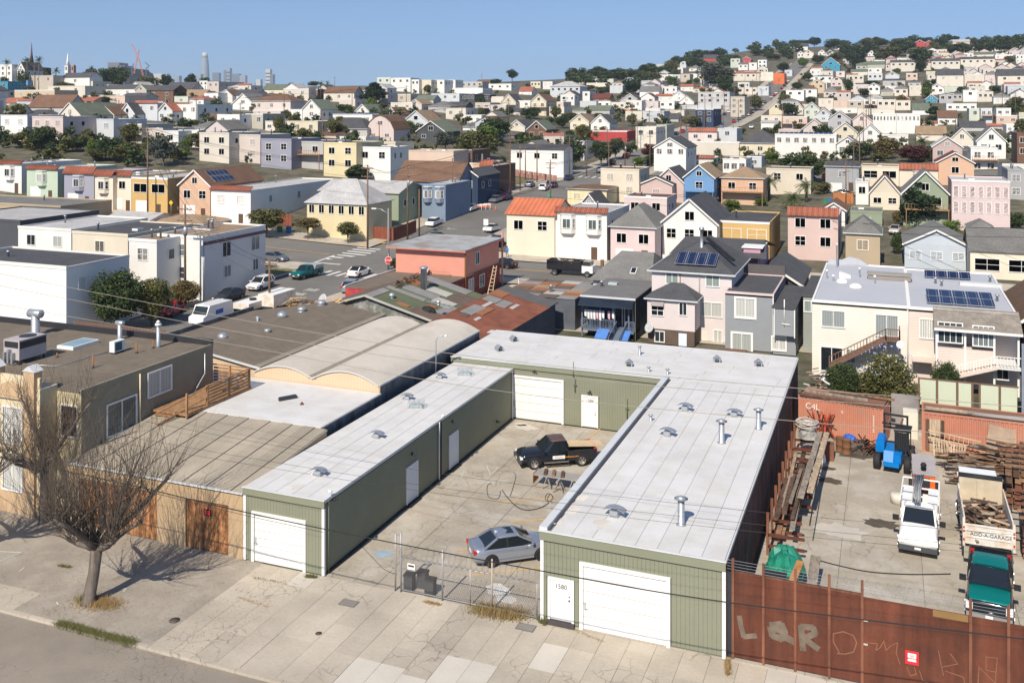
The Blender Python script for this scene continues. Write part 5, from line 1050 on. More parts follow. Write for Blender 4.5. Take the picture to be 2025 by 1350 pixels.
for i,(x0,y0,x1,y1,z,t_,m_)in enumerate(((-6.2,74.9,-.3,73.9,2.85,.12,oldw[2]),(-5.9,76.2,-1.4,75.4,2.82,.18,oldw[1]),(-4.2,76.6,.4,75.8,2.9,.15,oldw[0]),(2.4,74.3,5.6,74.2,3.0,.3,oldw[3]),(5.4,74.2,9.3,74.0,2.97,.28,mat('grey_tube',(.3,.28,.26),.7)))):
    b=MB();(b.bar((x0,y0,z),(x1,y1,z),t_,t_,m_)if i<3 else b.tube([(x0,y0,z),(x1,y1,z)],t_/2,m_,10));tag(b.build('roof_beam'),('dark long beam on the front edge of the lettered container','grey weathered beam on the lettered container','brown beam farthest back on the lettered container','pale split log on the wooden doored container','grey tube lying on the wooden doored container')[i],'beam')
# ladder, sheets and pallets against the right container
LD=thing('wooden_ladder','long pale wooden ladder leaning sideways on the right orange container','ladder',(4,73.6,0));a,c,e_,f_=AY(1836,850,73.4),AY(1940,873,73.4),AY(1835,864,73.4),AY(1938,885,73.4);lw=mat('ladder_wood',(.55,.40,.26),.7)
for p_,q_ in((a,c),(e_,f_)):b=MB();b.bar(p_,q_,.05,.07,lw);b.build('rail',LD)
for k in range(11):t_=(k+.5)/11;b=MB();b.bar(a.lerp(c,t_),e_.lerp(f_,t_),.04,.04,lw);b.build('rung',LD)
b=MB();b.prism([(6.1,73.0,.6),(7.9,72.8,.3),(8.1,73.7,2.3),(6.5,73.8,2.5)],(0,-.03,0),mat('particle_board',(.33,.24,.17),.9,var=.15,scale=6));tag(b.build('particle_board'),'large brown particle board leaning on the right container','board')
def pallet(lb,x,y,z,rx=0.,rz=0.,group=None):
    o=thing('pallet',lb,'pallet',(x,y,z),0,group);o.rotation_euler=(rx,0,rz)
    for k in range(7):b=MB();b.box(k*.17,k*.17+.1,0,1.1,.1,.12,oldw[3]);b.build('slat',o,world=False)
    for k in range(3):b=MB();b.box(0,1.12,k*.5,k*.5+.08,0,.095,oldw[1]);b.build('runner',o,world=False)
pallet('grey pallet standing upright against the right container door',2.9,73.0,.05,1.25,.05);pallet('second upright pallet just right of the first by the container',3.8,72.7,.05,1.2,-.1)
scrap('board_pile','loose pile of pale boards on black bags left of the tall stack','lumber',4.3,71.0,.55,.7,.4,.6,26,(1.0,1.8),9,dirn=.35,tilt=.1);scrap('board_pile','tall pile of weathered boards in front of the particle board','lumber',6.1,71.2,.2,.9,.6,1.6,60,(1.2,2.2),10,dirn=-.2,tilt=.06);scrap('board_pile','wide pile of brown planks just behind the tipper cab','lumber',5.6,68.8,.1,1.3,.8,1.3,70,(1.2,2.4),16,dirn=.1,tilt=.12);scrap('beam_pile','jumble of rusty and brown beams in the far right yard corner','lumber',8.2,72.0,.1,1.5,1.2,1.7,60,(1.5,3.2),17,[oldw[0],oldw[2],rustl],None,.3,(.12,.25))
bag=mat('black_bag',(.02,.02,.025),.4,var=.2)
def heap(name,lb,cat,cx,cy,r,h,m,seed=1,ay=1.0,z0=0):
    R=random.Random(seed);b=MB();rows=6;n=18;V=[]
    for i in range(rows):
        t=i/(rows-1);q=r*math.cos(t*1.45)**.8
        for k in range(n):an=2*math.pi*k/n;w_=1+R.uniform(-.14,.14);V.append((cx+q*w_*math.cos(an),cy+q*w_*ay*math.sin(an),z0+h*math.sin(t*1.5)*(1+R.uniform(-.12,.12))))
    b.geo(V,[(i*n+k,i*n+(k+1)%n,(i+1)*n+(k+1)%n,(i+1)*n+k)for i in range(rows-1)for k in range(n)]+[tuple(range(len(V)-n,len(V)))],m,False);return tag(b.build(name),lb,cat)
heap('bag_heap','heap of black bags under the pale board pile','bags',4.3,70.9,.8,.75,bag,3,.7)
gt=mat('green_tarp',(.02,.22,.15),.45,var=.15,scale=2)
heap('tarpaulin','crumpled green tarpaulin covering a heap by the dark red wall','tarpaulin',-5.0,51.3,1.0,1.6,gt,4,1.5);heap('scrap_heap','heap of rusty machine parts in front of the orange container','scrap',-2.0,72.3,1.2,.8,mat('scrap_metal',(.12,.085,.06),.8,var=.4,scale=6,col2=(.05,.05,.06)),5,.6)
heap('blue_tarpaulin','crumpled bright blue tarpaulin on the scrap heap','tarpaulin',-2.6,72.4,.5,.4,mat('bright_blue_tarp',(.02,.10,.42),.5,var=.2),6,.6,.7);heap('white_bag','white bag on the ground beside the rusty drums','bag',-4.0,71.5,.35,.35,WHITE,7)
scrap('scrap_bars','tangle of rusty bars and hoses right of the drums','scrap',-1.2,72.0,.4,.9,.5,.5,30,(.8,1.6),12,[rustm,BLK,oldw[2]],None,.7,(.04,.09))
redm=mat('red_steel',(.40,.06,.03),.6,var=.1)
scrap('red_shores','bundle of red screw props standing against the orange container','props',-4.6,73.6,1.1,.6,.2,.1,16,(1.8,2.6),13,[redm,rustm],None,1.5,(.06,.14))
for i,(x,y)in enumerate(((-3.2,72.0),(-2.75,71.6))):
    b=MB();b.lathe((x,y,0),[(.30,0),(.32,.02),(.3,.04),(.3,.45),(.32,.47),(.3,.5),(.3,.92),(.32,.95),(.28,.95),(.27,.9)],mat('rusty_drum',(.17,.08,.04),.85,var=.2,scale=4),16);tag(b.build('oil_drum'),('left one of two rusty drums by the orange container','right one of two rusty drums by the orange container')[i],'drum')
rope=mat('grey_white_rope',(.52,.49,.44),.8)
RP=thing('rope_coil','big coil of pale hose on the timber rack by the container','hose',(-5.3,70.0,2));
for i in range(9):b=MB();r_=.55+.05*(i%4);b.tube([(-5.3+r_*math.cos(t*.4)*1.1,70.0+r_*math.sin(t*.4),2.0+.06*i+.05*math.sin(t*1.3+i))for t in range(17)],.035,rope,5);b.build('hose_loop',RP)
heap('netting_heap','heap of grey netting hanging under the pale hose coil','netting',-5.3,69.9,.65,.7,mat('grey_net',(.3,.29,.27),.9,var=.3,scale=8),8,1,1.35)
RK=thing('timber_rack','rusty steel rack of long beams along the dark red workshop wall','rack',(-5.3,61,0))
for k in range(9):
    y=53.8+k*2.0;b=MB();b.box(-6.2,-6.05,y,y+.15,0,2.3,rustl);b.build('post',RK)
    for z in(.5,1.1):b=MB();b.bar((-6.1,y+.07,z),(-4.2-.3*(k%3),y+.07,z+.02),.14,.14,rustm);b.build('arm',RK)
rl=random.Random(4)
for i in range(22):
    y0=rl.uniform(54,61);x=rl.uniform(-6.0,-4.9);z=rl.choice((.62,.74,.86,1.25,1.37,1.5));b=MB();L_b=rl.uniform(4,9)
    b.bar((x,y0,z),(x+rl.uniform(-.15,.15),y0+L_b,z+rl.uniform(-.05,.1)),rl.choice((.12,.2,.28)),.1,rl.choice(oldw+[rustl]));tag(b.build('long_beam'),'long weathered beam lying on the rack by the dark red wall','beam','beams on the rack by the dark red wall')
for i,(x,lb)in enumerate(((-4.75,'very long grey white plank on top of the rack'),(-4.3,'long pale plank with a black edge beside the grey white one'))):
    b=MB();b.bar((x,58+i,1.75),(x+.35,69.5,1.95),.35,.1,(oldw[1],oldw[3])[i]);tag(b.build('plank'),lb,'plank')
b=MB();b.bar((-4.02,55,1.5),(-4.05,69,1.9),.06,.1,BLK);tag(b.build('black_rail'),'black steel rail running along the top edge of the rack','rail')
b=MB();b.box(-5.7,-4.75,48.7,49.5,.02,1.15,mat('black_plastic',(.03,.035,.045),.5));b.box(-5.75,-4.7,48.65,49.55,1.15,1.22,BLK);tag(b.build('plastic_bin'),'black plastic bin in front of the green tarpaulin','bin')
for i,(x0,y0,z0,x1,y1,z1,w_,m_,lb)in enumerate(((-5.0,45.2,.3,-4.1,50.0,1.7,.35,mat('orange_plank',(.36,.17,.06),.8,'streak',var=.1),'long orange brown plank leaning over the timber heap by the fence'),(-4.3,44.6,.9,-3.7,48.2,1.0,.7,oldw[3],'wide pale board by the fence behind the rusty posts'),(-3.6,48.5,.1,-3.5,52,1.2,.5,oldw[1],'white grey board lying by the green tarpaulin'))):
    b=MB();b.bar((x0,y0,z0),(x1,y1,z1),w_,.08,m_);tag(b.build('plank'),lb,'plank')
scrap('timber_heap','messy heap of timber offcuts behind the left end of the rusty fence','lumber',-5.3,45.9,.05,.9,1.0,.6,45,(.5,1.6),15)
b=MB();b.box(-3.6,-3.0,44.3,46.5,.02,.9,mat('maroon_box',(.16,.05,.07),.8));tag(b.build('maroon_box'),'maroon box behind the rusty fence beside the timber heap','box')
for gi,(gx,gy,nx_,ny_,z_,lb)in enumerate(((6.8,67.5,4,7,2.3,'high stack of brown squared beams right of the tipper'),(6.9,60.5,5,6,1.9,'long stack of brown beams at the right edge of the yard'))):
    o=thing('beam_stack',lb,'timber stack',(gx,gy,0))
    for i in range(nx_+1):
        for k in range(ny_):b=MB();b.bar((gx+i*.42+rl.uniform(-.05,.05),gy-2.5+rl.uniform(-.3,.3),.2+k*z_/ny_),(gx+i*.42+.5,gy+2.6+rl.uniform(-.3,.3),.2+k*z_/ny_+.03),.34,.2,rl.choice((oldw[0],oldw[2],rustl)));b.build('beam',o)
    for k in range(5):b=MB();b.bar((gx-.3,gy-2+k,z_+.3),(gx+2,gy-1.9+k,z_+.32),.12,.12,rl.choice((oldw[0],rustl)));b.build('cross_beam',o)
b=MB();b.tube([(6.9,55.5,.5),(7.1,54.6,.7),(7.4,52.6,.5)],.14,mat('yellow_paint_steel',(.65,.48,.05),.5));tag(b.build('yellow_tube'),'bent yellow steel tube beside the teal pickup','tube')
# blue telehandler
bm_=mat('machine_blue',(.0,.17,.50),.4,var=.06);ax_,ay_=.35,70.2
TH=thing('forklift','blue rough terrain forklift with black mast between the two containers','forklift',(ax_,ay_,0),-.12)
b=MB();b.box(-.55,.55,-1.1,1.3,.55,1.15,bm_);b.prism([(-.5,-1.5,.6),(.1,-1.5,.6),(.1,-1.1,1.25),(-.5,-1.1,1.25)],(0,-.0,.12),bm_);b.box(-1.15,-.6,-.2,1.3,.9,1.6,bm_);b.box(-1.1,-.65,.1,1.1,1.61,1.8,bm_);b.box(-.5,.5,-1.7,-1.1,.5,.75,bm_);b.build('chassis',TH,world=False)
for x,y in((-.95,-.9),(.95,-.9),(-.95,1.5),(.95,1.5)):t_,q_=wheel_meshes(.55,.42,RIMD);w_=inst(t_,'wheel',TH,(x,y,.55),(0,0,math.pi/2 if x<0 else-math.pi/2),world=False);inst(q_,'rim',w_,world=False)
b=MB()
for x in(.1,.95):
    for y in(-.3,1.0):b.bar((x,y,1.1),(x,y,2.5),.07,.07,BLK)
b.box(.02,1.05,-.4,1.1,2.5,2.58,BLK);b.box(.15,.9,.1,.8,1.1,1.7,BLK);b.build('cab_frame',TH,world=False);b=MB();b.box(.12,.93,-.31,-.29,1.2,2.45,GLD);b.build('windscreen',TH,world=False)
b=MB();b.box(-.9,-.78,1.7,1.85,.4,3.0,BLK);b.box(.6,.72,1.7,1.85,.4,3.0,BLK);[b.box(-.9,.72,1.66,1.86,z,z+.1,BLK)for z in(1.0,2.0,2.9)];b.box(-1.0,.85,1.9,2.0,2.2,2.3,BLK);b.build('mast',TH,world=False);b=MB();[b.box(x,x+.12,.6,1.9,2.7,2.75,brw)for x in(-.5,.3)];b.build('fork',TH,world=False)
b=MB();b.box(.2,2.1,78.2,78.3,0,2.7,mat('grey_tarp',(.25,.23,.22),.7,var=.2));tag(b.build('tarp_screen'),'grey tarp screen hanging in the gap between the containers','tarp');b=MB();b.box(1.0,2.0,76.4,77.6,0,1.9,mat('cream_cabinet',(.66,.62,.52),.5));tag(b.build('cabinet'),'cream metal cabinet behind the blue forklift','cabinet')
OM=thing('welding_trailer','orange machine with grey sheet top behind the white service truck','machine',(2.0,66.0,0));b=MB();b.box(1.45,2.7,65.0,67.8,.6,1.5,mat('machine_orange',(.65,.13,.02),.5,var=.1));b.build('body',OM);b=MB();b.prism([(1.4,64.95,1.5),(2.75,64.95,1.5),(2.75,64.95,1.55),(1.4,64.95,1.55)],(0,2.9,.25),mat('grey_sheet',(.36,.33,.33),.7,var=.1));b.build('hood',OM);b=MB();b.lathe((2.05,65.6,1.6),[(.16,0),(.14,.25),(.2,.3),(.12,.45)],BLK,10);b.build('exhaust',OM);b=MB();b.box(1.55,2.4,64.97,64.99,.75,1.35,DKM);b.build('grille',OM)
b=MB();[b.lathe((x,66.4,.35),[(.34,-.1),(.35,.1)],BLK,14,(1,0,0))for x in(1.3,2.85)];b.build('wheel',OM)
b=MB();b.lathe((.6,63.9,0),[(.5,0),(.5,.5),(.45,.55)],mat('cream_tank',(.6,.56,.48),.6),14);tag(b.build('tank'),'round cream tank left of the white service truck rear','tank')
b=MB();b.lathe((-4.35,68.9,.0),[(.35,0),(.38,.3),(.3,.75),(.1,.9)],WHITE,12);tag(b.build('mixer_drum'),'white rounded drum below the hose coil','drum')
b=MB();b.box(-4.1,-3.5,69.6,70.4,.02,1.1,rustl);tag(b.build('rusty_box'),'rusty steel box beside the white rounded drum','box')
# ================================================================ wire gate and fence before the court
wire=mat('fence_wire',(.30,.28,.26),.6,metal=.3);gp=mat('fence_pipe',(.36,.35,.35),.5,metal=.4)
FG=thing('chain_link_fence','chain link fence with razor wire between the two green wings','fence',(-19.5,43,0))
fx0,fx1=-22.9,-15.6;H_=1.75
for px,h in((782,2.9),(793,3.0),(875,2.5),(930,1.75),(973,2.5),(1062,1.75)):
    x=AY(px,1170,43.05).x;b=MB();b.tube([(x,43.05,0),(x,43.05,h)],.045 if h>2 else .03,gp if px!=973 else mat('pale_post',(.42,.35,.27),.7),8);b.build('post',FG)
for z in(.12,H_):b=MB();b.tube([(fx0,43.05,z),(fx1,43.05,z)],.028,gp,6);b.build('rail',FG)
b=MB();b.bar((AY(780,1170,43.05).x,43.05,2.75),(AY(795,1170,43.05).x,43.05,2.9),.05,.05,gp);b.build('post_brace',FG)
b=MB();n=int((fx1-fx0)/.13)
for i in range(-14,n+14):
    for s in(-1,1):
        x0=fx0+i*.13;xa,za,xb,zb_=x0,.12,x0+s*(H_-.12)*.8,H_
        if s<0 or True:
            lo,hi=fx0,fx1;
            def cl(xa,za,xb,zb_):
                if xa==xb:return None
                t0,t1=0.,1.
                for(p_,q_)in((xa-lo,xb-lo),(hi-xa,hi-xb)):
                    if p_<0 and q_<0:return None
                    if p_<0:t0=max(t0,p_/(p_-q_))
                    elif q_<0:t1=min(t1,p_/(p_-q_))
                return None if t0>=t1 else(xa+(xb-xa)*t0,za+(zb_-za)*t0,xa+(xb-xa)*t1,za+(zb_-za)*t1)
            r_=cl(xa,za,xb,zb_)
            if r_:b.bar((r_[0],43.05+s*.004,r_[1]),(r_[2],43.05+s*.004,r_[3]),.007,.007,wire)
tag(b.build('wire_mesh',FG),kind='stuff')
b=MB();helix(b,(fx0,43.05,H_+.28),(fx1,43.05,H_+.28),.25,.3,wire,.008);tag(b.build('razor_wire',FG),kind='stuff')
b=MB();helix(b,(-15.62,42.95,.3),(-15.62,43.15,1.6),.12,.12,wire,.012);tag(b.build('wire_roll'),'roll of loose wire standing at the right wing corner','wire')
b=MB();a=AY(813,1120,43);b.box(a.x-.2,a.x+.22,42.98,43.0,a.z-.14,a.z+.16,WHITE);b.box(a.x-.15,a.x+.17,42.972,42.979,a.z+.0,a.z+.09,DKM);b.build('sign',FG)
for i,(x,y)in enumerate(((-22.55,43.35),(-22.05,43.85),(-21.35,43.3))):
    o=thing('wheelie_bin',('dark small bin left of three behind the wire fence','dark small bin at the back of three behind the wire fence','dark small bin right of three behind the wire fence')[i],'bin',(x,y,0));b=MB();b.box(x-.24,x+.24,y-.2,y+.2,.02,.75,GRY);b.build('bin_body',o);b=MB();b.prism([(x-.27,y-.24,.76),(x-.27,y+.24,.76),(x-.27,y+.2,.86),(x-.27,y-.2,.82)],(.54,0,0),BLK);b.build('lid',o)
# work bench, saw horse, hoses in the court
WB=thing('work_table','grey board on trestles with loose blocks beside the black pickup','table',(-19.5,58.6,0));a=G(1088,950,.85)
tb=mat('grey_board',(.30,.28,.26),.8,var=.1);x,y=-19.8,58.3
b=MB();b.box(x-1.4,x+1.8,y-.45,y+.6,.80,.86,tb);b.build('top',WB);b=MB();b.box(x-1.45,x-1.41,y-.45,y+.6,.25,.9,mat('orange_end',(.40,.20,.10),.8));b.build('end_board',WB)
for i,(dx,m_)in enumerate(((-.75,oldw[2]),(-.2,oldw[0]),(.4,oldw[2]))):b=MB();b.bar((x+dx-.1,y+.5,.92),(x+dx+.12,y-.35,.92),.22,.11,m_);tag(b.build('wood_block'),('dark wood block at the left end of the grey table','light brown wood block in the middle of the grey table','dark wood block right of the brown one on the table')[i],'block')
for k,(dx,dy_)in enumerate(((-.5,0),(1.2,0))):b=MB();[b.bar((x+dx+s*.3,y+dy_+u*.4,0),(x+dx,y+dy_+u*.3,.8),.07,.05,tb)for s in(-1,1)for u in(-1,1)];b.bar((x+dx,y-.5,.76),(x+dx,y+.5,.76),.1,.07,tb);b.build('trestle',WB)
b=MB();a=G(1106,972);[b.bar((a.x+s*.35,a.y+u*.25,0),(a.x,a.y+u*.12,.75),.1,.04,tb)for s in(-1,1)for u in(-1,1)];b.bar((a.x,a.y-.5,.76),(a.x,a.y+.5,.76),.14,.1,tb);tag(b.build('saw_horse'),'small grey saw horse standing in front of the table','saw horse')
def hose(name,lb,pts,r,m=BLK):
    P=[G(px,py,.03)for px,py in pts];Q=[]
    for i in range(len(P)-1):
        p0,p1,p2,p3=P[max(i-1,0)],P[i],P[i+1],P[min(i+2,len(P)-1)]
        for k in range(5):t=k/5;Q.append(.5*((2*p1)+(p2-p0)*t+(2*p0-5*p1+4*p2-p3)*t*t+(3*p1-p0-3*p2+p3)*t**3))
    b=MB();b.tube(Q+[P[-1]],r,m,5);return tag(b.build(name),lb,'hose')
hose('hose','thick black hose curving across the court towards the right wing',[(993,968),(1005,985),(1025,1003),(1045,1008),(1070,1003),(1085,994)],.024);hose('cable','thin grey cable looping left of the black hose',[(990,970),(985,985),(968,983),(963,970),(965,958),(972,955)],.015,DKM);hose('cable','thin grey cable running from the pickup down to the hose',[(1015,932),(1020,940),(1016,958),(1009,980)],.015,DKM);hose('cable','small tangle of cable near the right wing parapet',[(1085,994),(1078,985),(1083,975),(1092,980),(1090,990),(1082,988),(1088,976),(1096,985)],.015,DKM)
hose('cable','thin cable across the court entrance beside the left wing',[(700,1075),(715,1080),(735,1100),(760,1125),(785,1135)],.012,DKM)
hose('cable','black cable lying across the right yard behind the fence',[(1622,1108),(1660,1118),(1720,1130),(1800,1135),(1880,1134)],.03)
# street side vehicles
carat('sedan','dark grey sedan parked nose out at the kerb by the white stucco house',487,583,418,604,darkp);carat('suv','white small suv parked behind the dark grey sedan',545,561,484,582,whitep)
carat('pickup','teal pickup truck with grey bed cap waiting near the crossing',636,541,574,556,paint('teal_green_paint',(.0,.13,.12),.2,.25),cat='pickup truck',shell=paint('grey_cap',(.42,.44,.46),.2,.4))
carat('sedan','white sedan with black roof driving up to the crossing',688,553,732,538,whitep,roofm=blackp);carat('suv','pale blue grey suv half hidden behind the purple red wall',680,588,712,566,bluep);carat('sedan','silver grey sedan on the cross street beside the white house',522,513,566,519,greyp)
carat('sedan','black sedan driving along the cross street past the bungalows',1022,532,966,526,blackp);carat('sedan','white coupe parked by the tall ladder next to the pink building',952,598,930,640,whitep,roofm=blackp);carat('sedan','dark green sedan at the kerb before the brown wooden fence',874,473,845,481,dgreenp,dz=.05)
carat('suv','black suv parked beside the cream house with orange tiled roof',975,492,990,478,blackp,dz=.05)
for i,(q,lb,pm,kd)in enumerate((((1035,375,1060,365),'silver hatchback parked on the upper side street, left one',silver,'sedan'),((1065,383,1085,372),'white van parked beside the silver hatchback on the side street',whitep,'suv'),((1083,378,1104,366),'dark blue car parked behind the white van',navyp,'suv'),((1010,378,992,390),'maroon car parked beside the tall pole by the weedy lot',marp,'sedan'),((988,398,1012,392),'purple car roof just above the orange tiles',marp,'sedan'),
        ((1066,342,1028,338),'black sedan parked before the brick base of the white hall',blackp,'sedan'),((1018,336,982,331),'dark green van left of the black sedan by the white hall',dgreenp,'suv'),((1180,346,1196,337),'pale blue car at the corner beside the brick wall',bluep,'suv'),((1530,246,1522,254),'dark car on the far climbing street',darkp,'sedan'),((1548,204,1543,210),'black car high on the far climbing street',blackp,'sedan'),((1582,158,1578,163),'red car near the top of the far street',redp,'sedan'),((1490,250,1482,258),'white car low on the far climbing street',whitep,'sedan'),
        ((1650,388,1690,388),'black car parked above the orange wooden gate',blackp,'sedan'),((1775,455,1765,468),'cream car under the canopy beside the sage shed',paint('cream_car',(.5,.45,.38),.1,.3),'sedan'))):
    carat(kd,lb,*q,pm,dz=.06)
# things by the left street yard
carat('sedan','bright red car behind the bushes beside the gravel roof',355,612,318,632,redp)
VN=thing('white_van','white van with a blue mark parked behind the gravel roof warehouse','van',G(415,640,0));p=G(418,638,0);VN.location=(p.x,p.y,0);_org[VN.name]=Vector((p.x,p.y,0))
b=MB();b.prism([(p.x-1,p.y-2.6,.4),(p.x-1,p.y+2.4,.4),(p.x-1,p.y+2.4,2.2),(p.x-1,p.y-1.5,2.25),(p.x-1,p.y-2.0,1.3),(p.x-1,p.y-2.6,1.1)],(2,0,0),whitep);b.build('body',VN)
b=MB();b.prism([(p.x-.9,p.y-2.02,1.35),(p.x+.9,p.y-2.02,1.35),(p.x+.85,p.y-1.55,2.15),(p.x-.85,p.y-1.55,2.15)],(0,-.03,.0),GLD);b.build('windscreen',VN);b=MB();b.box(p.x+1.001,p.x+1.012,p.y-.5,p.y+.8,1.1,1.6,mat('blue_mark',(.03,.12,.5),.5));b.build('emblem',VN)
for x in(-.95,.95):
    for y in(-1.7,1.6):t_,q_=wheel_meshes(.36,.24,RIM);w_=inst(t_,'wheel',VN,(p.x+x,p.y+y,.36),(0,0,-math.pi/2 if x>0 else math.pi/2));inst(q_,'rim',w_,world=False)
for i,(px,py,L_t)in enumerate(((500,618,4.5),(548,612,4.5))):
    p=G(px,py,0);o=thing('flatbed_truck',('white utility truck carrying a spare tyre behind the gravel roof','white high sided box truck behind the gravel roof, near the pole')[i],'truck',(p.x,p.y,0));b=MB();b.box(p.x-1.1,p.x+1.1,p.y-L_t/2,p.y+L_t/2,.7,1.5 if i==0 else 2.2,dw,WHITE);b.build('body',o)
    b=MB();b.box(p.x-1,p.x+1,p.y-L_t/2,p.y+L_t/2,.5,.79,DKM);b.build('chassis',o)
    for x in(-1,1):
        for y in(-L_t*.33,L_t*.33):t_,q_=wheel_meshes(.42,.26,RIM);w_=inst(t_,'wheel',o,(p.x+x,p.y+y,.42),(0,0,-math.pi/2 if x>0 else math.pi/2));inst(q_,'rim',w_,world=False)
    if i==0:b=MB();b.lathe((p.x,p.y,1.5),[(.4,0),(.42,.2),(.2,.22)],BLK,14);b.build('spare_tyre',o)
BT=G(1120,546,0);o=thing('dump_trailer','black tipping truck box full of rubbish on the cross street','truck',(BT.x,BT.y,0));b=MB();b.box(BT.x-3.0,BT.x+2.2,BT.y,BT.y+.08,.9,2.2,blackp);b.box(BT.x-3.0,BT.x+2.2,BT.y+2,BT.y+2.1,.9,2.2,blackp);b.box(BT.x-3.0,BT.x-2.9,BT.y+.09,BT.y+2,.9,2.2,blackp);b.box(BT.x+2.1,BT.x+2.2,BT.y+.09,BT.y+2,.9,2.3,blackp);b.box(BT.x-2.9,BT.x+2.1,BT.y+.09,BT.y+2,.8,.9,blackp)
[b.box(BT.x-2.6+k*.9,BT.x-2.5+k*.9,BT.y-.05,BT.y-.002,.9,2.2,blackp)for k in range(6)];b.build('tipper_box',o);b=MB();b.box(BT.x+2.3,BT.x+3.9,BT.y,BT.y+2,.6,1.6,whitep);b.box(BT.x+2.4,BT.x+3.5,BT.y+.1,BT.y+1.9,1.601,2.2,GLD);b.build('cab',o)
for x in(-1.8,3.1):
    for y in(0.05,2.0):t_,q_=wheel_meshes(.45,.26,RIM);w_=inst(t_,'wheel',o,(BT.x+x,BT.y+y,.45),(0,0,math.pi if y<1 else 0));inst(q_,'rim',w_,world=False)
scrap('rubbish_load','rubbish and boards sticking out of the black tipping box','rubbish',BT.x-.3,BT.y+1,1.6,2,.7,.7,40,(.6,1.6),21,oldw+[WHITE,BLK])
# ================================================================ the town: every house from its place in the view and its lie on the ground
HC={'w':('white',(.70,.68,.64)),'c':('cream',(.64,.57,.45)),'k':('pink',(.56,.42,.38)),'p':('pinkish beige',(.52,.42,.36)),'s':('peach',(.58,.38,.26)),'y':('yellow',(.64,.55,.34)),'b':('pale blue',(.47,.52,.57)),'B':('blue',(.15,.28,.46)),'l':('lavender grey',(.28,.28,.33)),'g':('grey',(.34,.34,.34)),'G':('charcoal',(.07,.075,.085)),'n':('mint green',(.46,.54,.42)),'o':('khaki',(.30,.28,.19)),'t':('tan',(.40,.32,.22)),'r':('red',(.42,.06,.06)),'d':('brown',(.16,.09,.06)),'a':('amber',(.55,.36,.14)),'O':('orange',(.62,.16,.06)),'N':('navy',(.03,.05,.10)),'e':('sage green',(.26,.30,.21)),'T':('teal',(.05,.26,.38)),'q':('slate blue',(.17,.22,.29)),'m':('mauve',(.38,.22,.20)),'P':('pale pink',(.62,.50,.48))}
RC={'g':('grey shingled',(.16,.155,.145)),'G':('dark',(.07,.07,.075)),'d':('brown',(.15,.085,.055)),'t':('tan',(.27,.19,.12)),'r':('red tiled',(.34,.12,.075)),'n':('green grey',(.13,.15,.11)),'l':('pale',(.40,.39,.38)),'m':('maroon',(.14,.04,.035)),'o':('orange tiled',(.46,.14,.07)),'N':('navy',(.035,.055,.10)),'w':('white',(.55,.54,.52)),'c':('cream',(.45,.40,.32))}
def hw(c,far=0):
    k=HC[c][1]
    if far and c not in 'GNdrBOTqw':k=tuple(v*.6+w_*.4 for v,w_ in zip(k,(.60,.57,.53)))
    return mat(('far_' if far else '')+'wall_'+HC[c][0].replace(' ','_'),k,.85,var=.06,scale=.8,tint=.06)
def hr(c):return mat('roof_'+RC[c][0].replace(' ','_'),RC[c][1],.9,'shingle' if c not in 'ro' else 'corr',var=.14,sp=.5 if c not in 'ro' else 2.6,scale=1.5,tint=.1)
WF={'A':(0,60,3.894),'B':(500,100,3.894),'C':(1000,60,3.894),'D':(1505,60,3.894),'E':(0,290,3.858),'F':(500,290,3.858),'G':(1000,290,3.858),'H':(1505,290,3.858),'P':(0,0,1)}
FARH=[];RECT=[]
PH={'f':'flat roofed house','t':'tile edged flat house','g':'gabled house','x':'house under broad %s slope','h':'hip roofed house','b':'barn roofed house'}
R5=random.Random(11)
def tilestrip(par,x0,x1,Y,z,h,m,dep=.7,corrugate=False):
    b=MB();b.prism([(x0-.1,Y-.35,z),(x0-.1,Y+dep,z+h),(x0-.1,Y+dep,z+h-.12),(x0-.1,Y-.3,z-.1)],(x1-x0+.2,0,0),m)
    if corrugate:
        n=int((x1-x0)/.3)
        for i in range(n+1):x=x0+i*(x1-x0)/n;b.tube([(x,Y-.38,z+.02),(x,Y+dep,z+h+.03)],.085,m,5)
    return b.build('tiled_roof_strip',par)
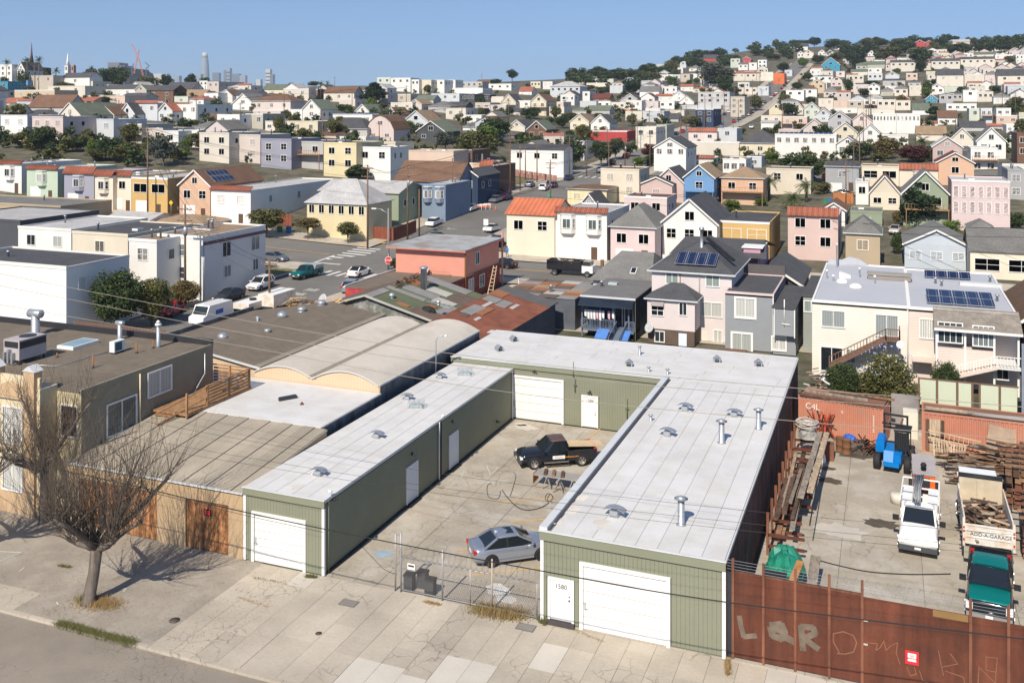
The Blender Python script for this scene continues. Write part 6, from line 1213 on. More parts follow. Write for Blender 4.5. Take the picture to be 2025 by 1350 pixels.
def house(s):
    spec,_,lab=s.partition('|');q=spec.split();w_=WF[q[0]];x0,x1=(float(v)/w_[2]+w_[0]for v in q[1:3]);yp,ye,yb=(float(v)/w_[2]+w_[1]for v in q[3:6])
    ty,wc,rc=q[6],q[7],q[8];nw,nr=(int(v)for v in q[9].split('x'))if len(q)>9 else(2,1);fl=q[10]if len(q)>10 else '';Lo=float(q[11])if len(q)>11 else 0
    pm=(x0+x1)/2;d=DB(pm,yb);Y=d*ray(pm)[1];X0,X1=AY(x0,0,Y).x,AY(x1,0,Y).x;ze=AY(pm,ye,Y).z;far=d>330
    L=Lo or{'f':13,'t':13,'g':12,'x':9,'h':min(11,X1-X0),'b':12}[ty]
    z0=min(T(X0,Y),T(X1,Y),T(X0,Y+L))-.6;zf=T((X0+X1)/2,Y)
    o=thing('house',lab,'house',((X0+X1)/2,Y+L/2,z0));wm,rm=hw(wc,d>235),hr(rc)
    FARH.append((o,wc,rc,ty,pm,yb,lab));RECT.append((x0,x1,yp,ye+.65*(yb-ye),d))
    b=MB();b.box(X0,X1,Y,Y+L,z0,ze-(.25 if ty in 'ft' else 0),wm);b.build('wall',o)
    if ty in 'ft':
        b=MB();b.box(X0+.12,X1-.12,Y+.12,Y+L-.12,ze-.249,ze-.15,rm if ty=='f' else hr('l'));b.build('roof',o)
        b=MB();tm=WHITE if R5.random()<.4 and wc not in 'w' else wm
        b.box(X0-.05,X1+.05,Y-.06,Y+.11,ze-.24,ze+.12,tm);b.box(X0-.05,X0+.11,Y+.11,Y+L,ze-.25,ze+.05,wm);b.box(X1-.11,X1+.05,Y+.11,Y+L,ze-.25,ze+.05,wm);b.box(X0+.11,X1-.11,Y+L-.12,Y+L,ze-.25,ze+.05,wm);b.build('parapet',o)
        if ty=='t':tilestrip(o,X0,X1,Y-.1,ze,max(.7,AY(pm,yp,Y+.7).z-ze),rm if rc in 'ro' else hr('r'),corrugate=not far)
        if not far or R5.random()<.5:
            for k in range(R5.choice((1,2,3))if not far else 1):
                b=MB();x,y=R5.uniform(X0+1,X1-1),Y+R5.uniform(.2,.7)*L;h=R5.uniform(.5,1.3)
                if R5.random()<.7:b.lathe((x,y,ze-.2),[(.14,0),(.12,h),(.22,h+.02),(.2,h+.2)],GALV,8);b.build('flue_pipe',o)
                else:b.box(x-.5,x+.5,y-.6,y+.6,ze-.15,ze+.15,WHITE);b.box(x-.42,x+.42,y-.52,y+.52,ze+.151,ze+.17,GLD);b.build('skylight',o)
    elif ty=='g':
        h=AY(pm,yp,Y).z-ze;gable_y(o,X0,X1,Y,Y+L,ze,max(h,.8),wm,rm,.35,WHITE if wc!='w' or R5.random()<.6 else wm)
        gw=(X1-X0)*.16
        if 'n' not in fl:window(o,(X0+X1)/2-gw/2,Y-.02,ze+.1*h,gw,min(1.3,h*.38),nx=1 if far else 2)
    elif ty=='b':
        h=AY(pm,yp,Y).z-ze;P=[(X0-.2,ze),(X0+(X1-X0)*.12,ze+h*.55),(X0+(X1-X0)*.32,ze+h*.88),((X0+X1)/2,ze+h),(X1-(X1-X0)*.32,ze+h*.88),(X1-(X1-X0)*.12,ze+h*.55),(X1+.2,ze)]
        b=MB();b.prism([(x,Y,z)for x,z in P],(0,L,0),wm);b.build('gable',o);b=MB()
        for(xa,za),(xb,zb)in zip(P,P[1:]):b.prism([(xa,Y-.3,za+.02),(xb,Y-.3,zb+.02),(xb,Y-.3,zb+.16),(xa,Y-.3,za+.16)],(0,L+.6,0),rm)
        b.build('roof',o);window(o,(X0+X1)/2-.9,Y-.02,ze+.35*h,1.8,1.2)
    elif ty=='x':
        zr=AY(pm,yp,Y+L/2).z;gable_x(o,X0,X1,Y,Y+L,ze,max(zr-ze,.8),wm,rm,.3)
    else:
        zr=AY(pm,yp,Y+min(L,X1-X0)/2).z;b=MB();hip(b,X0,X1,Y,Y+L,ze,max(zr-ze,.7),rm);b.build('roof',o)
    if 'C' in fl:b=MB();zc_=(ze+1.5);b.box(X0+.8,X0+1.4,Y+3,Y+3.6,ze-.2,zc_+.8,mat('brick_chimney',(.25,.10,.07),.9));b.build('chimney',o)
    Wd=X1-X0;tall=ze-zf;bay='B' in fl and nw>0;ww=min(1.5,Wd/max(nw,1)*.5)if 'W' not in fl else Wd/nw*.72;gm=GL
    for r in range(nr):
        zt_=ze-(1.15 if 'h' not in fl else .5)-r*2.85;wh=min(1.35,max(.7,tall*.3))if 'W' not in fl else 1.6
        if zt_-wh<z0+.5:break
        for k in range(nw):
            xc=X0+Wd*(k+.5)/nw
            if bay and r==0:
                bw=min(2.6,Wd/nw*.75);b=MB();zb0=zt_-wh-.9;b.prism([(xc-bw/2,Y-.01,zb0),(xc-bw/2+.5,Y-.75,zb0),(xc+bw/2-.5,Y-.75,zb0),(xc+bw/2,Y-.01,zb0)],(0,0,ze-.45-zb0),wm);b.prism([(xc-bw/2-.1,Y-.01,ze-.44),(xc-bw/2+.45,Y-.85,ze-.44),(xc+bw/2-.45,Y-.85,ze-.44),(xc+bw/2+.1,Y-.01,ze-.44)],(0,0,.12),WHITE);b.build('bay',o)
                window(o,xc-(bw-1.4)/2,Y-.78,zt_-wh,bw-1.4,wh,nx=2)
                for s in(-1,1):
                    me=win_mesh(.5,wh,WHITE,GL,1,2);inst(me,'window',o,(xc+s*(bw/2-.25)-.2*math.cos(s*.98),Y-.42-.2*math.sin(s*.98)-.02,zt_-wh),(0,0,s*.98))
            else:window(o,xc-ww/2,Y-.02,zt_-wh-(.5 if 'D' in fl else 0),ww,wh+(.5 if 'D' in fl else 0),gm=GLD if 'D' in fl else GL,nx=2 if Wd/nw>2 else 1,ny=1 if R5.random()<.6 else 2)
    if 'G' in fl:garage_small(o,X0+Wd*.12,X0+Wd*.12+min(2.8,Wd*.4),T(X0,Y),Y);b=MB();b.box(X1-Wd*.3,X1-Wd*.3+1.0,Y-.03,Y-.002,T(X1,Y),T(X1,Y)+2.1,mat('front_door',(.10,.06,.04),.6));b.build('door',o)
    if 'K' in fl:
        zb0=ze-1.3-1.35-.4;b=MB();m_=_M['deck_timber']if wc not in 'B' else hw('B');b.box(X0+.3,X1+.2,Y-1.9,Y-.01,zb0-.15,zb0,m_);[b.box(x-.07,x+.07,Y-1.85,Y-1.7,zf-.5,zb0-.15,m_)for x in(X0+.5,X1)];b.build('balcony',o);rail(o,(X0+.3,Y-1.85,zb0),(X1+.2,Y-1.85,zb0),1.0,m_,14)
    if 'S' in fl:
        if ty=='g':s_=(AY(pm,yp,Y).z-ze)/(Wd/2);xa,xb=X0+Wd*.58,X0+Wd*.95;za=ze+(X1-xb)*s_+.2;panels(o,(xb,Y+2,za),(xa-xb,0,(xb-xa)*s_),(0,min(6,L-3),0),2,5)
        else:panels(o,(X0+1,Y+2,ze+.1),(Wd-2,0,0),(0,2.2,.5),max(2,int(Wd/1.6)),1)
    if 'q' not in fl and L>8 and ty!='h' and X1<4 and R5.random()<.75:
        for k in range(2 if L<16 else 3):window(o,X1+.02,Y+L*(k+.6)/3.2,ze-2.6,1.0,1.2,side=1,nx=1)
    return o
def garage_small(par,x0,x1,z0,Y):
    b=MB();b.box(x0,x1,Y-.03,Y-.002,z0,z0+2.2,WHITE);[b.box(x0+.05,x1-.05,Y-.05,Y-.031,z0+.06+k*.54,z0+.54+k*.54,WHITE)for k in range(4)];b.build('garage_door',par)
TOWN='''E -10 165 105 130 345 t w m 1x1 BG 16|white green house with rounded parapet at the left end of the tiled row
E 205 440 150 170 400 t n r 1x1 BG 16|mint green house with orange tiles and peaked parapet in the left row
E 490 718 150 205 450 t l r 1x1 BG 16|slate blue house with red tiled strip and orange garage in the left row
E 724 862 175 222 480 t c r 1x1 BG 16|cream house with small tiled gable beside the slate blue one
E 864 1002 180 222 485 t c r 1x1 G 16|narrow cream house with flower boxes left of the mustard fronted house
E 1004 1278 225 240 510 f a l 2x1 WG 18|mustard fronted house with thick white cornice
E 1370 1604 180 292 545 g s d 2x1 SG 16|peach gabled house with solar panels on its brown roof
E 1610 1912 300 330 585 t w r 2x1 G 30|white house with wavy pink edged parapet and tiled strip
P 255 310 474 474 600 f w t 1x1 - 11|white stucco corner house, narrow front wing
P 312 401 466 466 590 f w t 1x2 q 13|white stucco corner house with brown roof edge beside the dry verge
P 143 253 461 461 560 f c G 1x1 - 13|cream clapboard house with black roof left of the white corner house
P 36 141 451 451 545 f w l 2x1 - 15|white house with pale roof and two windows left of the cream clapboard one
P -110 131 519 519 655 f w G 0x0 - 9|big white boarded building with black flat roof at the left edge
P -120 40 432 432 500 f G l 0x0 - 16|dark walled building with pale roof at the left edge
P -120 120 402 402 440 f t g 0x0 - 12|low building with grey gravel roof below the mint green house
P 205 292 418 436 445 x w l 0x0 - 8|low white pyramid roof before the mustard house
P 300 402 422 440 452 h t t 0x0 - 8|low tan hip roof behind the white corner house
F 413 868 240 430 700 h y l 6x1 h 9|cream corner house with grey roof and six white framed windows at the crossing
F 505 1112 255 345 560 x e l 1x1 - 11|green clapboard house with pale roof behind the cream corner house
F 1085 1560 112 262 440 x q d 2x1 - 10|blue house with large brown roof slope and flat dormer
F 1290 1470 268 290 560 f q l 2x1 B 12|blue bay windowed front beside the side street
F 1578 1716 172 222 440 g N G 1x1 - 12|navy gabled house on the side street
F 1735 1832 100 150 370 t d r 1x1 BG 14|brown house with small red tiled hood beside the weedy lot
F 1680 1735 100 130 350 f s l 0x0 - 14|narrow peach wall beside the brown tiled house
G 8 372 395 515 835 x c o 2x1 - 9|cream corner house with bright orange tiled roof and balconies
G 378 772 468 500 860 t w t 2x1 BG 14|white twin bay house with brown tiles and arched entries
G 800 1138 440 612 890 h P g 2x1 G 11|pale pink bungalow with speckled hip roof and outside stair
G 1196 1612 400 578 880 g w G 3x1 - 14|white gabled bungalow with small peaked bay in its gable
G 1630 2012 565 575 880 f a G 2x1 W 16|amber flat roofed house with two very wide windows
G 905 1230 375 385 600 f P d 2x1 - 9|pale pink flat roofed rear house with satellite dish
G 545 722 358 470 520 g g G 1x0 - 8|small grey gable poking above the white twin bay house
G 472 770 285 322 450 h y d 2x1 - 9|yellow cottage with brown hip roof by the side street
G 725 1018 165 172 420 f c d 2x2 - 10|tall pale yellow house with navy flank by the side street
G 1028 1270 232 285 430 g k G 1x1 n 10|low pink gabled annexe beside the tall pale yellow house
G 1130 1358 165 270 420 g k G 1x1 - 12|pink gabled house between the pale yellow and the bright blue one
G 1362 1590 140 232 440 g B t 1x2 K 12|bright blue gabled house with blue back deck
G 1645 1965 150 238 440 h s t 2x1 K 9|peach house with brown hip roof right of the bright blue one
H 205 588 462 528 862 t k r 2x2 h 12|pink house with red tiles and stone base
H 645 908 530 660 915 h t g 1x2 - 8|tan house with steep grey pyramid roof
H 1095 1588 635 748 930 g b g 3x1 n 12|pale periwinkle bungalow with wide low gable
H 1596 2120 628 800 1010 x c g 2x1 W 10|cream bungalow with broad grey roof at the right edge
H 682 925 432 495 620 f e g 1x1 - 9|sage green shed house with satellite dishes
H 470 640 428 480 600 g w d 0x0 n 10|small white gable with brown roof behind the pink house
H 1085 1428 190 350 610 g e g 2x1 K 12|sage grey gabled house right of the dark conifer
H 1455 1900 245 262 640 f P l 7x2 D 12|pinkish modern house with a row of tall french windows
H 1590 1780 560 630 700 h c g 0x0 - 7|grey pyramid roof below the pinkish modern house
H 830 1058 222 350 480 g c d 2x1 n 10|cream house with brown shingled gable left of the conifer
H 722 820 262 268 440 f w l 1x1 - 9|small white flat house beside the brown gable
H 40 380 162 170 360 f c G 2x1 - 10|cream flat roofed house behind the palms
H 492 745 95 150 345 h g G 1x1 G 9|grey house with dark hip roof and white garage
H 765 1052 120 150 300 f c d 2x1 W 10|stone fronted house with dark roof edge
H 1055 1352 130 175 300 t c r 1x1 B 10|cream house with red tiled strip and framed bay
H 1340 1625 45 120 290 g s m 1x1 - 10|peach gabled house with maroon roof
H 1882 2010 170 175 400 f g l 1x2 - 12|grey flat house at the right edge
H 1600 1805 0 10 170 f w l 2x2 K 12|modern white house with black railed balcony
A 5 210 655 655 850 f w G 2x2
A 248 485 665 665 875 f k G 3x1
A 650 875 685 685 860 f b N 2x1
A 876 1090 722 722 860 f o G 2x1 K
A 1092 1255 755 755 870 f p G 2x1
A 1256 1374 775 775 905 f w G 1x1
A 1376 1532 770 770 895 f w l 1x1
A 1536 1764 790 790 1012 f c G 2x2
A 1766 2005 805 805 1015 f p G 2x2
A 215 520 500 590 665 x g d 1x1
A 455 620 558 650 705 g c n 2x1 - 20
A 705 880 568 650 690 g y d 1x0 - 14
A 922 1038 560 640 690 g b G 1x1
A 1040 1212 540 560 690 t b r 2x1
A 1218 1328 558 620 700 g b r 2x1
A 1330 1518 572 572 700 f w N 3x1 - 20
A 1672 1845 650 650 755 f w G 2x1
A 1562 1668 645 680 735 x g d 1x1
A 1892 2025 640 645 755 f o l 2x1
A 0 108 568 655 670 x c n
A 105 360 610 650 670 h g G 0x0 S
A 112 420 462 462 550 f a l 3x1
A 370 655 430 430 505 f c l 2x1
A 656 740 435 435 500 f b G 1x1
A 792 1045 420 450 505 x w G 2x1
A 1040 1128 420 460 545 g t n 1x1
A 1132 1335 425 462 550 x d G 2x1 C
A 1346 1560 460 510 545 x c t 2x1
A 1272 1480 402 450 485 x p G
A 1536 1598 390 390 455 f w l 2x1
A 1600 1684 396 396 475 f p G 2x1
A 1692 1790 400 400 455 f t G 2x1
A 1696 1790 458 502 555 g w d 1x1
A 1800 1975 458 500 560 x b G 2x1
A 1782 1960 488 572 615 g w g 1x1
A 1902 2030 490 540 605 h p d 1x1
A 770 962 505 505 570 f s G 1x1
A 930 1108 485 512 560 x g G
A 512 718 515 545 570 x s r
A 0 128 522 558 575 x s r
A 1342 1448 510 510 560 f n G 1x1
A 1442 1568 502 530 565 h w r
A 1572 1680 485 485 558 f w l 2x1
A 0 92 265 265 405 f w G 2x2
A 178 410 350 350 435 f t G 3x1
A 132 190 245 300 335 g w G
A 470 690 330 362 408 x w G 1x1
A 522 715 395 395 435 f y n 2x0
A 112 214 388 388 455 f B G 1x1
A 0 60 395 395 470 f T G 1x1
A 696 880 370 402 440 x w d 2x1
A 640 760 500 515 540 x w l
B 64 297 682 682 905 f l G 2x2
B 301 541 702 702 905 f g G 2x1 K
B 546 797 712 712 972 f y G 2x2
B 801 1060 745 745 990 f w G 2x1 - 9
B 1166 1545 772 772 875 f s l 0x0 - 10
B 1555 1690 745 770 875 f d G 2x1
B 876 1085 498 612 695 b k d 2x1 - 11
B 542 880 515 602 665 h g G 2x1
B 1166 1345 463 540 630 g b t 2x1
B 1262 1480 543 622 705 g G n 2x1
B 1022 1110 438 492 505 g n d
B 786 900 414 472 495 g w n 1x0
B 382 520 378 452 545 g w n 1x1
B 196 400 385 430 465 h c t 1x1
B 0 290 335 388 475 h p d 3x1 S
B 216 380 455 455 535 f w l
B 0 215 460 460 495 f k l
B 96 290 545 545 625 f c G 3x1
B 291 500 545 545 655 f y N 2x1
B 0 94 540 540 595 f o l 1x1
B 546 780 280 325 395 x c d 3x1
B 665 788 375 375 425 f p l 2x0
B 236 430 295 295 385 f c l 2x1
B 72 235 262 300 330 x y n 1x1
B 440 500 300 300 385 f d G 2x2
B 956 1060 205 210 305 f n G 2x1
B 1062 1215 210 212 315 f w G 3x1
B 1222 1280 222 225 330 f w l
B 1281 1374 225 228 332 f y l
B 1376 1475 225 228 332 f w l
B 1481 1560 225 228 305 f w l
B 1372 1770 290 290 332 f w l 0x0 - 16
B 1562 1768 240 242 292 f g G 5x1
B 1374 1590 330 332 392 f b G 3x1
B 1591 1708 335 336 402 f G G 4x1
B 1711 1825 318 340 398 h G G 2x1
B 1722 1825 225 240 262 x s d
B 1816 1990 255 258 305 f w G 3x1
B 1076 1215 330 338 395 f t l 1x1
B 1062 1230 400 402 455 f c G 2x1
B 1202 1300 375 412 462 g p t 1x1
B 1250 1390 345 380 420 x g n
B 1350 1520 390 430 475 h g g 2x1
B 1492 1640 396 425 450 x G G
B 1486 1640 438 445 532 f c r 2x1
B 1641 1735 445 446 500 f G G
B 1602 1760 495 498 560 f w l 3x1
B 1712 1828 400 402 455 f p l 2x1
B 1830 1950 418 420 485 f p G 2x1
B 1820 1930 355 357 405 f c d 2x0
B 1912 2025 335 395 445 g y G 1x1
B 616 920 490 492 555 f w l 4x1 S
B 1617 1720 548 590 620 h w g
B 450 640 630 650 670 x s d
B 670 870 640 665 690 f w t
C 192 268 395 396 445 f y G 3x1
C 286 360 394 396 455 f w G 2x1
C 342 572 393 432 520 h b l 5x1 - 16
C 102 200 436 470 495 x w r
C 0 62 492 532 565 g y d
C 196 312 492 546 655 g y d 2x1 K 16
C 66 190 540 542 605 f w l
C 316 445 550 552 625 f s d 2x1
C 336 450 590 592 672 f c d 1x1
C 30 110 600 625 650 x p G
C 496 640 644 702 765 g y t 2x1
C 656 800 648 716 785 g w G 2x1
C 22 148 690 740 775 g c G 1x0 - 14
C 166 310 698 762 860 g d n 2x1
C 500 620 590 618 645 h g n
C 622 800 580 615 645 x g n 1x0 S
C 556 935 773 776 850 f r w 2x0 - 14
C 40 446 878 915 1115 x w G 3x1 - 8
C 1002 1158 745 746 910 f c l 2x1 - 16
C 1162 1240 726 728 880 f e l 1x1
C 1162 1330 640 680 700 x g G
C 922 1052 622 624 695 f c l 1x1
C 1056 1220 620 622 705 f b l 2x1
C 1226 1375 612 615 655 f c l
C 892 960 605 606 635 f O l
C 1142 1388 828 902 1088 g w G 3x1 h 16
C 1396 1798 860 862 960 f c l 0x0 - 8
C 1802 2120 768 868 970 h y G 3x1 - 14
C 1408 1626 752 780 862 t P r 2x1
C 1632 1780 755 756 862 f b l 1x1 - 14
C 1412 1600 965 985 1045 t w r 2x1
C 1672 1850 990 992 1098 f w d 3x1 W
C 1857 1970 970 972 1055 f b G 1x1
C 572 698 545 546 595 f b l 3x0
C 700 808 545 546 595 f w l 2x1
C 812 925 555 556 605 f c l 2x1
C 927 1048 540 541 612 f w l 2x1
C 1052 1175 545 546 606 f P l 2x1
C 1177 1300 545 546 606 f w l 2x1
C 882 1030 488 540 560 g g G 2x1
C 672 800 490 522 552 x d m
C 592 648 470 472 545 f w r 1x1
C 1032 1180 430 470 525 x w g 1x1
C 1156 1300 490 505 545 t w r 2x1
C 1286 1380 465 500 560 g w g 1x1
C 1337 1450 503 550 570 g w n
C 1482 1725 473 476 605 f g l 4x2 - 18
C 1732 1840 510 512 668 f t l 2x3 - 20
C 1306 1660 573 578 608 f b l 3x0
C 1462 1600 605 608 745 f N l 2x2 - 22
C 1782 1940 440 441 495 f c l 3x1
C 1942 2025 430 432 505 f b r 2x1
C 1347 1445 415 432 470 t w r 2x1
C 1047 1108 343 345 392 f w l 1x1
C 1110 1188 343 345 388 f g l 2x1
C 1190 1288 340 342 390 f w l 2x1
C 1290 1345 340 342 392 f b l 1x1
C 1347 1418 335 337 398 f t l 1x1
C 1420 1500 335 336 375 f w l 2x1
C 1282 1365 278 290 332 f w d 2x1
C 1342 1390 240 241 290 f b l 1x1
C 1162 1280 308 338 355 g b G 1x0
C 1732 1805 218 220 288 f n l 2x1
C 1820 1890 200 226 250 g r m
C 1792 1865 250 262 308 x w g
C 1872 1935 250 251 308 f w G 1x1
C 1942 2010 228 230 308 f w l 2x2
C 1752 1842 318 330 390 t c r 2x1
C 1844 1930 318 330 390 t c r 2x1
C 1932 2025 325 330 390 t c r 2x1
C 612 710 355 378 405 g w l
C 712 830 375 377 412 f n l 1x1
C 622 780 405 406 435 f c l 2x0
C 820 900 390 405 425 h c t
C 802 900 425 426 485 f b G 2x1
C 1522 1620 190 216 240 x r G
C 1412 1500 268 292 315 h w g
C 942 1052 328 330 355 f w r
C 1160 1240 262 280 300 x w l
C 1440 1560 430 450 480 h c r
C 540 620 388 395 412 f s l
D 246 360 102 125 155 x w G 2x0
D 546 605 95 122 152 g w G
D 440 500 150 170 195 g w G
D 502 560 150 172 200 g b G
D 322 405 152 175 215 g c G 1x1
D 280 330 160 178 215 g w G
D 1182 1262 74 96 128 g r G 1x0
D 1264 1326 78 98 125 g r G
D 832 915 115 140 160 g w G 1x0
D 822 880 155 178 200 g w g
D 1476 1640 72 88 108 x s l 2x0
D 1616 1820 168 185 212 x c n 3x0
D 1802 1955 186 188 238 f w G 3x1
D 1537 1800 205 220 298 x c G 5x1
D 1312 1532 218 235 318 x c G 5x1
D 996 1190 230 245 318 x c G 4x1
D 816 950 240 262 298 x e n 2x0
D 732 812 250 270 305 x e n
D 466 608 208 268 318 g T n
D 1352 1560 300 345 435 x c G 2x1 - 14
D 1566 1720 325 340 425 f c l 1x1
D 1822 2040 300 348 435 x c G 2x1 - 14
D 1724 1820 325 345 425 f P l 1x0
D 0 94 322 324 390 f c l 2x1
D 96 180 330 332 415 f O l 1x0 - 16
D 182 240 305 307 355 f b r 1x1
D 192 330 455 462 545 f w l 2x1
D 322 430 420 450 515 h w d 1x1
D 372 490 375 410 485 g a t 2x1
D 482 590 432 468 515 h p g 2x1
D 537 625 360 395 432 b k d 2x1
D 402 555 345 352 405 h w G 3x1
D 577 645 315 317 362 f P l 1x1
D 672 790 345 347 405 f c l 3x1
D 692 820 300 318 345 x c n 2x0
D 822 935 333 336 385 f b G 3x1
D 812 930 290 292 332 f w l 2x1
D 957 1065 320 345 382 g b G 2x0
D 1117 1205 330 332 385 f s l 2x1
D 822 915 405 430 495 g w G 2x1
D 922 1020 436 466 505 h o g 2x1
D 1027 1130 420 448 505 h c g 2x1
D 1142 1235 420 425 505 f c G 2x1
D 937 1110 375 385 428 x g G 3x1
D 712 830 418 420 490 f P l 2x1
D 1132 1230 380 400 425 h g G
D 1300 1410 408 440 495 g w g 2x1
D 1412 1515 430 432 475 f n l 2x0
D 1477 1550 460 488 545 h g G
D 1372 1480 480 492 560 g l G 2x1
D 1266 1360 495 530 558 g T r
D 1036 1140 490 525 545 g r m
D 1556 1668 460 461 550 f w l 1x1
D 1670 1788 473 475 550 f c l 3x1
D 1790 1915 478 512 565 h w g 2x1
D 442 556 525 526 600 f c d 2x1
D 558 668 540 541 605 f s l 1x1
D 670 787 540 541 605 f t r 2x1
D 790 893 530 531 608 f w l 2x1 K
D 896 1035 535 536 610 f c l 3x1
D 1037 1150 540 541 615 f c l 2x1
D 1166 1295 565 612 650 x w n 2x0
D 1427 1660 563 565 620 f w l 4x1
D 62 170 553 600 650 g y d 1x0
D 240 325 550 600 650 g c d
D 332 450 553 602 680 g n G 2x1
D 412 550 598 652 705 g b d 1x1
D 516 690 622 682 775 g l d 1x1
D 692 860 633 700 750 g P d 1x0
D 556 740 708 782 860 g y G 2x1
D 741 940 722 812 870 g w G 1x0
D 302 520 683 772 820 g p t 2x0
D 862 1040 630 642 795 f w l 7x1
D 1042 1225 630 642 795 f w G 6x1
D 500 740 595 600 640 f w l
D 742 1030 603 605 650 f c l 3x0
D 156 355 662 665 765 f s G 2x1 K
D 0 158 655 658 705 f c l 2x1
D 0 130 700 712 765 x w l 2x0
D 1362 1510 618 672 725 x w d 3x1
D 1232 1362 700 712 745 t c r
D 1602 1690 598 602 705 f n l 1x1
D 1692 1780 600 602 715 f b G 2x1 K
D 1812 1925 598 600 665 f w l 2x1
D 1812 1985 655 657 722 f s l 2x1
D 1987 2060 655 657 735 f n l 2x1
D 1196 1425 738 800 850 x c t 2x0
D 107 580 800 802 985 f w l 7x1 S 12
D 582 750 818 872 985 g w g 2x1
D 1452 1645 752 842 890 g c G 2x0
D 1662 1885 748 850 990 g w g 2x1
D 1872 2040 785 850 910 g n G 1x0
D 1322 1550 822 896 1015 g m l 2x1
D 1532 1730 700 745 775 x g G 2x0
D 1712 1880 720 735 770 t g r 2x1
D 1972 2060 790 792 1045 f d G 1x2
D 1890 2040 725 727 790 f w l 3x1'''
for ln in TOWN.split('\n'):house(ln)
wh_=[o for o,*r in FARH if 'brown roof edge' in(o.get('label')or '')][0];xw=AX(401,575,max(v[0]for v in[(c.data.vertices[1].co.x+_org[c.name].x,)for c in wh_.children if c.name.startswith('wall')])).x
for q in((440,456,481,508),(497,512,468,495),(443,456,526,548),(500,510,514,534)):winpxX(wh_,*q,xw)
b=MB();b.box(xw,xw+.08,wh_.location.y-6.5,wh_.location.y+6.5,6.9,7.3,mat('brown_edge',(.16,.08,.09),.8));b.build('roof_edge',wh_);b=MB();b.tube([(xw+.1,wh_.location.y-6.4,0),(xw+.1,wh_.location.y-6.4,6.8)],.06,GALV);b.build('downpipe',wh_)
# labels of the unnamed far houses: colour, roof, where; numbered from the left only inside one look and place
def zone(p,y):
    h='left' if p<480 else 'centre left' if p<1000 else 'centre right' if p<1450 else 'right'
    v='on near slope' if y>300 else 'midway up slope' if y>250 else 'high up slope' if y>205 else 'close under skyline'
    return '%s, %s'%(v,h)
grp={}
for o,wc,rc,ty,pm,yb,lab in FARH:
    if lab:continue
    ph=PH[ty];ph=ph%RC[rc][0]if '%s' in ph else ph;k='%s %s%s'%(HC[wc][0],ph,'' if ty in 'xt' else ' with %s roof'%RC[rc][0]);grp.setdefault((k,zone(pm,yb)),[]).append((pm,yb,o))
ORD=['leftmost','second','third','fourth','fifth','sixth','seventh','eighth','ninth','tenth']
for(k,z),L in grp.items():
    L.sort(key=lambda t:t[0])
    for i,(pm,yb,o)in enumerate(L):o['label']=('%s %s'%(k,z))if len(L)==1 else '%s %s, %s'%(k,z,'leftmost' if i==0 else 'rightmost' if i==len(L)-1 else ORD[i]+' from left')
for o,*_ in FARH:o['group']='houses of the hillside town'
# ================================================================ pink block, patched shed, rusty barn between the court and the cross street
pink=mat('salmon_pink_stucco',(.62,.27,.20),.8,var=.05);dred=mat('dark_red_boards',(.20,.035,.03),.8,'vert',sp=.3,var=.2,col2=(.30,.07,.05));mred=mat('magenta_red_boards',(.38,.035,.06),.7,'vert',sp=.6,var=.12,col2=(.40,.08,.04))
PB=thing('pink_building','salmon pink upper storey on a dark red ground floor at the street corner','building',(-54.5,115,0))
b=MB();b.box(-60,-49.4,99,121.5,0,2.85,dred);b.box(-60.02,-49.4,98.96,99,.2,2.9,mred);b.build('ground_floor',PB);b=MB();b.box(-60.1,-49.3,98.9,121.6,2.86,2.98,gravel);b.build('roof',PB)
b=MB();b.box(-60.15,-59.95,98.9,121.6,2.99,3.12,TRIM);b.build('roof_edge',PB)
b=MB();b.box(-59.2,-49.5,110,121.4,2.99,6.1,pink);b.build('upper_wall',PB);b=MB();b.box(-60.2,-49.0,109.2,122,6.25,6.4,mat('pale_grey_flat_roof',(.36,.37,.37),.7,var=.1,scale=.5,col2=(.28,.24,.21)));b.build('upper_roof',PB);b=MB();b.box(-60.2,-49.0,109.2,122,6.101,6.249,mat('coral_fascia',(.52,.17,.13),.7));b.build('fascia',PB)
window(PB,-49.47,113.5,4.0,1.1,1.5,side=1,nx=2);window(PB,-49.37,111,.9,1.5,1.5,side=1);window(PB,-49.37,114.5,.9,1.5,1.5,side=1)
b=MB();b.bar((-49.3,109.8,0),(-49.3,109.8,6.2),.12,.12,rustp);b.bar((-49.2,121.9,0),(-49.2,121.9,7.2),.2,.2,pink);b.build('post',PB)
dish(PB,(-54.4,109.3,3.6),.5)
o=thing('ladder','wooden ladder lying on the brown roof below the pink wall','ladder',(-52,109,3));b=MB();[b.bar((-54.2,109.5,z),(-51.3,109.5,z),.05,.05,orng)for z in(3.1,3.5)];[b.bar((-54+k*.35,109.5,3.1),(-54+k*.35,109.5,3.5),.04,.04,lw)for k in range(8)];b.build('ladder_frame',o)
o=thing('ladder','tall step ladder standing at the kerb right of the pink building','ladder',G(966,598,0));p=G(966,598,0);b=MB();[b.bar(p+Vector((s*.35,0,0)),p+Vector((s*.2,2.2,4.2)),.08,.06,lw)for s in(-1,1)];[b.bar(p+Vector((-.33+k*.012,k*.22,k*.42+.2)),p+Vector((.33-k*.012,k*.22,k*.42+.2)),.2,.05,lw)for k in range(10)];b.build('ladder_frame',o)
gpatch=mat('green_felt',(.115,.13,.075),.95,var=.12,scale=2,bump=.3);gpm=mat('grey_patch',(.24,.23,.22),.85,var=.12);bpm=mat('brown_patch',(.13,.095,.075),.9,var=.15);opm=mat('rusty_patch',(.28,.12,.06),.9,var=.15);wpm=mat('pale_patch',(.42,.40,.36),.85,var=.1)
SH=thing('patched_shed','ramshackle gabled shed with green and grey patched roof full of junk','shed',(-47,92,0))
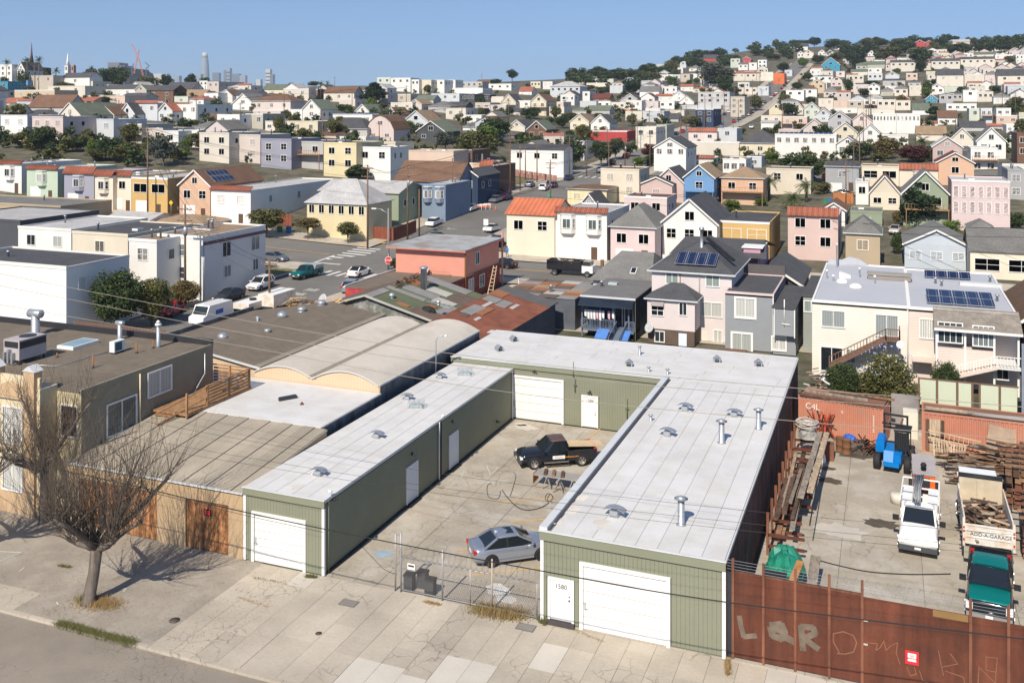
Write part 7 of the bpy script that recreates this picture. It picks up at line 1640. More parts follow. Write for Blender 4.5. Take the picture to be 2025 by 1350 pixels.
def slopeq(par,xr,zr,xe,ze,u0,u1,y0,y1,m,lift,name='roof_patch',th=.05):  # a slab on the slope from ridge x to eave x
    f_=lambda u:(xr+(xe-xr)*u,zr+(ze-zr)*u+lift)
    (xa,za),(xb,zb)=f_(u0),f_(u1);b=MB();b.prism([(xa,y0,za),(xb,y0,zb),(xb,y1,zb),(xa,y1,za)],(0,0,th),m);return b.build(name,par)
b=MB();b.prism([(-56.5,86.6,0),(-56.5,86.6,3.0),(-50,86.6,4.95),(-41.2,86.6,2.65),(-41.2,86.6,0)],(0,12.6,0),mat('grey_green_tar_shingle',(.15,.16,.14),.9,'shingle',sp=.6,var=.3,col2=(.3,.29,.27)));b.build('wall',SH)
slopeq(SH,-50,5.0,-41,2.7,0,1,86.2,99.6,gpatch,0,'roof');slopeq(SH,-50,5.0,-56.9,2.9,0,1,86.2,99.6,bpm,0,'roof')
for u0,u1,y0,y1,m in((0,.1,86.2,90,gpm),(.0,.5,90.6,91.5,gpm),(.12,.55,92.2,94,gpm),(.55,.8,91,93.4,wpm),(.3,.6,94.4,96.2,wpm),(0,.7,97.6,99.4,gpm),(.55,.95,86.2,88.6,bpm),(.75,1,88.7,92,gpm),(.6,.7,88.9,90.3,opm),(.62,1,93.6,97.4,bpm),(.1,.3,96.3,97.5,bpm),(0,.2,94.5,96.2,opm),(.35,.5,87,87.8,opm)):slopeq(SH,-50,5.0,-41,2.7,u0,u1,y0,y1,m,.055+rnd.uniform(0,.02))
b=MB();b.bar((-50,86.15,5.0),(-41,86.15,2.65),.1,.2,wpm);b.bar((-50,86.15,5.0),(-56.8,86.15,2.95),.1,.2,wpm);b.build('bargeboard',SH)
for px,py,k,s in((775,595,0,1.0),(867,605,0,.7)):turbine(SH,px,py,4.2,s,k)
p=G(838,578,4.0);b=MB();b.lathe(p,[(.35,0),(.34,2.6),(.5,2.62),(.45,2.8)],GALV,14);b.build('flue_pipe',SH)
dish(SH,(-54.6,85.6,4.2),.75);b=MB();b.bar((-54.6,85.7,2.6),(-54.6,85.7,4.2),.08,.08,DKM);b.build('dish_post',SH)
scrap('roof_junk','tangle of rusty rods and branches lying along the patched shed ridge','scrap',-49.5,95.0,4.8,.7,3.2,.6,50,(.6,1.8),31,[rustm,oldw[2],opm],math.pi/2,.5,(.05,.1));scrap('roof_timber','timber and yellow junk piled behind the gravel roof warehouse','scrap',-55,84.4,3.8,3.2,.9,.9,60,(.6,2.2),32,oldw+[painty],None,.3,(.1,.25))
o=thing('ladder','short metal ladder lying on the lower slope of the patched roof','ladder',(-43.5,90,3.5));b=MB();[b.bar((-45.5,90.5+s*.25,4.05),(-42.6,91.8+s*.25,3.3),.06,.06,GALV)for s in(-1,1)];[b.bar((-45.3+k*.45,90.3+k*.2,4.05-k*.12),(-45.3+k*.45,90.85+k*.2,4.05-k*.12),.05,.05,GALV)for k in range(6)];b.build('ladder_frame',o)
heap('rubbish_heap','dark rubbish bundle on the lower edge of the patched roof','rubbish',-43.8,88.3,.8,.6,BLK,9,.8,3.35)
RB=thing('rusty_roof_barn','long barn with rust red roof and grey patches beside the patched shed','barn',(-37,88,0));rroof=mat('rust_red_roof',(.235,.085,.05),.9,'vert',sp=.35,var=.16,scale=1,col2=(.18,.065,.04))
b=MB();b.prism([(-41.2,80,0),(-41.2,80,3.5),(-39.3,80,4.5),(-33.4,80,3.2),(-33.4,80,0)],(0,18,0),mat('blue_grey_tin_wall',(.10,.11,.13),.8,'vert',sp=.3,var=.2));b.build('wall',RB)
slopeq(RB,-39.3,4.55,-33.2,3.15,0,1,79.8,98.4,rroof,0,'roof');slopeq(RB,-39.3,4.55,-41.4,3.4,0,1,79.8,98.4,rroof,0,'roof')
for u0,u1,y0,y1,m in((.1,.3,85,88.5,gpm),(.15,.28,84,85.4,bpm),(.3,.42,86,89,opm),(.05,.3,91,93,gpm),(.32,.5,90.5,93,gpm),(.0,.25,93.6,96,opm),(.4,.46,84,85.2,wpm),(.2,.27,88.8,91,wpm),(.55,.62,91,93,wpm),(.0,1.0,95.6,98.4,mat('dark_grey_felt',(.11,.105,.105),.9))):slopeq(RB,-39.3,4.55,-33.2,3.15,u0,u1,y0,y1,m,.056+rnd.uniform(0,.02))
PS=thing('patchwork_shed','low shed with patchwork of tan, grey and white roof sheets beyond the barn','shed',(-36,105,0));b=MB();b.box(-40.5,-31.8,100,110,0,3.3,_M['blue_grey_tin_wall']);b.build('wall',PS)
for i in range(4):
    for j in range(6):b=MB();b.box(-40.6+i*2.2,-38.45+i*2.2,99.9+j*1.7,101.55+j*1.7,3.31,3.36+.02*((i+j)%3),R5.choice((gpm,bpm,opm,wpm,mat('tan_patch',(.33,.22,.13),.9),gpm,bpm)));b.build('roof_sheet',PS)
b=MB();b.lathe((-35.6,103,3.4),[(.2,0),(.2,.6),(.3,.62),(.1,.8)],GALV,10);b.build('flue_pipe',PS);b=MB();b.bar((-31.9,111,0),(-31.9,111,6),.35,.35,brw);b.build('brown_post',PS)
o=thing('yard_gate','galvanised pipe gate by the cross street','gate',(-40,112,0));b=MB();[b.tube([(x,112,0),(x,112,3)],.05,GALV)for x in(-43,-38.5)];b.tube([(-43,112,2.6),(-38.5,112,2.3)],.04,GALV);b.tube([(-43,112,1.2),(-38.5,112,1.2)],.04,GALV);b.tube([(-43,112,2.6),(-41,112,1.2)],.03,GALV);b.build('gate_frame',o)
struct(strip('lot',-48,5,99.5,122.4,-.03,conc),'concrete_lot');struct(strip('lot',-66,-48.6,84,99,-.03,tarpave),'back_lot')
# garden fences
def fence(lb,A,B_,h,m,n):
    A,B_=Vector(A),Vector(B_);o=thing('wooden_fence',lb,'fence',A)
    for i in range(n):
        p,q=A.lerp(B_,i/n),A.lerp(B_,(i+.93)/n);p.z=T(p.x,p.y);q.z=T(q.x,q.y);b=MB();b.prism([p,q,q+Vector((0,0,h)),p+Vector((0,0,h))],(0,.04,0)if abs((B_-A).y)<abs((B_-A).x)else(.04,0,0),m);b.build('board',o)
    return o
redw=mat('red_brown_fence',(.23,.07,.04),.85,'streak',var=.1);ofc=mat('orange_fence',(.45,.17,.06),.8,'streak',var=.1)
fence('red brown board fence beside the cream corner house',(-84.8,147.3,0),(-79.8,147.3,0),2.2,redw,14);fence('red brown board fence running up the side street',(-79.8,147.3,0),(-79.8,156,0),2.2,redw,20);fence('dark red fence between the white tiled house and the cream corner house',(-121,149.5,0),(-102,149.5,0),2.2,redw,30)
p,q=GT(1648,402),GT(1688,404);fence('orange wooden gate fence below the parked black car',(p.x,p.y,0),(q.x,q.y,0),2.4,ofc,14);fence('brown fence under the white house flank',(-92,104.2,0),(-86,103.2,0),2.2,brw,16)
p,q=GT(1012,346),GT(1126,352);fence('old brick wall under the long white hall',(p.x,p.y-1.2,0),(q.x,p.y-1.2,0),1.8,mat('old_brick',(.33,.17,.13),.9,var=.2,scale=3),10)
fence('dark slatted fence behind the beige house roof',(-62,60,0),(-52.6,60,0),6.9,brw,30)
# ================================================================ poles and wires
poles={}
for px,yt,yb,kind,lb in((727,326,492,1,'tall wooden pole in front of the cream corner house'),(806,325,474,1,'tall wooden pole with crossarm before the green house'),(768,412,533,2,'grey lamp pole behind the stop sign'),(829,372,470,0,'plain wooden pole beside the side street pavement'),(292,250,428,1,'tall wooden pole before the mustard fronted house'),(366,404,602,1,'wooden pole in front of the white corner house'),(533,512,615,1,'wooden pole by the box trucks behind the gravel roof'),(1009,262,389,1,'tall dark pole on the weedy lot'),(1039,290,356,0,'left one of two thin poles before the white hall'),(1062,284,361,1,'right one of two thin poles before the white hall'),(1087,325,376,2,'short pole behind the white van'),(1160,275,350,1,'pole at the corner by the brick wall'),(1236,272,334,1,'pole with pale transformer among the street trees'),(1284,218,292,1,'thin pole before the khaki and cream blocks'),(1265,250,292,0,'thin short pole left of the cream block'),(1250,203,258,1,'thin pole above the red block'),(1230,225,272,0,'thin pole at the red block roof'),(1547,208,262,1,'pole behind the white long terrace'),(1700,278,352,1,'pale pole between the grey house and stone house'),(1735,325,352,0,'short pole before the stone fronted house'),(1409,385,478,1,'wooden pole before the white gabled bungalow'),(1394,188,252,1,'pole beside the tall grey block'),(1357,205,255,0,'thin pole left of the tall grey block'),(9,150,192,1,'pole near the left edge under the skyline'),(613,172,208,1,'thin pole near the dark tree'),(475,203,246,1,'pole beside the navy flanked house'),(240,203,238,0,'pole before the pale blue gable'),(68,130,180,1,'thin pole beside the brown steeple'),(662,152,180,1,'thin skyline pole in the centre'),(844,168,190,1,'thin pole before the white school block'),(953,146,180,1,'thin skyline pole left of the lone pine'),(1890,225,260,0,'thin pole on the right hillside'),(750,240,292,1,'thin pole before the barn roofed house')):
    p=GT(px,yb);d=p.x*FW[0]+p.y*FW[1];z1=EYE-d*(yt-HOR)/FPX;h=z1-p.z;o=thing('utility_pole' if kind<2 else 'lamp_pole',lb,'pole',p);m=WOODP if kind<2 else mat('grey_pole',(.24,.23,.22),.7)
    b=MB();b.lathe((p.x,p.y,p.z-.3),[(.17,0),(.11,h+.3)],m,8);b.build('shaft',o)
    if kind==1:
        for dz in((.6,2.0)if h>11 else(.6,)):b=MB();b.bar((p.x-1.1,p.y-.12,z1-dz),(p.x+1.1,p.y-.12,z1-dz),.1,.12,m);[b.lathe((p.x+u,p.y-.12,z1-dz+.06),[(.05,0),(.05,.15)],GALV,6)for u in(-1,-.4,.4,1)];b.build('crossarm',o)
        if px in(806,366,1236):b=MB();b.lathe((p.x+.3,p.y-.3,z1-3.8),[(.24,0),(.26,1.0),(.1,1.1)],GALV,12);b.build('transformer',o)
    if kind==2 and px==768:
        b=MB();b.tube([(p.x,p.y,z1-.8),(p.x-1.2,p.y,z1-.2),(p.x-2.2,p.y,z1-.1)],.05,GALV);b.obox((p.x-2.4,p.y,z1-.12),(.4,0,0),(0,.15,0),(0,0,.08),WHITE);b.build('lamp_arm',o)
    poles[px]=Vector((p.x,p.y,z1))
def cable(lb,P,r=.02,m=DKM,sag=.0,n=14):
    P=[Vector(p)for p in P];Q=[]
    for a,c in zip(P,P[1:]):
        for k in range(n):t=k/n;q=a.lerp(c,t);q.z-=sag*4*t*(1-t);Q.append(q)
    b=MB();b.tube(Q+[P[-1]],r,m,4,False);return tag(b.build('overhead_wire'),lb,'wire')
for a,c,lb in((727,806,'wires between the two tall corner poles'),(806,1009,'wires from the crossarm pole to the weedy lot'),(292,366,'wires from the mustard house pole down to the corner house pole'),(366,533,'wires between the corner house pole and the box truck pole'),(292,727,'wires above the cream corner house'),(1009,1062,'wires before the white hall'),(1062,1160,'wires towards the brick wall corner'),(1160,1236,'wires over the street trees'),(806,1409,'long wires over the orange tiled house and bungalows')):
    for i,(dx,dz)in enumerate(((-.9,-.5),(0,-.2),(.9,-.5),(0,-2.2))):
        cable(lb,[poles[a]+Vector((dx,0,dz)),poles[c]+Vector((dx,0,dz))],.022,sag=1.0).__setitem__('group',lb)
cable('long wire over the bungalows to the right edge',[poles[1409]+Vector((0,0,-2)),(20,143,8.5)],.035,sag=1.2);cable('second long wire over the bungalows to the right edge',[poles[1409]+Vector((.3,0,-3)),(20,143,7.2)],.03,sag=1.2)
def near(lb,pts,Y,r,m):cable(lb,[AY(x,y,Y)for x,y in pts],r,m,0,4)
wtan=mat('weathered_cable',(.30,.27,.23),.7)
def curve(pts,n=10):
    out=[]
    for i in range(len(pts)-1):
        p0,p1,p2,p3=pts[max(i-1,0)],pts[i],pts[i+1],pts[min(i+2,len(pts)-1)]
        for k in range(n):t=k/n;out.append(tuple(.5*((2*p1[j])+(p2[j]-p0[j])*t+(2*p0[j]-5*p1[j]+4*p2[j]-p3[j])*t*t+(3*p1[j]-p0[j]-3*p2[j]+p3[j])*t**3)for j in(0,1)))
    return out+[pts[-1]]
near('thick black cable crossing the whole foreground',curve([(-150,862),(0,903),(255,958),(475,1010),(723,1062),(1070,1128),(1437,1190),(2150,1278)]),38,.026,BLK)
near('thin wire just under the thick black cable',curve([(255,962),(475,1016),(640,1052)]),38.2,.012,BLK)
for i,(pts,Y,r)in enumerate(((((-100,520),(130,567),(520,640),(900,700),(1320,745),(2150,815)),39,.012),(((-100,545),(118,588),(520,665),(900,722),(1320,765),(2150,835)),38.5,.012),(((-100,585),(150,628),(500,688),(900,760),(1320,810),(2150,880)),38,.012),(((-100,760),(475,868),(900,940),(1437,1005),(2150,1070)),37,.007),(((-100,800),(475,902),(900,968),(1437,1030),(2150,1100)),37,.007),(((-100,818),(475,915),(900,980),(1437,1045),(2150,1112)),36.5,.007))):
    near(('highest of three pale wires above the vaults','middle one of three pale wires above the vaults','lowest of three pale wires above the vaults','highest of three fine dark wires over the white roofs','middle one of three fine dark wires over the white roofs','lowest of three fine dark wires over the white roofs')[i],curve(pts),Y,r,wtan if i<3 else DKM)
# signs, person, small street things
def octa(p,r,m):return[(p.x+r*math.cos(math.radians(22.5+45*k)),p.y,p.z+r*math.sin(math.radians(22.5+45*k)))for k in range(8)]
p=G(768,535,0);o=thing('stop_sign','red stop sign on a thin post at the crossing','sign',p);b=MB();b.lathe(p,[(.04,0),(.04,2.6)],GALV,6);b.build('post',o);b=MB();q=AY(768,515,p.y-.1);b.prism(octa(q,.62,WHITE),(0,.02,0),WHITE);b.prism(octa(q+Vector((0,-.012,0)),.56,redsign),(0,.01,0),redsign);b.build('plate',o);text('STOP',.42,WHITE,(q.x,q.y-.02,q.z),o)
p=GT(1087,392);o=thing('street_sign','small green sign above the orange tiled roof','sign',p);q=AD(1087,388,p.x*FW[0]+p.y*FW[1]);b=MB();b.box(q.x-.5,q.x+.5,p.y-.05,p.y,q.z-.4,q.z+.5,mat('sign_green',(.02,.35,.18),.5));b.lathe((p.x,p.y+.03,p.z),[(.04,0),(.04,max(.5,q.z-p.z))],GALV,6);b.build('plate',o)
p=GT(961,470);o=thing('street_sign','white square sign plate on a thin post left of the cream corner house','sign',p);b=MB();b.box(p.x-.45,p.x+.45,p.y-.04,p.y,p.z+2.2,p.z+3.3,WHITE);b.lathe((p.x,p.y+.03,p.z),[(.04,0),(.04,3)],GALV,6);b.build('plate',o)
p=GT(338,428);o=thing('warning_sign','yellow diamond sign before the mustard fronted house','sign',p);b=MB();b.prism([(p.x-.5,p.y,p.z+2.6),(p.x,p.y,p.z+2.1),(p.x+.5,p.y,p.z+2.6),(p.x,p.y,p.z+3.1)],(0,.03,0),mat('sign_yellow',(.75,.42,.03),.5));b.lathe((p.x,p.y+.05,p.z),[(.04,0),(.04,2.8)],GALV,6);b.build('plate',o)
for i,(px,py,m,lb)in enumerate(((553,460,'g','green wheeled bin under the street trees'),(571,461,'b','blue wheeled bin under the street trees'),(964,398,'g','green wheeled bin before the brown house by the lot'),(1632,404,'g','green wheeled bin by the orange gate'),(1640,403,'b','blue wheeled bin by the orange gate'))):
    p=GT(px,py);mm=mat('bin_'+m,(.02,.22,.09)if m=='g' else(.02,.17,.42),.5);o=thing('wheelie_bin',lb,'bin',p);b=MB();b.box(p.x-.33,p.x+.33,p.y-.35,p.y+.35,p.z+.05,p.z+1.1,mm);b.build('bin_body',o);b=MB();b.box(p.x-.36,p.x+.36,p.y-.4,p.y+.36,p.z+1.101,p.z+1.18,mm);b.build('lid',o)
cn=mat('cone_orange',(.75,.13,.03),.5)
for px,py,lb in((980,416,'orange traffic cone on the side street'),(529,461,'orange traffic cone left of the wheeled bins')):p=GT(px,py);b=MB();b.box(p.x-.25,p.x+.25,p.y-.25,p.y+.25,p.z+.02,p.z+.06,cn);b.lathe((p.x,p.y,p.z+.06),[(.18,0),(.12,.3),(.04,.8)],cn,10);tag(b.build('traffic_cone'),lb,'cone')
p=GT(952,414);o=thing('road_barrier','white and orange road barriers on the side street pavement','barrier',p)
for k in range(3):b=MB();[b.box(p.x-1+k*.5,p.x+.6+k*.5,p.y-1+k*1.1,p.y-.95+k*1.1,p.z+z,p.z+z+.25,cn if z<.8 else WHITE)for z in(.5,.85)];[b.bar((p.x+u+k*.5,p.y-1.2+k*1.1,p.z),(p.x+u+k*.5,p.y-.9+k*1.1,p.z+1.1),.06,.06,WHITE)for u in(-.9,.5)];b.build('barrier_board',o)
p=GT(1003,510);PN=thing('person','person in a bright blue jacket and dark trousers standing on the corner pavement','person',(p.x,p.y,p.z+.1))
bj=mat('blue_jacket',(.02,.20,.60),.8);dt=mat('dark_trousers',(.02,.02,.025),.9);sk=mat('skin',(.35,.19,.12),.6);me=bpy.data.meshes.new('body')
sv=[(0,0,.95),(0,0,1.2),(0,0,1.42),(0,0,1.52),(0,0,1.66),(.1,0,.9),(.12,.05,.5),(.13,.12,.08),(-.1,0,.9),(-.12,-.05,.5),(-.13,-.1,.08),(.2,0,1.4),(.28,0,1.12),(.26,-.08,.88),(-.2,0,1.4),(-.28,0,1.12),(-.26,-.1,.9),(.13,-.02,.05),(-.13,-.24,.05)]
me.from_pydata(sv,[(0,1),(1,2),(2,3),(3,4),(0,5),(5,6),(6,7),(0,8),(8,9),(9,10),(2,11),(11,12),(12,13),(2,14),(14,15),(15,16),(7,17),(10,18)],[]);po=bpy.data.objects.new('body',me);COL.objects.link(po)
sm_=po.modifiers.new('s','SKIN');
for i,r in enumerate((.15,.15,.17,.06,.11,.1,.075,.055,.1,.075,.055,.07,.055,.04,.07,.055,.04,.05,.05)):me.skin_vertices[0].data[i].radius=(r,r*.8)
me.skin_vertices[0].data[0].use_root=True;po.modifiers.new('u','SUBSURF').levels=1;bpy.context.view_layer.update()
m2=bpy.data.meshes.new_from_object(po.evaluated_get(bpy.context.evaluated_depsgraph_get()));bpy.data.objects.remove(po);[m2.materials.append(m)for m in(dt,bj,sk)]
for f in m2.polygons:z=f.center.z;f.material_index=2 if z>1.5 else(1 if z>.92 and abs(f.center.x)<.5 else 0)
inst(m2,'body',PN,world=False);b=MB();b.lathe((0,.01,1.66),[(.11,-.04),(.125,.05),(.09,.12),(.02,.14)],BLK,10);b.build('hair',PN,world=False)
LV_HILL=mat('distant_woods',(.03,.035,.025),.95,var=.5,scale=.15)
# ================================================================ distant towers, steeples, cranes
def slab(name,lb,cat,x0,x1,yt,d,m,depth=None,zb=0,win=False):
    a,c=AD(x0,yt,d),AD(x1,yt,d);o=thing(name,lb,cat,((a.x+c.x)/2,(a.y+c.y)/2,zb));b=MB();w_=(c-a).length;u=(c-a).normalized();v=Vector((-u.y,u.x,0))*(depth or w_)
    b.prism([Vector((a.x,a.y,zb)),Vector((c.x,c.y,zb)),Vector((c.x,c.y,zb))+v,Vector((a.x,a.y,zb))+v],(0,0,a.z-zb),m);b.build('tower',o)
    if win:
        n=8;
        for k in range(n):b=MB();z=zb+(a.z-zb)*(.3+.68*k/n);b.obox(a.lerp(c,.5)+v*-.002+Vector((0,0,z-a.z)),(c-a)/2*.96,v.normalized()*.5,(0,0,(a.z-zb)*.012),GLD);b.build('window_band',o)
    return o
tw=mat('tower_glass',(.30,.34,.38),.4,var=.04,scale=.02);tw2=mat('tower_dark',(.16,.19,.23),.4,var=.04,scale=.02);tww=mat('tower_white',(.55,.53,.50),.6,var=.04,scale=.02)
D5=5200.0;a=AD(405.5,105,D5);o=thing('skyscraper','tall rounded tapering glass skyscraper, tallest on the skyline','skyscraper',(a.x,a.y,0));hh=a.z;b=MB();b.lathe((a.x,a.y,0),[(24,0),(24,hh*.45),(22.5,hh*.62),(20,hh*.78),(16,hh*.91),(13.5,hh)],tw,20);b.build('tower',o);b=MB();b.lathe((a.x,a.y,hh*.915),[(16.1,0),(13.8,hh*.087)],tww,20);b.build('crown',o)
for k in range(9):b=MB();b.lathe((a.x,a.y,hh*(.62+.033*k)),[(22.7-k*.85,0),(22.5-k*.85,1.6)],tw2,20);b.build('floor_band',o)
for i,(x0,x1,yt,m,lb)in enumerate(((420,433,144,tw2,'squat dark tower right of the tallest skyscraper'),(442,447,139,tw2,'left half of the slim dark tower pair'),(447.5,454.5,135,tw,'right half of the slim dark tower pair'),(458,473,146,tw2,'broad blue grey tower at the middle of the skyline'),(473.5,485,149,tw,'lower blue grey tower beside the broad one'),(525,534,137,tww,'slim white tower standing apart on the skyline'),(534.5,540,147,tw2,'dark slab leaning against the slim white tower'),(381,397,147,tw,'low blue tower left of the tallest skyscraper'),(343,354,150,tw,'low pale block left of the downtown towers'),(506,515,157,tww,'small white block left of the slim white tower'),(302,330,146,tww,'wide pale block behind the cranes'))):
    slab('office_tower',lb,'tower',x0,x1,yt,D5-80*i,m,40,0,i in(5,2))
dk=mat('distant_building',(.17,.17,.19),.7,scale=.05)
slab('hospital_block','dark stepped block on the wooded hill left of the cranes','building',213,236,124,2600,dk,60);slab('hospital_block','lower wing of the dark stepped block','building',233,247,130,2600,dk,60)
red_=mat('crane_orange',(.55,.20,.12),.6);blu_=mat('crane_blue',(.10,.14,.18),.6)
def crane(lb,pts,m,w_=2.4,d=1500):
    o=thing('tower_crane',lb,'crane',AD(*pts[0],d))
    for a_,c_ in zip(pts,pts[1:]):
        A_,B2=AD(*a_,d),AD(*c_,d);b=MB();u=(B2-A_);n=9;s_=u.cross(Vector((0,1,0))).normalized()*w_/2
        b.bar(A_+s_,B2+s_*.4,.5,.5,m);b.bar(A_-s_,B2-s_*.4,.5,.5,m)
        for k in range(n):b.bar(A_+u*k/n+s_*(1-.6*k/n)*(1 if k%2 else-1),A_+u*(k+1)/n+s_*(1-.6*(k+1)/n)*(-1 if k%2 else 1),.4,.4,m)
        b.build('lattice',o)
crane('orange crane with jib leaning up to the left',[(283,150),(275,118),(261,87)],red_);crane('orange crane with jib leaning up to the right',[(265,146),(275,99)],red_);crane('dark crane with hooked jib right of the orange pair',[(289,152),(289,136),(295,131),(287,123)],blu_,1.8);crane('dark crane mast left of the orange pair',[(261,150),(261,134),(264,126)],blu_,1.6)
brs=mat('brown_steeple',(.11,.055,.04),.85)
def steeple(lb,px,hwid,yt,ym,yb,d,m,m2):
    a_,c_,e_=AD(px,yt,d),AD(px,ym,d),AD(px,yb,d);r=hwid*d/FPX;o=thing('church_steeple',lb,'steeple',(a_.x,a_.y,e_.z-8));b=MB();b.box(a_.x-r,a_.x+r,a_.y-r,a_.y+r,e_.z-8,c_.z,m2);b.build('tower',o);b=MB();b.lathe((a_.x,a_.y,c_.z),[(r*1.15,0),(r*.5,(a_.z-c_.z)*.4),(.08,a_.z-c_.z)],m,8);b.build('spire',o)
    b=MB();[b.box(a_.x-r*.4,a_.x+r*.4,a_.y-r-.1,a_.y-r+.05,c_.z-3-z,c_.z-.8-z,GLD)for z in(0,4)];b.build('belfry_window',o)
steeple('dark brown needle steeple near the left edge',62.5,3.6,84,124,146,540,brs,brs);steeple('white slender steeple right of the brown one',134,4.0,105,130,145,620,WHITE,WHITE);steeple('stumpy pinkish belfry beside the white steeple',145.5,3.2,126,130,145,620,mat('pink_belfry',(.4,.25,.2),.8),mat('pink_belfry',(.4,.25,.2),.8))
hp=curve([(560,172),(590,150),(700,144),(800,139),(880,133),(930,132),(970,138),(1010,155),(1040,176)],6);hp=[AD(150+(x-600)*.257,y,2300)for x,y in hp];rh=random.Random(6);b=MB()
P_=[q+Vector((0,0,rh.uniform(-9,0)))for q in hp];b.prism([Vector((q.x,q.y,0))for q in(P_[0],P_[-1])]+P_[::-1],(-60,160,0),LV_HILL);struct(b,'wooded_hill')
slab('round_tank','brown church nave behind the palms','building',47,67,132,530,brs,20,30)
# ================================================================ the air
hz=MB();hz.box(-5400,3200,-130,6800,-5.2,330,WHITE);ho=hz.build('haze');ho.data.materials.clear();hm=bpy.data.materials.new('haze');hm.use_nodes=True;ho.data.materials.append(hm);t=hm.node_tree;t.nodes.remove(t.nodes['Principled BSDF']);v=t.nodes.new('ShaderNodeVolumePrincipled');v.inputs['Color'].default_value=(.84,.93,1,1);v.inputs['Density'].default_value=.00011;v.inputs['Anisotropy'].default_value=.2;t.links.new(v.outputs[0],t.nodes['Material Output'].inputs['Volume']);ho['kind']='stuff'
# ================================================================ trees and plants
def leafm(key,c,c2):
    if key in _M:return _M[key]
    m=bpy.data.materials.new(key);_M[key]=m;m.use_nodes=True;t=m.node_tree;N=t.nodes;b=N['Principled BSDF'];b.inputs['Roughness'].default_value=.6;b.inputs['Specular IOR Level'].default_value=.25
    g=N.new('ShaderNodeNewGeometry');r=N.new('ShaderNodeValToRGB');t.links.new(g.outputs['Random Per Island'],r.inputs[0]);r.color_ramp.elements[0].color=(*c,1);r.color_ramp.elements[1].color=(*c2,1)
    t.links.new(r.outputs[0],b.inputs['Base Color']);return m
LV={'d':('dark green',leafm('dark_leaves',(.022,.04,.014),(.065,.09,.028))),'o':('olive green',leafm('olive_leaves',(.06,.066,.02),(.15,.14,.045))),'b':('bright green',leafm('bright_leaves',(.06,.10,.015),(.14,.20,.035))),'c':('dark conifer green',leafm('conifer_leaves',(.014,.03,.014),(.035,.055,.022))),'r':('dark red',leafm('red_leaves',(.04,.012,.012),(.12,.035,.03))),'y':('dry olive',leafm('dry_leaves',(.09,.07,.025),(.17,.13,.05))),'g':('grey green',leafm('grey_green_leaves',(.05,.06,.045),(.10,.11,.08)))}
bark=mat('bark',(.12,.095,.075),.95,'streak',var=.25,scale=6,bump=.5)
def crown_mesh(seed,n,shape,lm,leaf=.085,clumps=34):
    R=random.Random(seed);V=[];F=[];C_=[]
    while len(C_)<clumps:
        u=Vector((R.uniform(-1,1),R.uniform(-1,1),R.uniform(-1,1)))
        if u.length>1 or u.length<.3:continue
        if shape=='cone':h=(u.z+1)/2;k=(1-h)*1.0+.1;u=Vector((u.x*k,u.y*k,u.z))
        elif shape=='col':u=Vector((u.x*.8,u.y*.8,u.z))
        C_.append((u*.72,R.uniform(.26,.44)if shape!='cone' else R.uniform(.2,.32)*(1.25-(u.z+1)/2*.75)))
    for i in range(n):
        c,r=C_[i%clumps];q=Vector((R.gauss(0,1),R.gauss(0,1),R.gauss(0,1))).normalized()*r*R.uniform(.55,1.05);q.z*=.75;p=c+q
        a=Vector((R.gauss(0,1),R.gauss(0,1),R.gauss(0,.6))).normalized();t=a.cross(Vector((R.gauss(0,1),R.gauss(0,1),R.gauss(0,1)))).normalized();l=leaf*R.uniform(.6,1.3);k=len(V)
        V+=[p-a*l,p+t*l*.5,p+a*l,p-t*l*.5];F.append((k,k+1,k+2,k+3))
    me=bpy.data.meshes.new('crown');me.from_pydata(V,[],F);me.materials.append(lm);return me
_cm={}
def crown(kind,shape,fine=False):
    v=R5.randrange(3);k=(kind,shape,fine,v)
    if k not in _cm:_cm[k]=crown_mesh(hash(shape)%100+v*7+ord(kind),11000 if fine else 3800,shape,LV[kind][1],.05 if fine else .085,60 if fine else 34)
    return _cm[k]
tb_=MB();tb_.tube([(0,0,0),(.05,.02,.5),(0,0,1)],[1,.7,.4],bark,7);[tb_.tube([(0,0,.6),(math.cos(k*1.6)*2,math.sin(k*1.6)*2,1.15)],[.45,.15],bark,5)for k in range(4)];t_=tb_.build('t');TRUNK=t_.data;bpy.data.objects.remove(t_)
def tree(lb,p,h,w,kind='d',shape='round',trunk=.25,fine=False,group=None,cat='tree',name=None):
    o=thing(name or('tree' if cat=='tree' else 'shrub'),lb,cat,p,R5.uniform(0,6),group);th=h*trunk;ch=(h-th)/2*1.08
    inst(crown(kind,shape,fine),'crown' if cat=='tree' else 'foliage',o,(0,0,th+ch*.93),(0,0,0),(w/2*(1.7 if shape=='cone' else 1),w/2*(1.7 if shape=='cone' else 1),ch),world=False)
    if trunk>.05:inst(TRUNK,'trunk',o,(0,0,-.3),(0,0,0),(max(.1,h*.028),max(.1,h*.028),th+ch*.7),world=False)
    return o
def treepx(wn,x0,x1,yt,yb,kind,shape,lb,trunk=.2,fine=False,cat='tree',group=None):
    W_=WF[wn];x0,x1=x0/W_[2]+W_[0],x1/W_[2]+W_[0];yt,yb=yt/W_[2]+W_[1],yb/W_[2]+W_[1];p=GT((x0+x1)/2,yb);d=p.x*FW[0]+p.y*FW[1]
    RECT.append((x0,x1,yt,yb-.15*(yb-yt),d))
    return tree(lb,p,max(2,EYE-d*(yt-HOR)/FPX-p.z),(x1-x0)*d/FPX*1.05,kind,shape,trunk,fine,group,cat)
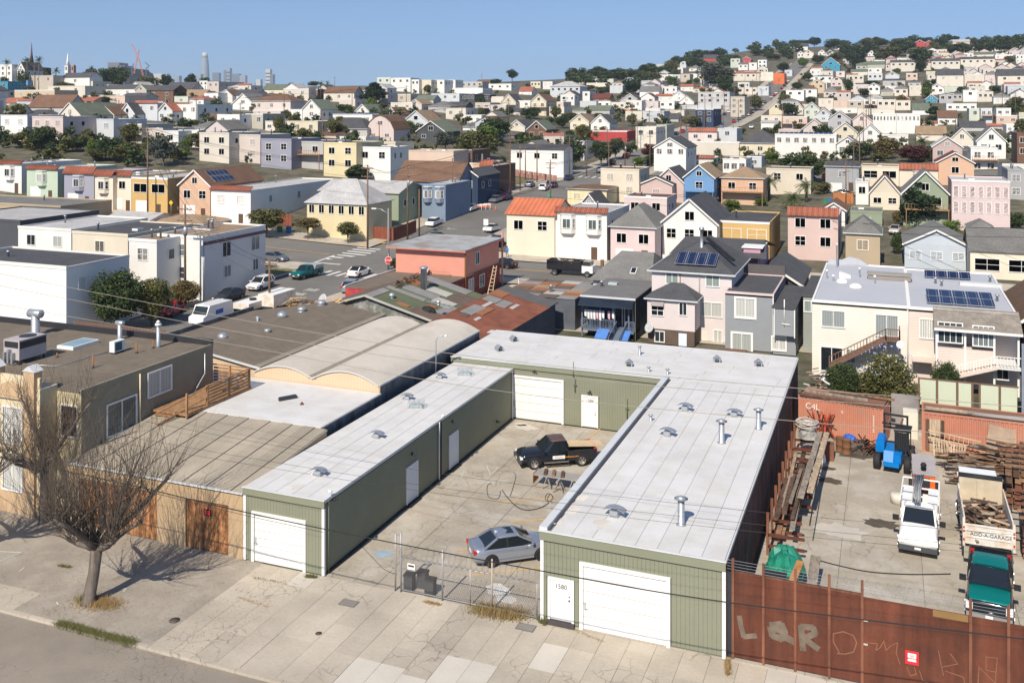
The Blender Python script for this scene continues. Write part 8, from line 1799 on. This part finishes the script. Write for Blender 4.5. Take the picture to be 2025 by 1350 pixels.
for ln in '''A 75 300 780 905 o round bushy olive trees below the white two window house|.1
A 318 455 815 915 o round low bushes below the pink house|.05
A 420 520 838 905 b round bright shrub between the bushes below the pale blue house|.05
A 450 665 810 930 d round dark round tree below the pale blue house|.1
A 665 790 835 960 b round light green tree left of the big garden trees|.1
A 730 960 805 1000 d round big dark garden tree behind the flat roofs|.1
A 840 1115 870 1015 o round wide olive garden tree behind the flat roofs|.1
A 640 860 900 1000 o round olive hedge behind the small white garage|.05
A 1140 1380 795 1045 g round grey green eucalyptus beside the screened porch|.15
A 1320 1475 905 990 b round bright round shrub before the cream rear houses|.05
A 730 950 280 410 d round big dark skyline tree left of the cranes|.1
A 830 995 262 350 d round hazy tree on the wooded rise under the stepped block|.1
A 600 760 275 330 g round hazy grey green trees right of the belfry|.1
A 1028 1245 355 420 o round olive trees in front of the cranes|.1
A 1230 1340 335 405 c round pointed dark trees left of the skyscraper|.1
A 1415 1515 330 410 c round dark tree with ragged top under the skyscraper|.1
A 1530 1620 355 395 d round small dark trees before the downtown towers|.1
A 130 225 285 400 d round dark tree left of the brown steeple|.1
A 0 110 345 440 d round dark trees at the left edge below the skyline|.1
A 165 275 445 530 d round dark tree beside the mustard flat house|.1
A 415 580 395 435 o round low shrubs before the yellow flank house|.05
A 720 850 525 560 y round yellow olive shrub before the peach box house|.05
A 1450 1545 690 730 b round green shrub behind the white block|.05
A 720 810 645 680 o round shrub below the yellow gable|.05
B 845 1025 225 405 c cone tall dark conifer in the centre of the town|.05
B 1715 1990 505 705 d round big dark round tree left of the brick wall hall|.1
B 1390 1575 600 765 g round grey green bushy tree behind the brown parapet house|.1
B 1545 1885 615 825 o round wide olive tree behind the brown parapet house|.1
B 1600 1880 700 830 d round dark lower tree right behind the brown parapet house|.1
B 625 785 410 485 b round bright tree in the middle of the town|.1
B 970 1050 402 450 o round small olive tree below the conifer|.1
B 720 900 860 990 d cone dark ivy like tree beside the white rear house|.02
B 1730 1840 448 490 o round shrub beside the charcoal side house|.1
B 1290 1410 420 455 b round light green shrubs before the white shingle row|.1
B 1830 1920 215 260 d round dark skyline tree left of the lone pine|.1
B 270 330 245 275 d round round dark skyline tree before the brown block|.1
B 420 520 235 280 o round skyline trees left of the tall palm|.1
C 0 100 298 400 c round lone windswept pine on the skyline|.3
C 545 625 310 390 c cone dark skyline conifer at the start of the ridge|.1
C 640 720 340 380 d round ridge tree with round crown, first in the row|.1
C 710 800 320 375 d round ridge tree, second in the row|.1
C 740 840 302 370 d round ridge tree with taller crown above the cottages|.1
C 810 900 292 365 d round dense ridge tree left of the white flat row|.1
C 870 1010 305 360 o round olive ridge tree above the cottages|.1
C 1028 1180 255 340 d round broad ridge tree left of the pale gable|.1
C 1270 1362 193 300 d round tall leaning ridge pine with open crown|.3
C 1380 1540 200 300 d round wide ridge trees left of the brown gable|.1
C 1210 1300 262 310 o round olive tree behind the white chalets|.1
C 1480 1765 235 455 g round huge grey green eucalyptus on the hillside|.15
C 1620 1760 330 470 d round dark lower tree beside the huge eucalyptus|.1
C 890 1062 345 495 c round big dark cypress group on the slope|.05
C 1210 1340 355 415 b round light tree before the pale row|.1
C 1440 1500 360 410 b round light tree left of the eucalyptus|.1
C 590 700 420 465 o round olive trees behind the long pale row|.1
C 690 820 432 475 o round olive trees right of the long pale row|.1
C 110 275 585 680 d round dark tree before the yellow gable house|.1
C 285 385 465 510 b round green tree beside the pale blue hall|.1
C 415 570 630 690 o round wide olive tree before the solar roof house|.1
C 285 380 668 720 b round bright shrub above the grey bungalow|.1
C 670 760 635 680 o round olive shrub left of the solar cell roof|.1
C 1355 1505 658 745 o round feathery olive tree beside the dark terrace|.1
C 390 620 788 1080 d round large dark green street tree beside the white hall|.15
C 460 520 990 1070 b round small green tree against the white hall end|.1
C 60 215 775 865 d round dark bushes beside the khaki bungalow|.05
C 330 420 742 790 r round dark red shrub beside the solar roof building|.05
C 640 830 835 1050 d round street tree with dark crown, left one by the red block|.2
C 770 920 815 1000 d round street tree with dark crown, middle one by the red block|.2
C 900 1015 860 975 d round street tree with dark crown, right one by the red block|.2
C 1040 1175 870 990 r round rust red tree before the white bay gable|.15
C 965 1090 970 1060 b round light green tree left of the rust red tree|.1
C 1070 1170 940 1050 d round dark shrub left of the white bay gable|.1
C 1840 1920 925 970 y round small brown shrub before the pale yellow house|.05
C 1960 2030 740 850 d round dark tree right of the grey pyramid roof|.1
C 1700 1810 430 500 d round dark trees right below the eucalyptus|.1
C 1850 1990 500 620 o round olive street trees by the climbing street|.15
D 205 290 70 130 d round crest tree at the left of the hilltop row|.1
D 270 370 70 120 d round crest tree beside the first white chalets|.1
D 355 465 50 120 c round broad dark pine on the crest|.1
D 475 640 60 150 d round wide crest tree behind the chalets|.1
D 750 900 55 140 o round olive crest tree with pointed top|.1
D 605 700 100 230 c round dark cypress left of the deep wooded gap|.05
D 660 810 120 300 c round largest dark cypress mass on the hill|.05
D 885 1085 120 230 o round wide olive wood above the grey terrace|.05
D 985 1150 60 200 d round tall round crest tree left of the red villa|.1
D 1100 1200 80 150 d round crest tree touching the red villa|.1
D 1130 1330 120 260 d round deep dark wood below the red villa|.05
D 1180 1280 210 320 c round dark cypress between the grey terraces|.05
D 1320 1440 45 170 c round tall ragged crest tree right of the red villa|.1
D 1440 1640 90 190 d round broad dark wood right of the ragged tree|.05
D 1455 1530 42 80 d round crest tree above the tan villa|.1
D 1630 1800 60 180 d round dark wood before the right crest|.05
D 1780 1960 30 170 d round big dark wood at the right crest|.05
D 1900 2060 20 150 d round farthest right dark crest wood|.05
D 1865 1965 195 260 o round green garden tree before the white terrace|.1
D 120 225 235 330 c round dark trees beside the climbing street top|.1
D 55 160 180 230 d round dark tree among the upper white houses|.1
D 285 365 205 290 b round bright street tree high on the climbing street|.15
D 390 490 185 260 d round dark tree left of the teal stripe house|.1
D 510 640 170 240 o round olive tree above the teal stripe house|.1
D 330 400 325 390 d round small round street tree on the climbing street|.2
D 235 325 395 460 d round dark round tree beside the climbing street|.15
D 340 425 505 570 d round dark shrub before the peach row|.1
D 630 710 360 490 d round slender dark tree before the cream house|.1
D 745 830 440 515 d round dark green garden tree left of the white gable with red stair|.1
D 1240 1320 370 520 d round tall dark tree left of the mint green box|.1
D 1300 1380 370 420 d round dark tree below the pale complex|.1
D 1270 1395 575 690 d cone pointed dark bush right of the slope roof terrace|.0
D 135 285 550 660 d round dark round street tree at the foot of the climbing street|.1
D 800 910 385 425 d round dark shrubs behind the white gable|.1
D 1010 1075 290 335 b round small bright tree below the grey terrace|.1
D 1755 1850 420 480 d round dark trees under the long retaining wall|.1
D 1875 2040 555 630 d round dark green garden trees at the right edge|.1
D 1910 2040 510 580 o round olive trees above the dark garden trees|.1
D 0 110 745 830 o round olive shrubs at the grey pyramid roof|.05
D 690 800 735 800 b round bright shrub before the pale pink gable|.05
D 700 770 555 600 b round shrubs before the brown flat house|.05
D 1060 1320 880 1010 r round dark red hedge below the palm|.05
D 20 160 925 1030 b round bright green tree left of the lavender trees|.1
D 140 500 925 1180 d round spreading green garden tree behind the cream flat house|.1
D 650 860 845 1000 d round dark leafy tree before the bare poplars|.1
D 840 1070 810 990 y col row of dry brown poplars in the middle|.05
D 860 990 940 1010 o round olive hedge before the dry poplars|.05
D 1230 1330 900 1010 o round olive bush right of the dark red hedge|.05
D 465 560 1085 1190 r round dark purple leaved tree beside the grey garage house|.15
D 400 540 1160 1260 o round olive bush beside the car port|.05
H 1085 1330 205 605 c cone large dark conifer with layered branches beside the sage house|.05
H 1830 2010 490 630 d round dark round shrub before the modern house|.02
H 990 1085 640 815 d round green hedge between the tan and the periwinkle house|.02
H 1370 1535 550 680 b round bright green bush above the periwinkle roof|.02
H 1000 1090 480 600 y round brown twiggy tree beside the carport|.1
G 455 530 75 150 b round small bright street tree at the white hall corner|.2
G 1655 1800 400 500 b round green bush behind the amber flat house|.02
G 1890 2010 395 450 b round bright bush under the palms|.02
F 130 345 300 450 b round green tree against the navy flank of the tiled house|.05
F 320 520 535 710 y round street tree with thin olive crown, middle one|.45
F 635 815 570 740 o round street tree with leafy trunk before the cream corner house|.35
F -60 270 470 690 o round wide olive street tree beside the blue bin|.3
F 1045 1165 885 945 d round low hedge along the street beside the pink building|.02
E -40 175 1130 1300 o round olive bush at the left edge below the boarded building|.02'''.split('\n'):
    s,_,tr=ln.rpartition('|');q=s.split(' ',7);treepx(q[0],*(float(v)for v in q[1:5]),q[5],q[6],q[7],float(tr))
# near green shrubs right of the boarded building
for i,(px,py,w,h,k,lb)in enumerate(((160,640,5.5,5.2,'d','dark green leafy tree left in the clump behind the beige house'),(232,655,6.0,7.2,'d','tallest green tree of the clump behind the beige house'),(300,645,5.0,5.5,'o','olive tree right in the clump behind the beige house'),(205,605,5,6.4,'o','sparse olive tree at the back of the clump'),(365,610,4.0,3.6,'y','dry twiggy bush near the wooden pole'),(20,640,5,5.5,'y','dry brown tree at the left edge of the clump'))):
    p=G(px,py,0);tree(lb,p,h,w,k,'round',.12,True)
p=AY(1755,790,82.5);tree('wild climbing bush with pale blue flowers between the container and the stair',(p.x,83.8,0),4.4,5.0,'o','round',.0,True,cat='bush');tree('left part of the climbing bush beside the brown stair foot',(p.x-3.4,84.6,0),3.0,3.6,'d','round',.0,True,cat='bush');tree('dark bush under the glazed porch of the cream house',(4.4,87.2,0),3.6,2.6,'d','round',.0,True,cat='bush')
scrap('junk_heap','pale junk and boards heaped between the container and the white house','rubbish',-5.3,85,.1,1.2,2.2,2.0,60,(.4,1.3),44,oldw+[WHITE,gpm])
flw=mat('pale_blue_flowers',(.35,.42,.75),.7);b=MB();rf_=random.Random(3)
for i in range(60):a=rf_.uniform(0,6.28);e_=rf_.uniform(.2,1.4);q=Vector((p.x+2.5*math.cos(a)*math.cos(e_),83.8-abs(2.6*math.sin(a)*math.cos(e_)),2.6+2.5*math.sin(e_)));b.obox(q,(.035,0,0),(0,.02,0),(0,0,.035),flw)
tag(b.build('blossoms'),'pale blue blossoms scattered over the wild climbing bush','flowers',kind='stuff')
# palms
frm=leafm('palm_leaves',(.04,.06,.02),(.12,.14,.05))
def palm_mesh(seed,n=26):
    R=random.Random(seed);b=MB()
    for i in range(n):
        a=R.uniform(0,6.28);e_=R.uniform(-.5,1.2);P=[];d=Vector((math.cos(a)*math.cos(e_),math.sin(a)*math.cos(e_),math.sin(e_)));p=Vector((0,0,0))
        for k in range(6):P.append(p.copy());p=p+d*.2;d=(d+Vector((0,0,-.22))).normalized()
        s=Vector((-math.sin(a),math.cos(a),0))
        for k in range(5):
            for sg in(-1,1):
                for j in range(3):q=P[k].lerp(P[k+1],j/3);l=.26*(1-.12*k);b.face([q,q+(P[k+1]-P[k])*.25,q+sg*s*l+(P[k+1]-P[k])*.7-Vector((0,0,l*.5))],frm)
    o=b.build('t');me=o.data;bpy.data.objects.remove(o);return me
PM=[palm_mesh(s)for s in(1,2)]
for wn,px,yt,yb,r,lb in(('A',50,222,330,9,'palm at the far left skyline'),('A',208,205,330,11,'palm left of the brown steeple'),('A',300,205,330,10,'palm right of the brown steeple'),('A',365,295,400,10,'left palm of the pair above the grey brown block'),('A',430,290,400,10,'right palm of the pair above the grey brown block'),('A',700,280,370,9,'palm right of the white church roof'),('A',1580,360,400,6,'palm under the downtown towers'),('B',522,232,385,9,'tall palm with thick shaggy trunk in the centre'),('B',575,235,280,6,'small palm behind the shaggy one'),('H',60,200,400,26,'tall palm left of the cream flat house'),('H',345,240,420,24,'palm leaning over the cream flat house'),('H',245,330,470,30,'low wide palm before the cream flat house'),('D',1240,800,960,20,'palm with drooping crown in the hillside gardens'),('D',1170,880,950,14,'smaller palm left of the drooping one')):
    W_=WF[wn];x=px/W_[2]+W_[0];y0,y1=yt/W_[2]+W_[1],yb/W_[2]+W_[1];p=GT(x,y1);d=p.x*FW[0]+p.y*FW[1];h=EYE-d*(y0-HOR)/FPX-p.z;r_=r*d/FPX
    o=thing('palm_tree',lb,'palm',p);inst(R5.choice(PM),'crown',o,(0,0,max(h-r_*.6,1)),(0,0,R5.uniform(0,6)),(r_,)*3,world=False);b=MB();b.tube([(0,0,-.3),(.1,0,h*.5),(0,0,max(h-r_*.6,1))],[.35,.26,.22],bark,8);b.build('trunk',o,world=False)
# small garden trees and bushes scattered among the houses
R8=random.Random(5)
for i in range(105):
    px=R8.uniform(-40,2060);lo=172 if px<1100 else 172-(px-1100)*.088;y=R8.uniform(lo+6,330 if px>600 else 300);
    if y>300 and R8.random()<.5:y=R8.uniform(lo+6,260)
    p=GT(px,y);
    if-84<p.x<-62:continue
    k=R8.choice('ddodoobcy');s=R8.uniform(3.0,7)
    tree('small %s garden tree among the houses of the slope'%LV[k][0],p,s,s*R8.uniform(.8,1.2),k,'round',.12,group='small %s garden trees of the slope'%LV[k][0])
for i in range(52):
    px=1130+i*17.6+R8.uniform(-5,5);d=1010+R8.uniform(-120,120)if px>1350 else 780+R8.uniform(-60,60);D_=ray(px);X_,Y_=d*D_[0],d*D_[1]
    if-84<X_<-62:continue
    tree('dark tree in the belt along the hill crest',(X_,Y_,T(X_,Y_)),R8.uniform(5,13),R8.uniform(8,19),R8.choice('ddoc'),'round',.1,group='trees of the belt along the hill crest')
# ---- leafless pollarded street trees in front
twig=mat('twig_bark',(.115,.09,.07),.95,var=.2,scale=8);tbark=mat('pale_bark',(.14,.115,.095),.95,'streak',var=.25,scale=5,bump=.6)
def bare_tree(lb,base,h,lean,seed,r0,nk=9,nt=46,top=6.6,spread=1.0):
    twig_=twig
    R=random.Random(seed);o=thing('bare_tree',lb,'tree',base);b=MB();base=Vector(base);hd=base+Vector((lean[0],lean[1],h))
    b.tube([base+Vector((0,0,-.2)),base+Vector((0,0,.15)),base.lerp(hd,.5)+Vector((.06,0,0)),hd],[r0*1.7,r0*1.15,r0,r0*1.1],tbark,12);b.build('trunk',o)
    knobs=[];b=MB()
    for i in range(nk):
        a=2*math.pi*i/nk+R.uniform(-.3,.3);l=R.uniform(1.4,3.6)*spread;e_=R.uniform(.2,1.15);p=hd.copy();d=Vector((math.cos(a)*math.cos(e_),math.sin(a)*math.cos(e_),math.sin(e_)));P=[p-Vector((0,0,.3))]
        for k in range(4):P.append(P[-1]+d*l/4+Vector((R.uniform(-.28,.28),R.uniform(-.28,.28),R.uniform(-.1,.15))));knobs.append((P[-1],d.copy()))
        b.tube(P,[r0*.7,r0*.6,r0*.5,r0*.4,r0*.3],tbark,7)
    b.build('limbs',o);b=MB()
    for p,d in knobs:
        for j in range(nt//3):
            a=R.uniform(0,6.28);up=R.uniform(.35,1.5);q=p+Vector((R.uniform(-.12,.12),R.uniform(-.12,.12),R.uniform(-.05,.1)));v=(Vector((math.cos(a)*math.cos(up),math.sin(a)*math.cos(up),math.sin(up)))+d*.3).normalized();L_=R.uniform(.7,1.0)*(top-(q.z-base.z))*R.uniform(.35,.95);L_=max(.5,L_);P=[q];n=5
            for k in range(n):v=(v+Vector((R.uniform(-.16,.16),R.uniform(-.16,.16),.10))).normalized();P.append(P[-1]+v*L_/n)
            r=R.uniform(.012,.026);b.tube(P,[r*(1-.16*k)for k in range(n+1)],twig,3,False)
            for s in range(R.choice((1,2,3))):
                k=R.randrange(1,n);w_=(v+Vector((R.uniform(-.9,.9),R.uniform(-.9,.9),R.uniform(-.1,.4)))).normalized();l2=L_*R.uniform(.15,.4);m1=P[k]+w_*l2*.5;b.tube([P[k],m1,m1+(w_+Vector((0,0,.4))).normalized()*l2*.5],[.009,.007,.005],twig,3,False)
    tag(b.build('twigs',o),kind='stuff');return o
bare_tree('leafless pollarded tree with forked trunk on the pavement before the tan garage',G(175,1192),2.9,(.35,.2),3,.27,11,30,10.6,1.3)
bare_tree('leafless tree close before the beige house',G(85,1032),3.6,(.1,0),4,.22,9,28,10.2,1.3)
pb_=G(0,1075);bare_tree('leafless tree leaning in from the left edge',(pb_.x-1.2,pb_.y-2.5,0),3.2,(.9,.4),6,.22,9,28,9.6,1.3)
# weeds
def weeds(name,lb,pts,n,m,hgt=.22,seed=1,spread=.25):
    R=random.Random(seed);b=MB()
    for i in range(n):
        k=R.uniform(0,len(pts)-1.001);a,c=Vector(pts[int(k)]),Vector(pts[int(k)+1]);p=a.lerp(c,k-int(k))+Vector((R.gauss(0,spread),R.gauss(0,spread),0));t=R.uniform(0,6.28);l=hgt*R.uniform(.4,1.2)
        b.face([p+Vector((-.012,0,0)),p+Vector((.012,0,0)),p+Vector((math.cos(t)*l*.5,math.sin(t)*l*.5,l))],m)
    return tag(b.build(name),lb,'weeds',kind='stuff')
gw=leafm('weed_green',(.06,.08,.02),(.17,.15,.06));gd=leafm('weed_dry',(.20,.13,.05),(.34,.23,.10))
c=G(182,1190);weeds('tree_weeds','dry weeds round the foot of the leafless tree',[(c.x-.5,c.y-.1,0),(c.x+1.3,c.y+.1,0)],1400,gd,.25,2,.3);weeds('tree_weeds','green weeds left of the tree foot',[(c.x-.7,c.y,0),(c.x-.3,c.y+.2,0)],400,gw,.25,3,.18)
P=[G(*q)for q in((115,1232),(180,1250),(265,1272))];weeds('kerb_grass','strip of grass growing along the kerb',[tuple(q)for q in P],3500,gw,.16,4,.14)
P=[G(*q)for q in((942,1205),(975,1212),(1000,1215),(1030,1218))];weeds('fence_weeds','dry bush of weeds at the foot of the wire fence',[tuple(q)for q in P],1000,gd,.38,5,.3);weeds('fence_weeds','green weeds along the fence foot',[tuple(q)for q in P],500,gw,.3,6,.3)
for i,(q0,q1,m,h,n,lb)in enumerate((((605,1140),(625,1142),gw,.18,300,'weeds at the left wing corner'),((1066,1225),(1078,1235),gw,.3,200,'weeds at the right wing corner'),((1438,1306),(1440,1335),gd,.3,200,'weeds at the foot of the rusty fence'),((115,1118),(140,1122),gw,.15,200,'weed tuft on the pavement left of the tree'),((470,1180),(530,1200),gd,.06,150,'weeds in a pavement joint'),((1120,1238),(1190,1268),gd,.06,200,'weeds in the joint before the right garage'),((500,1142),(560,1152),gw,.06,150,'weeds in the joint before the left garage'),((840,1190),(870,1196),gd,.12,250,'dry weeds before the wire gate'))):
    A,B_=G(*q0),G(*q1);weeds('joint_weeds',lb,[tuple(A),tuple(B_)],n,m,h,10+i,.06)
rl_=random.Random(8);lf=leafm('dry_fallen_leaves',(.22,.12,.05),(.36,.22,.10));b=MB()
for i in range(900):p=Vector((rl_.uniform(-42,-28),rl_.uniform(35,42.8),.006));a=rl_.uniform(0,6.28);b.face([p+Vector((math.cos(a+k*1.57)*.035,math.sin(a+k*1.57)*.025,.004*k))for k in range(4)],lf)
tag(b.build('leaf_litter'),'dry fallen leaves on the cracked pavement','leaves',kind='stuff')
# ---- the remaining small houses between the named ones, and the shrubbery of their gardens
SP=[]
for o,*_ in FARH:
    L_=o.location;SP.append((L_.x,L_.y))
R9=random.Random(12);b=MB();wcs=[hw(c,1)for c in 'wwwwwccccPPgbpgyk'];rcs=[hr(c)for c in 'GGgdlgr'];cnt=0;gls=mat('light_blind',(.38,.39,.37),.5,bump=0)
def free(x,y,r):return not(-88<x<-58)and all(abs(x-a)>r or abs(y-c)>r*1.25 for a,c in SP)
for row in range(62):
    y=190+row*15.5
    for k in range(130):
        x=-520+k*8.7;d=x*FW[0]+y*FW[1]
        if d<215:continue
        px=CXP+FPX*(x*RT[0]+y*RT[1])/d
        if not-60<px<2090:continue
        z=T(x,y);
        if px<1050 and d>520 or px>=1050 and d>620+(px-1050)*.36:continue
        if not free(x,y,8.3)or R9.random()<.12:continue
        w_,L_,h=R9.uniform(7.2,8.5),R9.uniform(9,12),R9.choice((3.4,4.4,5.4,6.4));x0,x1,y0,y1,zt_=x-w_/2,x+w_/2,y-L_/2,y+L_/2,z+h;wm,rm=R9.choice(wcs),R9.choice(rcs)
        dd=x*FW[0]+y0*FW[1];sc_=FPX/dd;hw_=w_/2*sc_*1.1;ty_=HOR+(EYE-zt_-1.2)*sc_;by_=HOR+(EYE-z)*sc_
        if any(dn>dd-6 and min(a1,px+hw_)-max(a0,px-hw_)>.12*(a1-a0)and min(c1,by_)-max(c0,ty_)>.12*(c1-c0)for a0,a1,c0,c1,dn in RECT):continue
        cnt+=1;b.box(x0,x1,y0,y1,z-3,zt_,wm,rm)
        q=R9.random()
        if q<.3:
            s_=R9.uniform(1.8,2.8);b.prism([(x0,y0,zt_),(x1,y0,zt_),(x,y0,zt_+s_)],(0,L_,0),wm)
            for sg,xe in((-1,x0-.35),(1,x1+.35)):b.prism([(x,y0-.3,zt_+s_+.1),(xe,y0-.3,zt_-.1),(xe,y0-.3,zt_-.25),(x,y0-.3,zt_+s_-.05)],(0,L_+.6,0),rm)
        elif q<.42:hip(b,x0,x1,y0,y1,zt_,R9.uniform(1.5,2.4),rm)
        else:b.box(x0-.05,x1+.05,y0-.06,y0+.1,zt_-.2,zt_+.35,wm)
        if q>=.42 and R9.random()<.25:b.prism([(x0-.1,y0-.3,zt_+.2),(x0-.1,y0+.6,zt_+1.0),(x0-.1,y0+.6,zt_+.2)],(w_+.2,0,0),hr('r'))
        if R9.random()<.35:bx=x+R9.choice((-1,1))*w_*.22;b.box(bx-1.1,bx+1.1,y0-.7,y0-.052,zt_-3,zt_-.3,wm);b.box(bx-.8,bx+.8,y0-.74,y0-.701,zt_-2.4,zt_-1.1,GLD)
        for _ in range(R9.choice((0,1,2))):fx_,fy_=R9.uniform(x0+1,x1-1),R9.uniform(y0+2,y1-1);b.box(fx_-.12,fx_+.12,fy_-.12,fy_+.12,zt_,zt_+R9.uniform(.8,2.6),GALV)
        nw=R9.choice((2,2,3))
        for r in range(2 if h>6 else 1):
            for i in range(nw):xc=x0+w_*(i+.5)/nw;b.box(xc-.62,xc+.62,y0-.05,y0-.002,zt_-2.6-r*2.8,zt_-1.0-r*2.8,WHITE);b.box(xc-.5,xc+.5,y0-.09,y0-.051,zt_-2.45-r*2.8,zt_-1.12-r*2.8,GLD if R9.random()<.7 else gls)
        if x<-20:b.box(x1,x1+.05,y-1.5,y-.4,zt_-2.4,zt_-1.1,GLD)
tag(b.build('small_houses'),'crowded small pale houses filling the slope between the larger ones','houses',kind='stuff')
SB=crown_mesh(77,260,'round',LV['o'][1],.2,8);SD=crown_mesh(78,260,'round',LV['d'][1],.2,8);vs={0:[],1:[]}
for i in range(430):
    px=R9.uniform(-60,2090);yy=R9.uniform(175,330)if px<1100 else R9.uniform(175-(px-1100)*.085,330);p=GT(px,yy);s=R9.uniform(1.2,3.2)
    if-82<p.x<-64:continue
    j=R9.randrange(2);c_,s_=math.cos(i),math.sin(i);vs[j]+=[(p.x+s*(v.co.x*c_-v.co.y*s_),p.y+s*(v.co.x*s_+v.co.y*c_),p.z+s*.8+s*v.co.z)for v in(SB,SD)[j].vertices]
vt=[]
for i in range(105):
    px=R9.uniform(1130,2060);d=1000+R9.uniform(-120,130)if px>1350 else 780+R9.uniform(-60,60);D_=ray(px);X_,Y_=d*D_[0],d*D_[1];s=R9.uniform(3,6.5);w_=s*R9.uniform(1,1.7)
    if not-84<X_<-62:vt+=[(X_+w_*v.co.x,Y_+w_*v.co.y,T(X_,Y_)+s*.8+s*v.co.z)for v in SD.vertices]
b=MB();b.geo(vt,[(4*k,4*k+1,4*k+2,4*k+3)for k in range(len(vt)//4)],LV['d'][1]);tag(b.build('crest_woods'),'dark woods joining the trees along the hill crest','woods',kind='stuff')
b=MB()
for j in(0,1):b.geo(vs[j],[(4*k,4*k+1,4*k+2,4*k+3)for k in range(len(vs[j])//4)],LV['od'[j]][1])
tag(b.build('garden_shrubbery'),'low dark garden shrubbery between the houses of the slope','shrubs',kind='stuff')
# cars parked up the climbing street and poles over the slope
def small_car(m):
    b=MB();b.prism([(0-.85,-2.2,.35),(-.85,2.2,.35),(-.85,2.2,.8),(-.85,1.5,.95),(-.85,-1.5,.95),(-.85,-2.2,.75)],(1.7,0,0),m);b.prism([(-.75,-1.5,.95),(-.75,1.2,.95),(-.75,.6,1.42),(-.75,-.9,1.42)],(1.5,0,0),CARG);b.box(-.68,.68,-.85,.55,1.421,1.46,m)
    for x in(-.8,.66):
        for y in(-1.35,1.35):b.lathe((x,y,.32),[(.32,0),(.32,.14)],BLK,8,(1,0,0))
    o=b.build('t');me=o.data;bpy.data.objects.remove(o);return me
CM=[(n_,small_car(m_))for n_,m_ in(('white',whitep),('silver',silver),('black',blackp),('dark grey',darkp),('red',redp),('navy',navyp),('grey',greyp))]
def slope_y(x,y):return math.atan((T(x,y+2)-T(x,y-2))/4)
for i in range(74):
    side=i%2;y=165+(i//2)*15.5+R9.uniform(-3,3);x=-79.4 if side else-67.8
    if 122<y<150 or 255<y<275 or 325<y<343 or R9.random()<.2:continue
    n_,me=R9.choice(CM);o=inst(me,'parked_car',None,(x,y,T(x,y)-.0),(slope_y(x,y),0,0 if side else math.pi));tag(o,'%s car parked along the %s kerb of the climbing street'%(n_,'left' if side else 'right'),'car','cars parked along the climbing street')
pm_=MB();pm_.lathe((0,0,-.5),[(.17,0),(.1,11.5)],WOODP,7);pm_.bar((-1.1,0,10.3),(1.1,0,10.3),.1,.12,WOODP);pm_.bar((-.9,0,9.2),(.9,0,9.2),.1,.12,WOODP);o=pm_.build('t');pme=o.data;bpy.data.objects.remove(o)
for k,(x,ys)in enumerate(((-81.4,range(175,700,38)),(-65.8,range(190,700,45)),(-8,range(205,520,48)),(52,range(215,620,52)),(-150,range(235,420,48)),(-215,range(260,440,50)))):
    prev=None
    for y in ys:
        p=Vector((x,y,T(x,y)));tag(inst(pme,'utility_pole',None,p,(0,0,0)),'thin wooden utility pole with two crossarms among the houses of the slope','pole','utility poles of the slope')
        if prev:
            b=MB();[b.tube([prev+Vector((u,0,9.9)),(prev+p)/2+Vector((u,0,9.1)),p+Vector((u,0,9.9))],.03,DKM,3,False)for u in(-1,0,1)];tag(b.build('overhead_wire'),'wires strung between the thin poles of the slope','wire','wires of the slope')
        prev=p
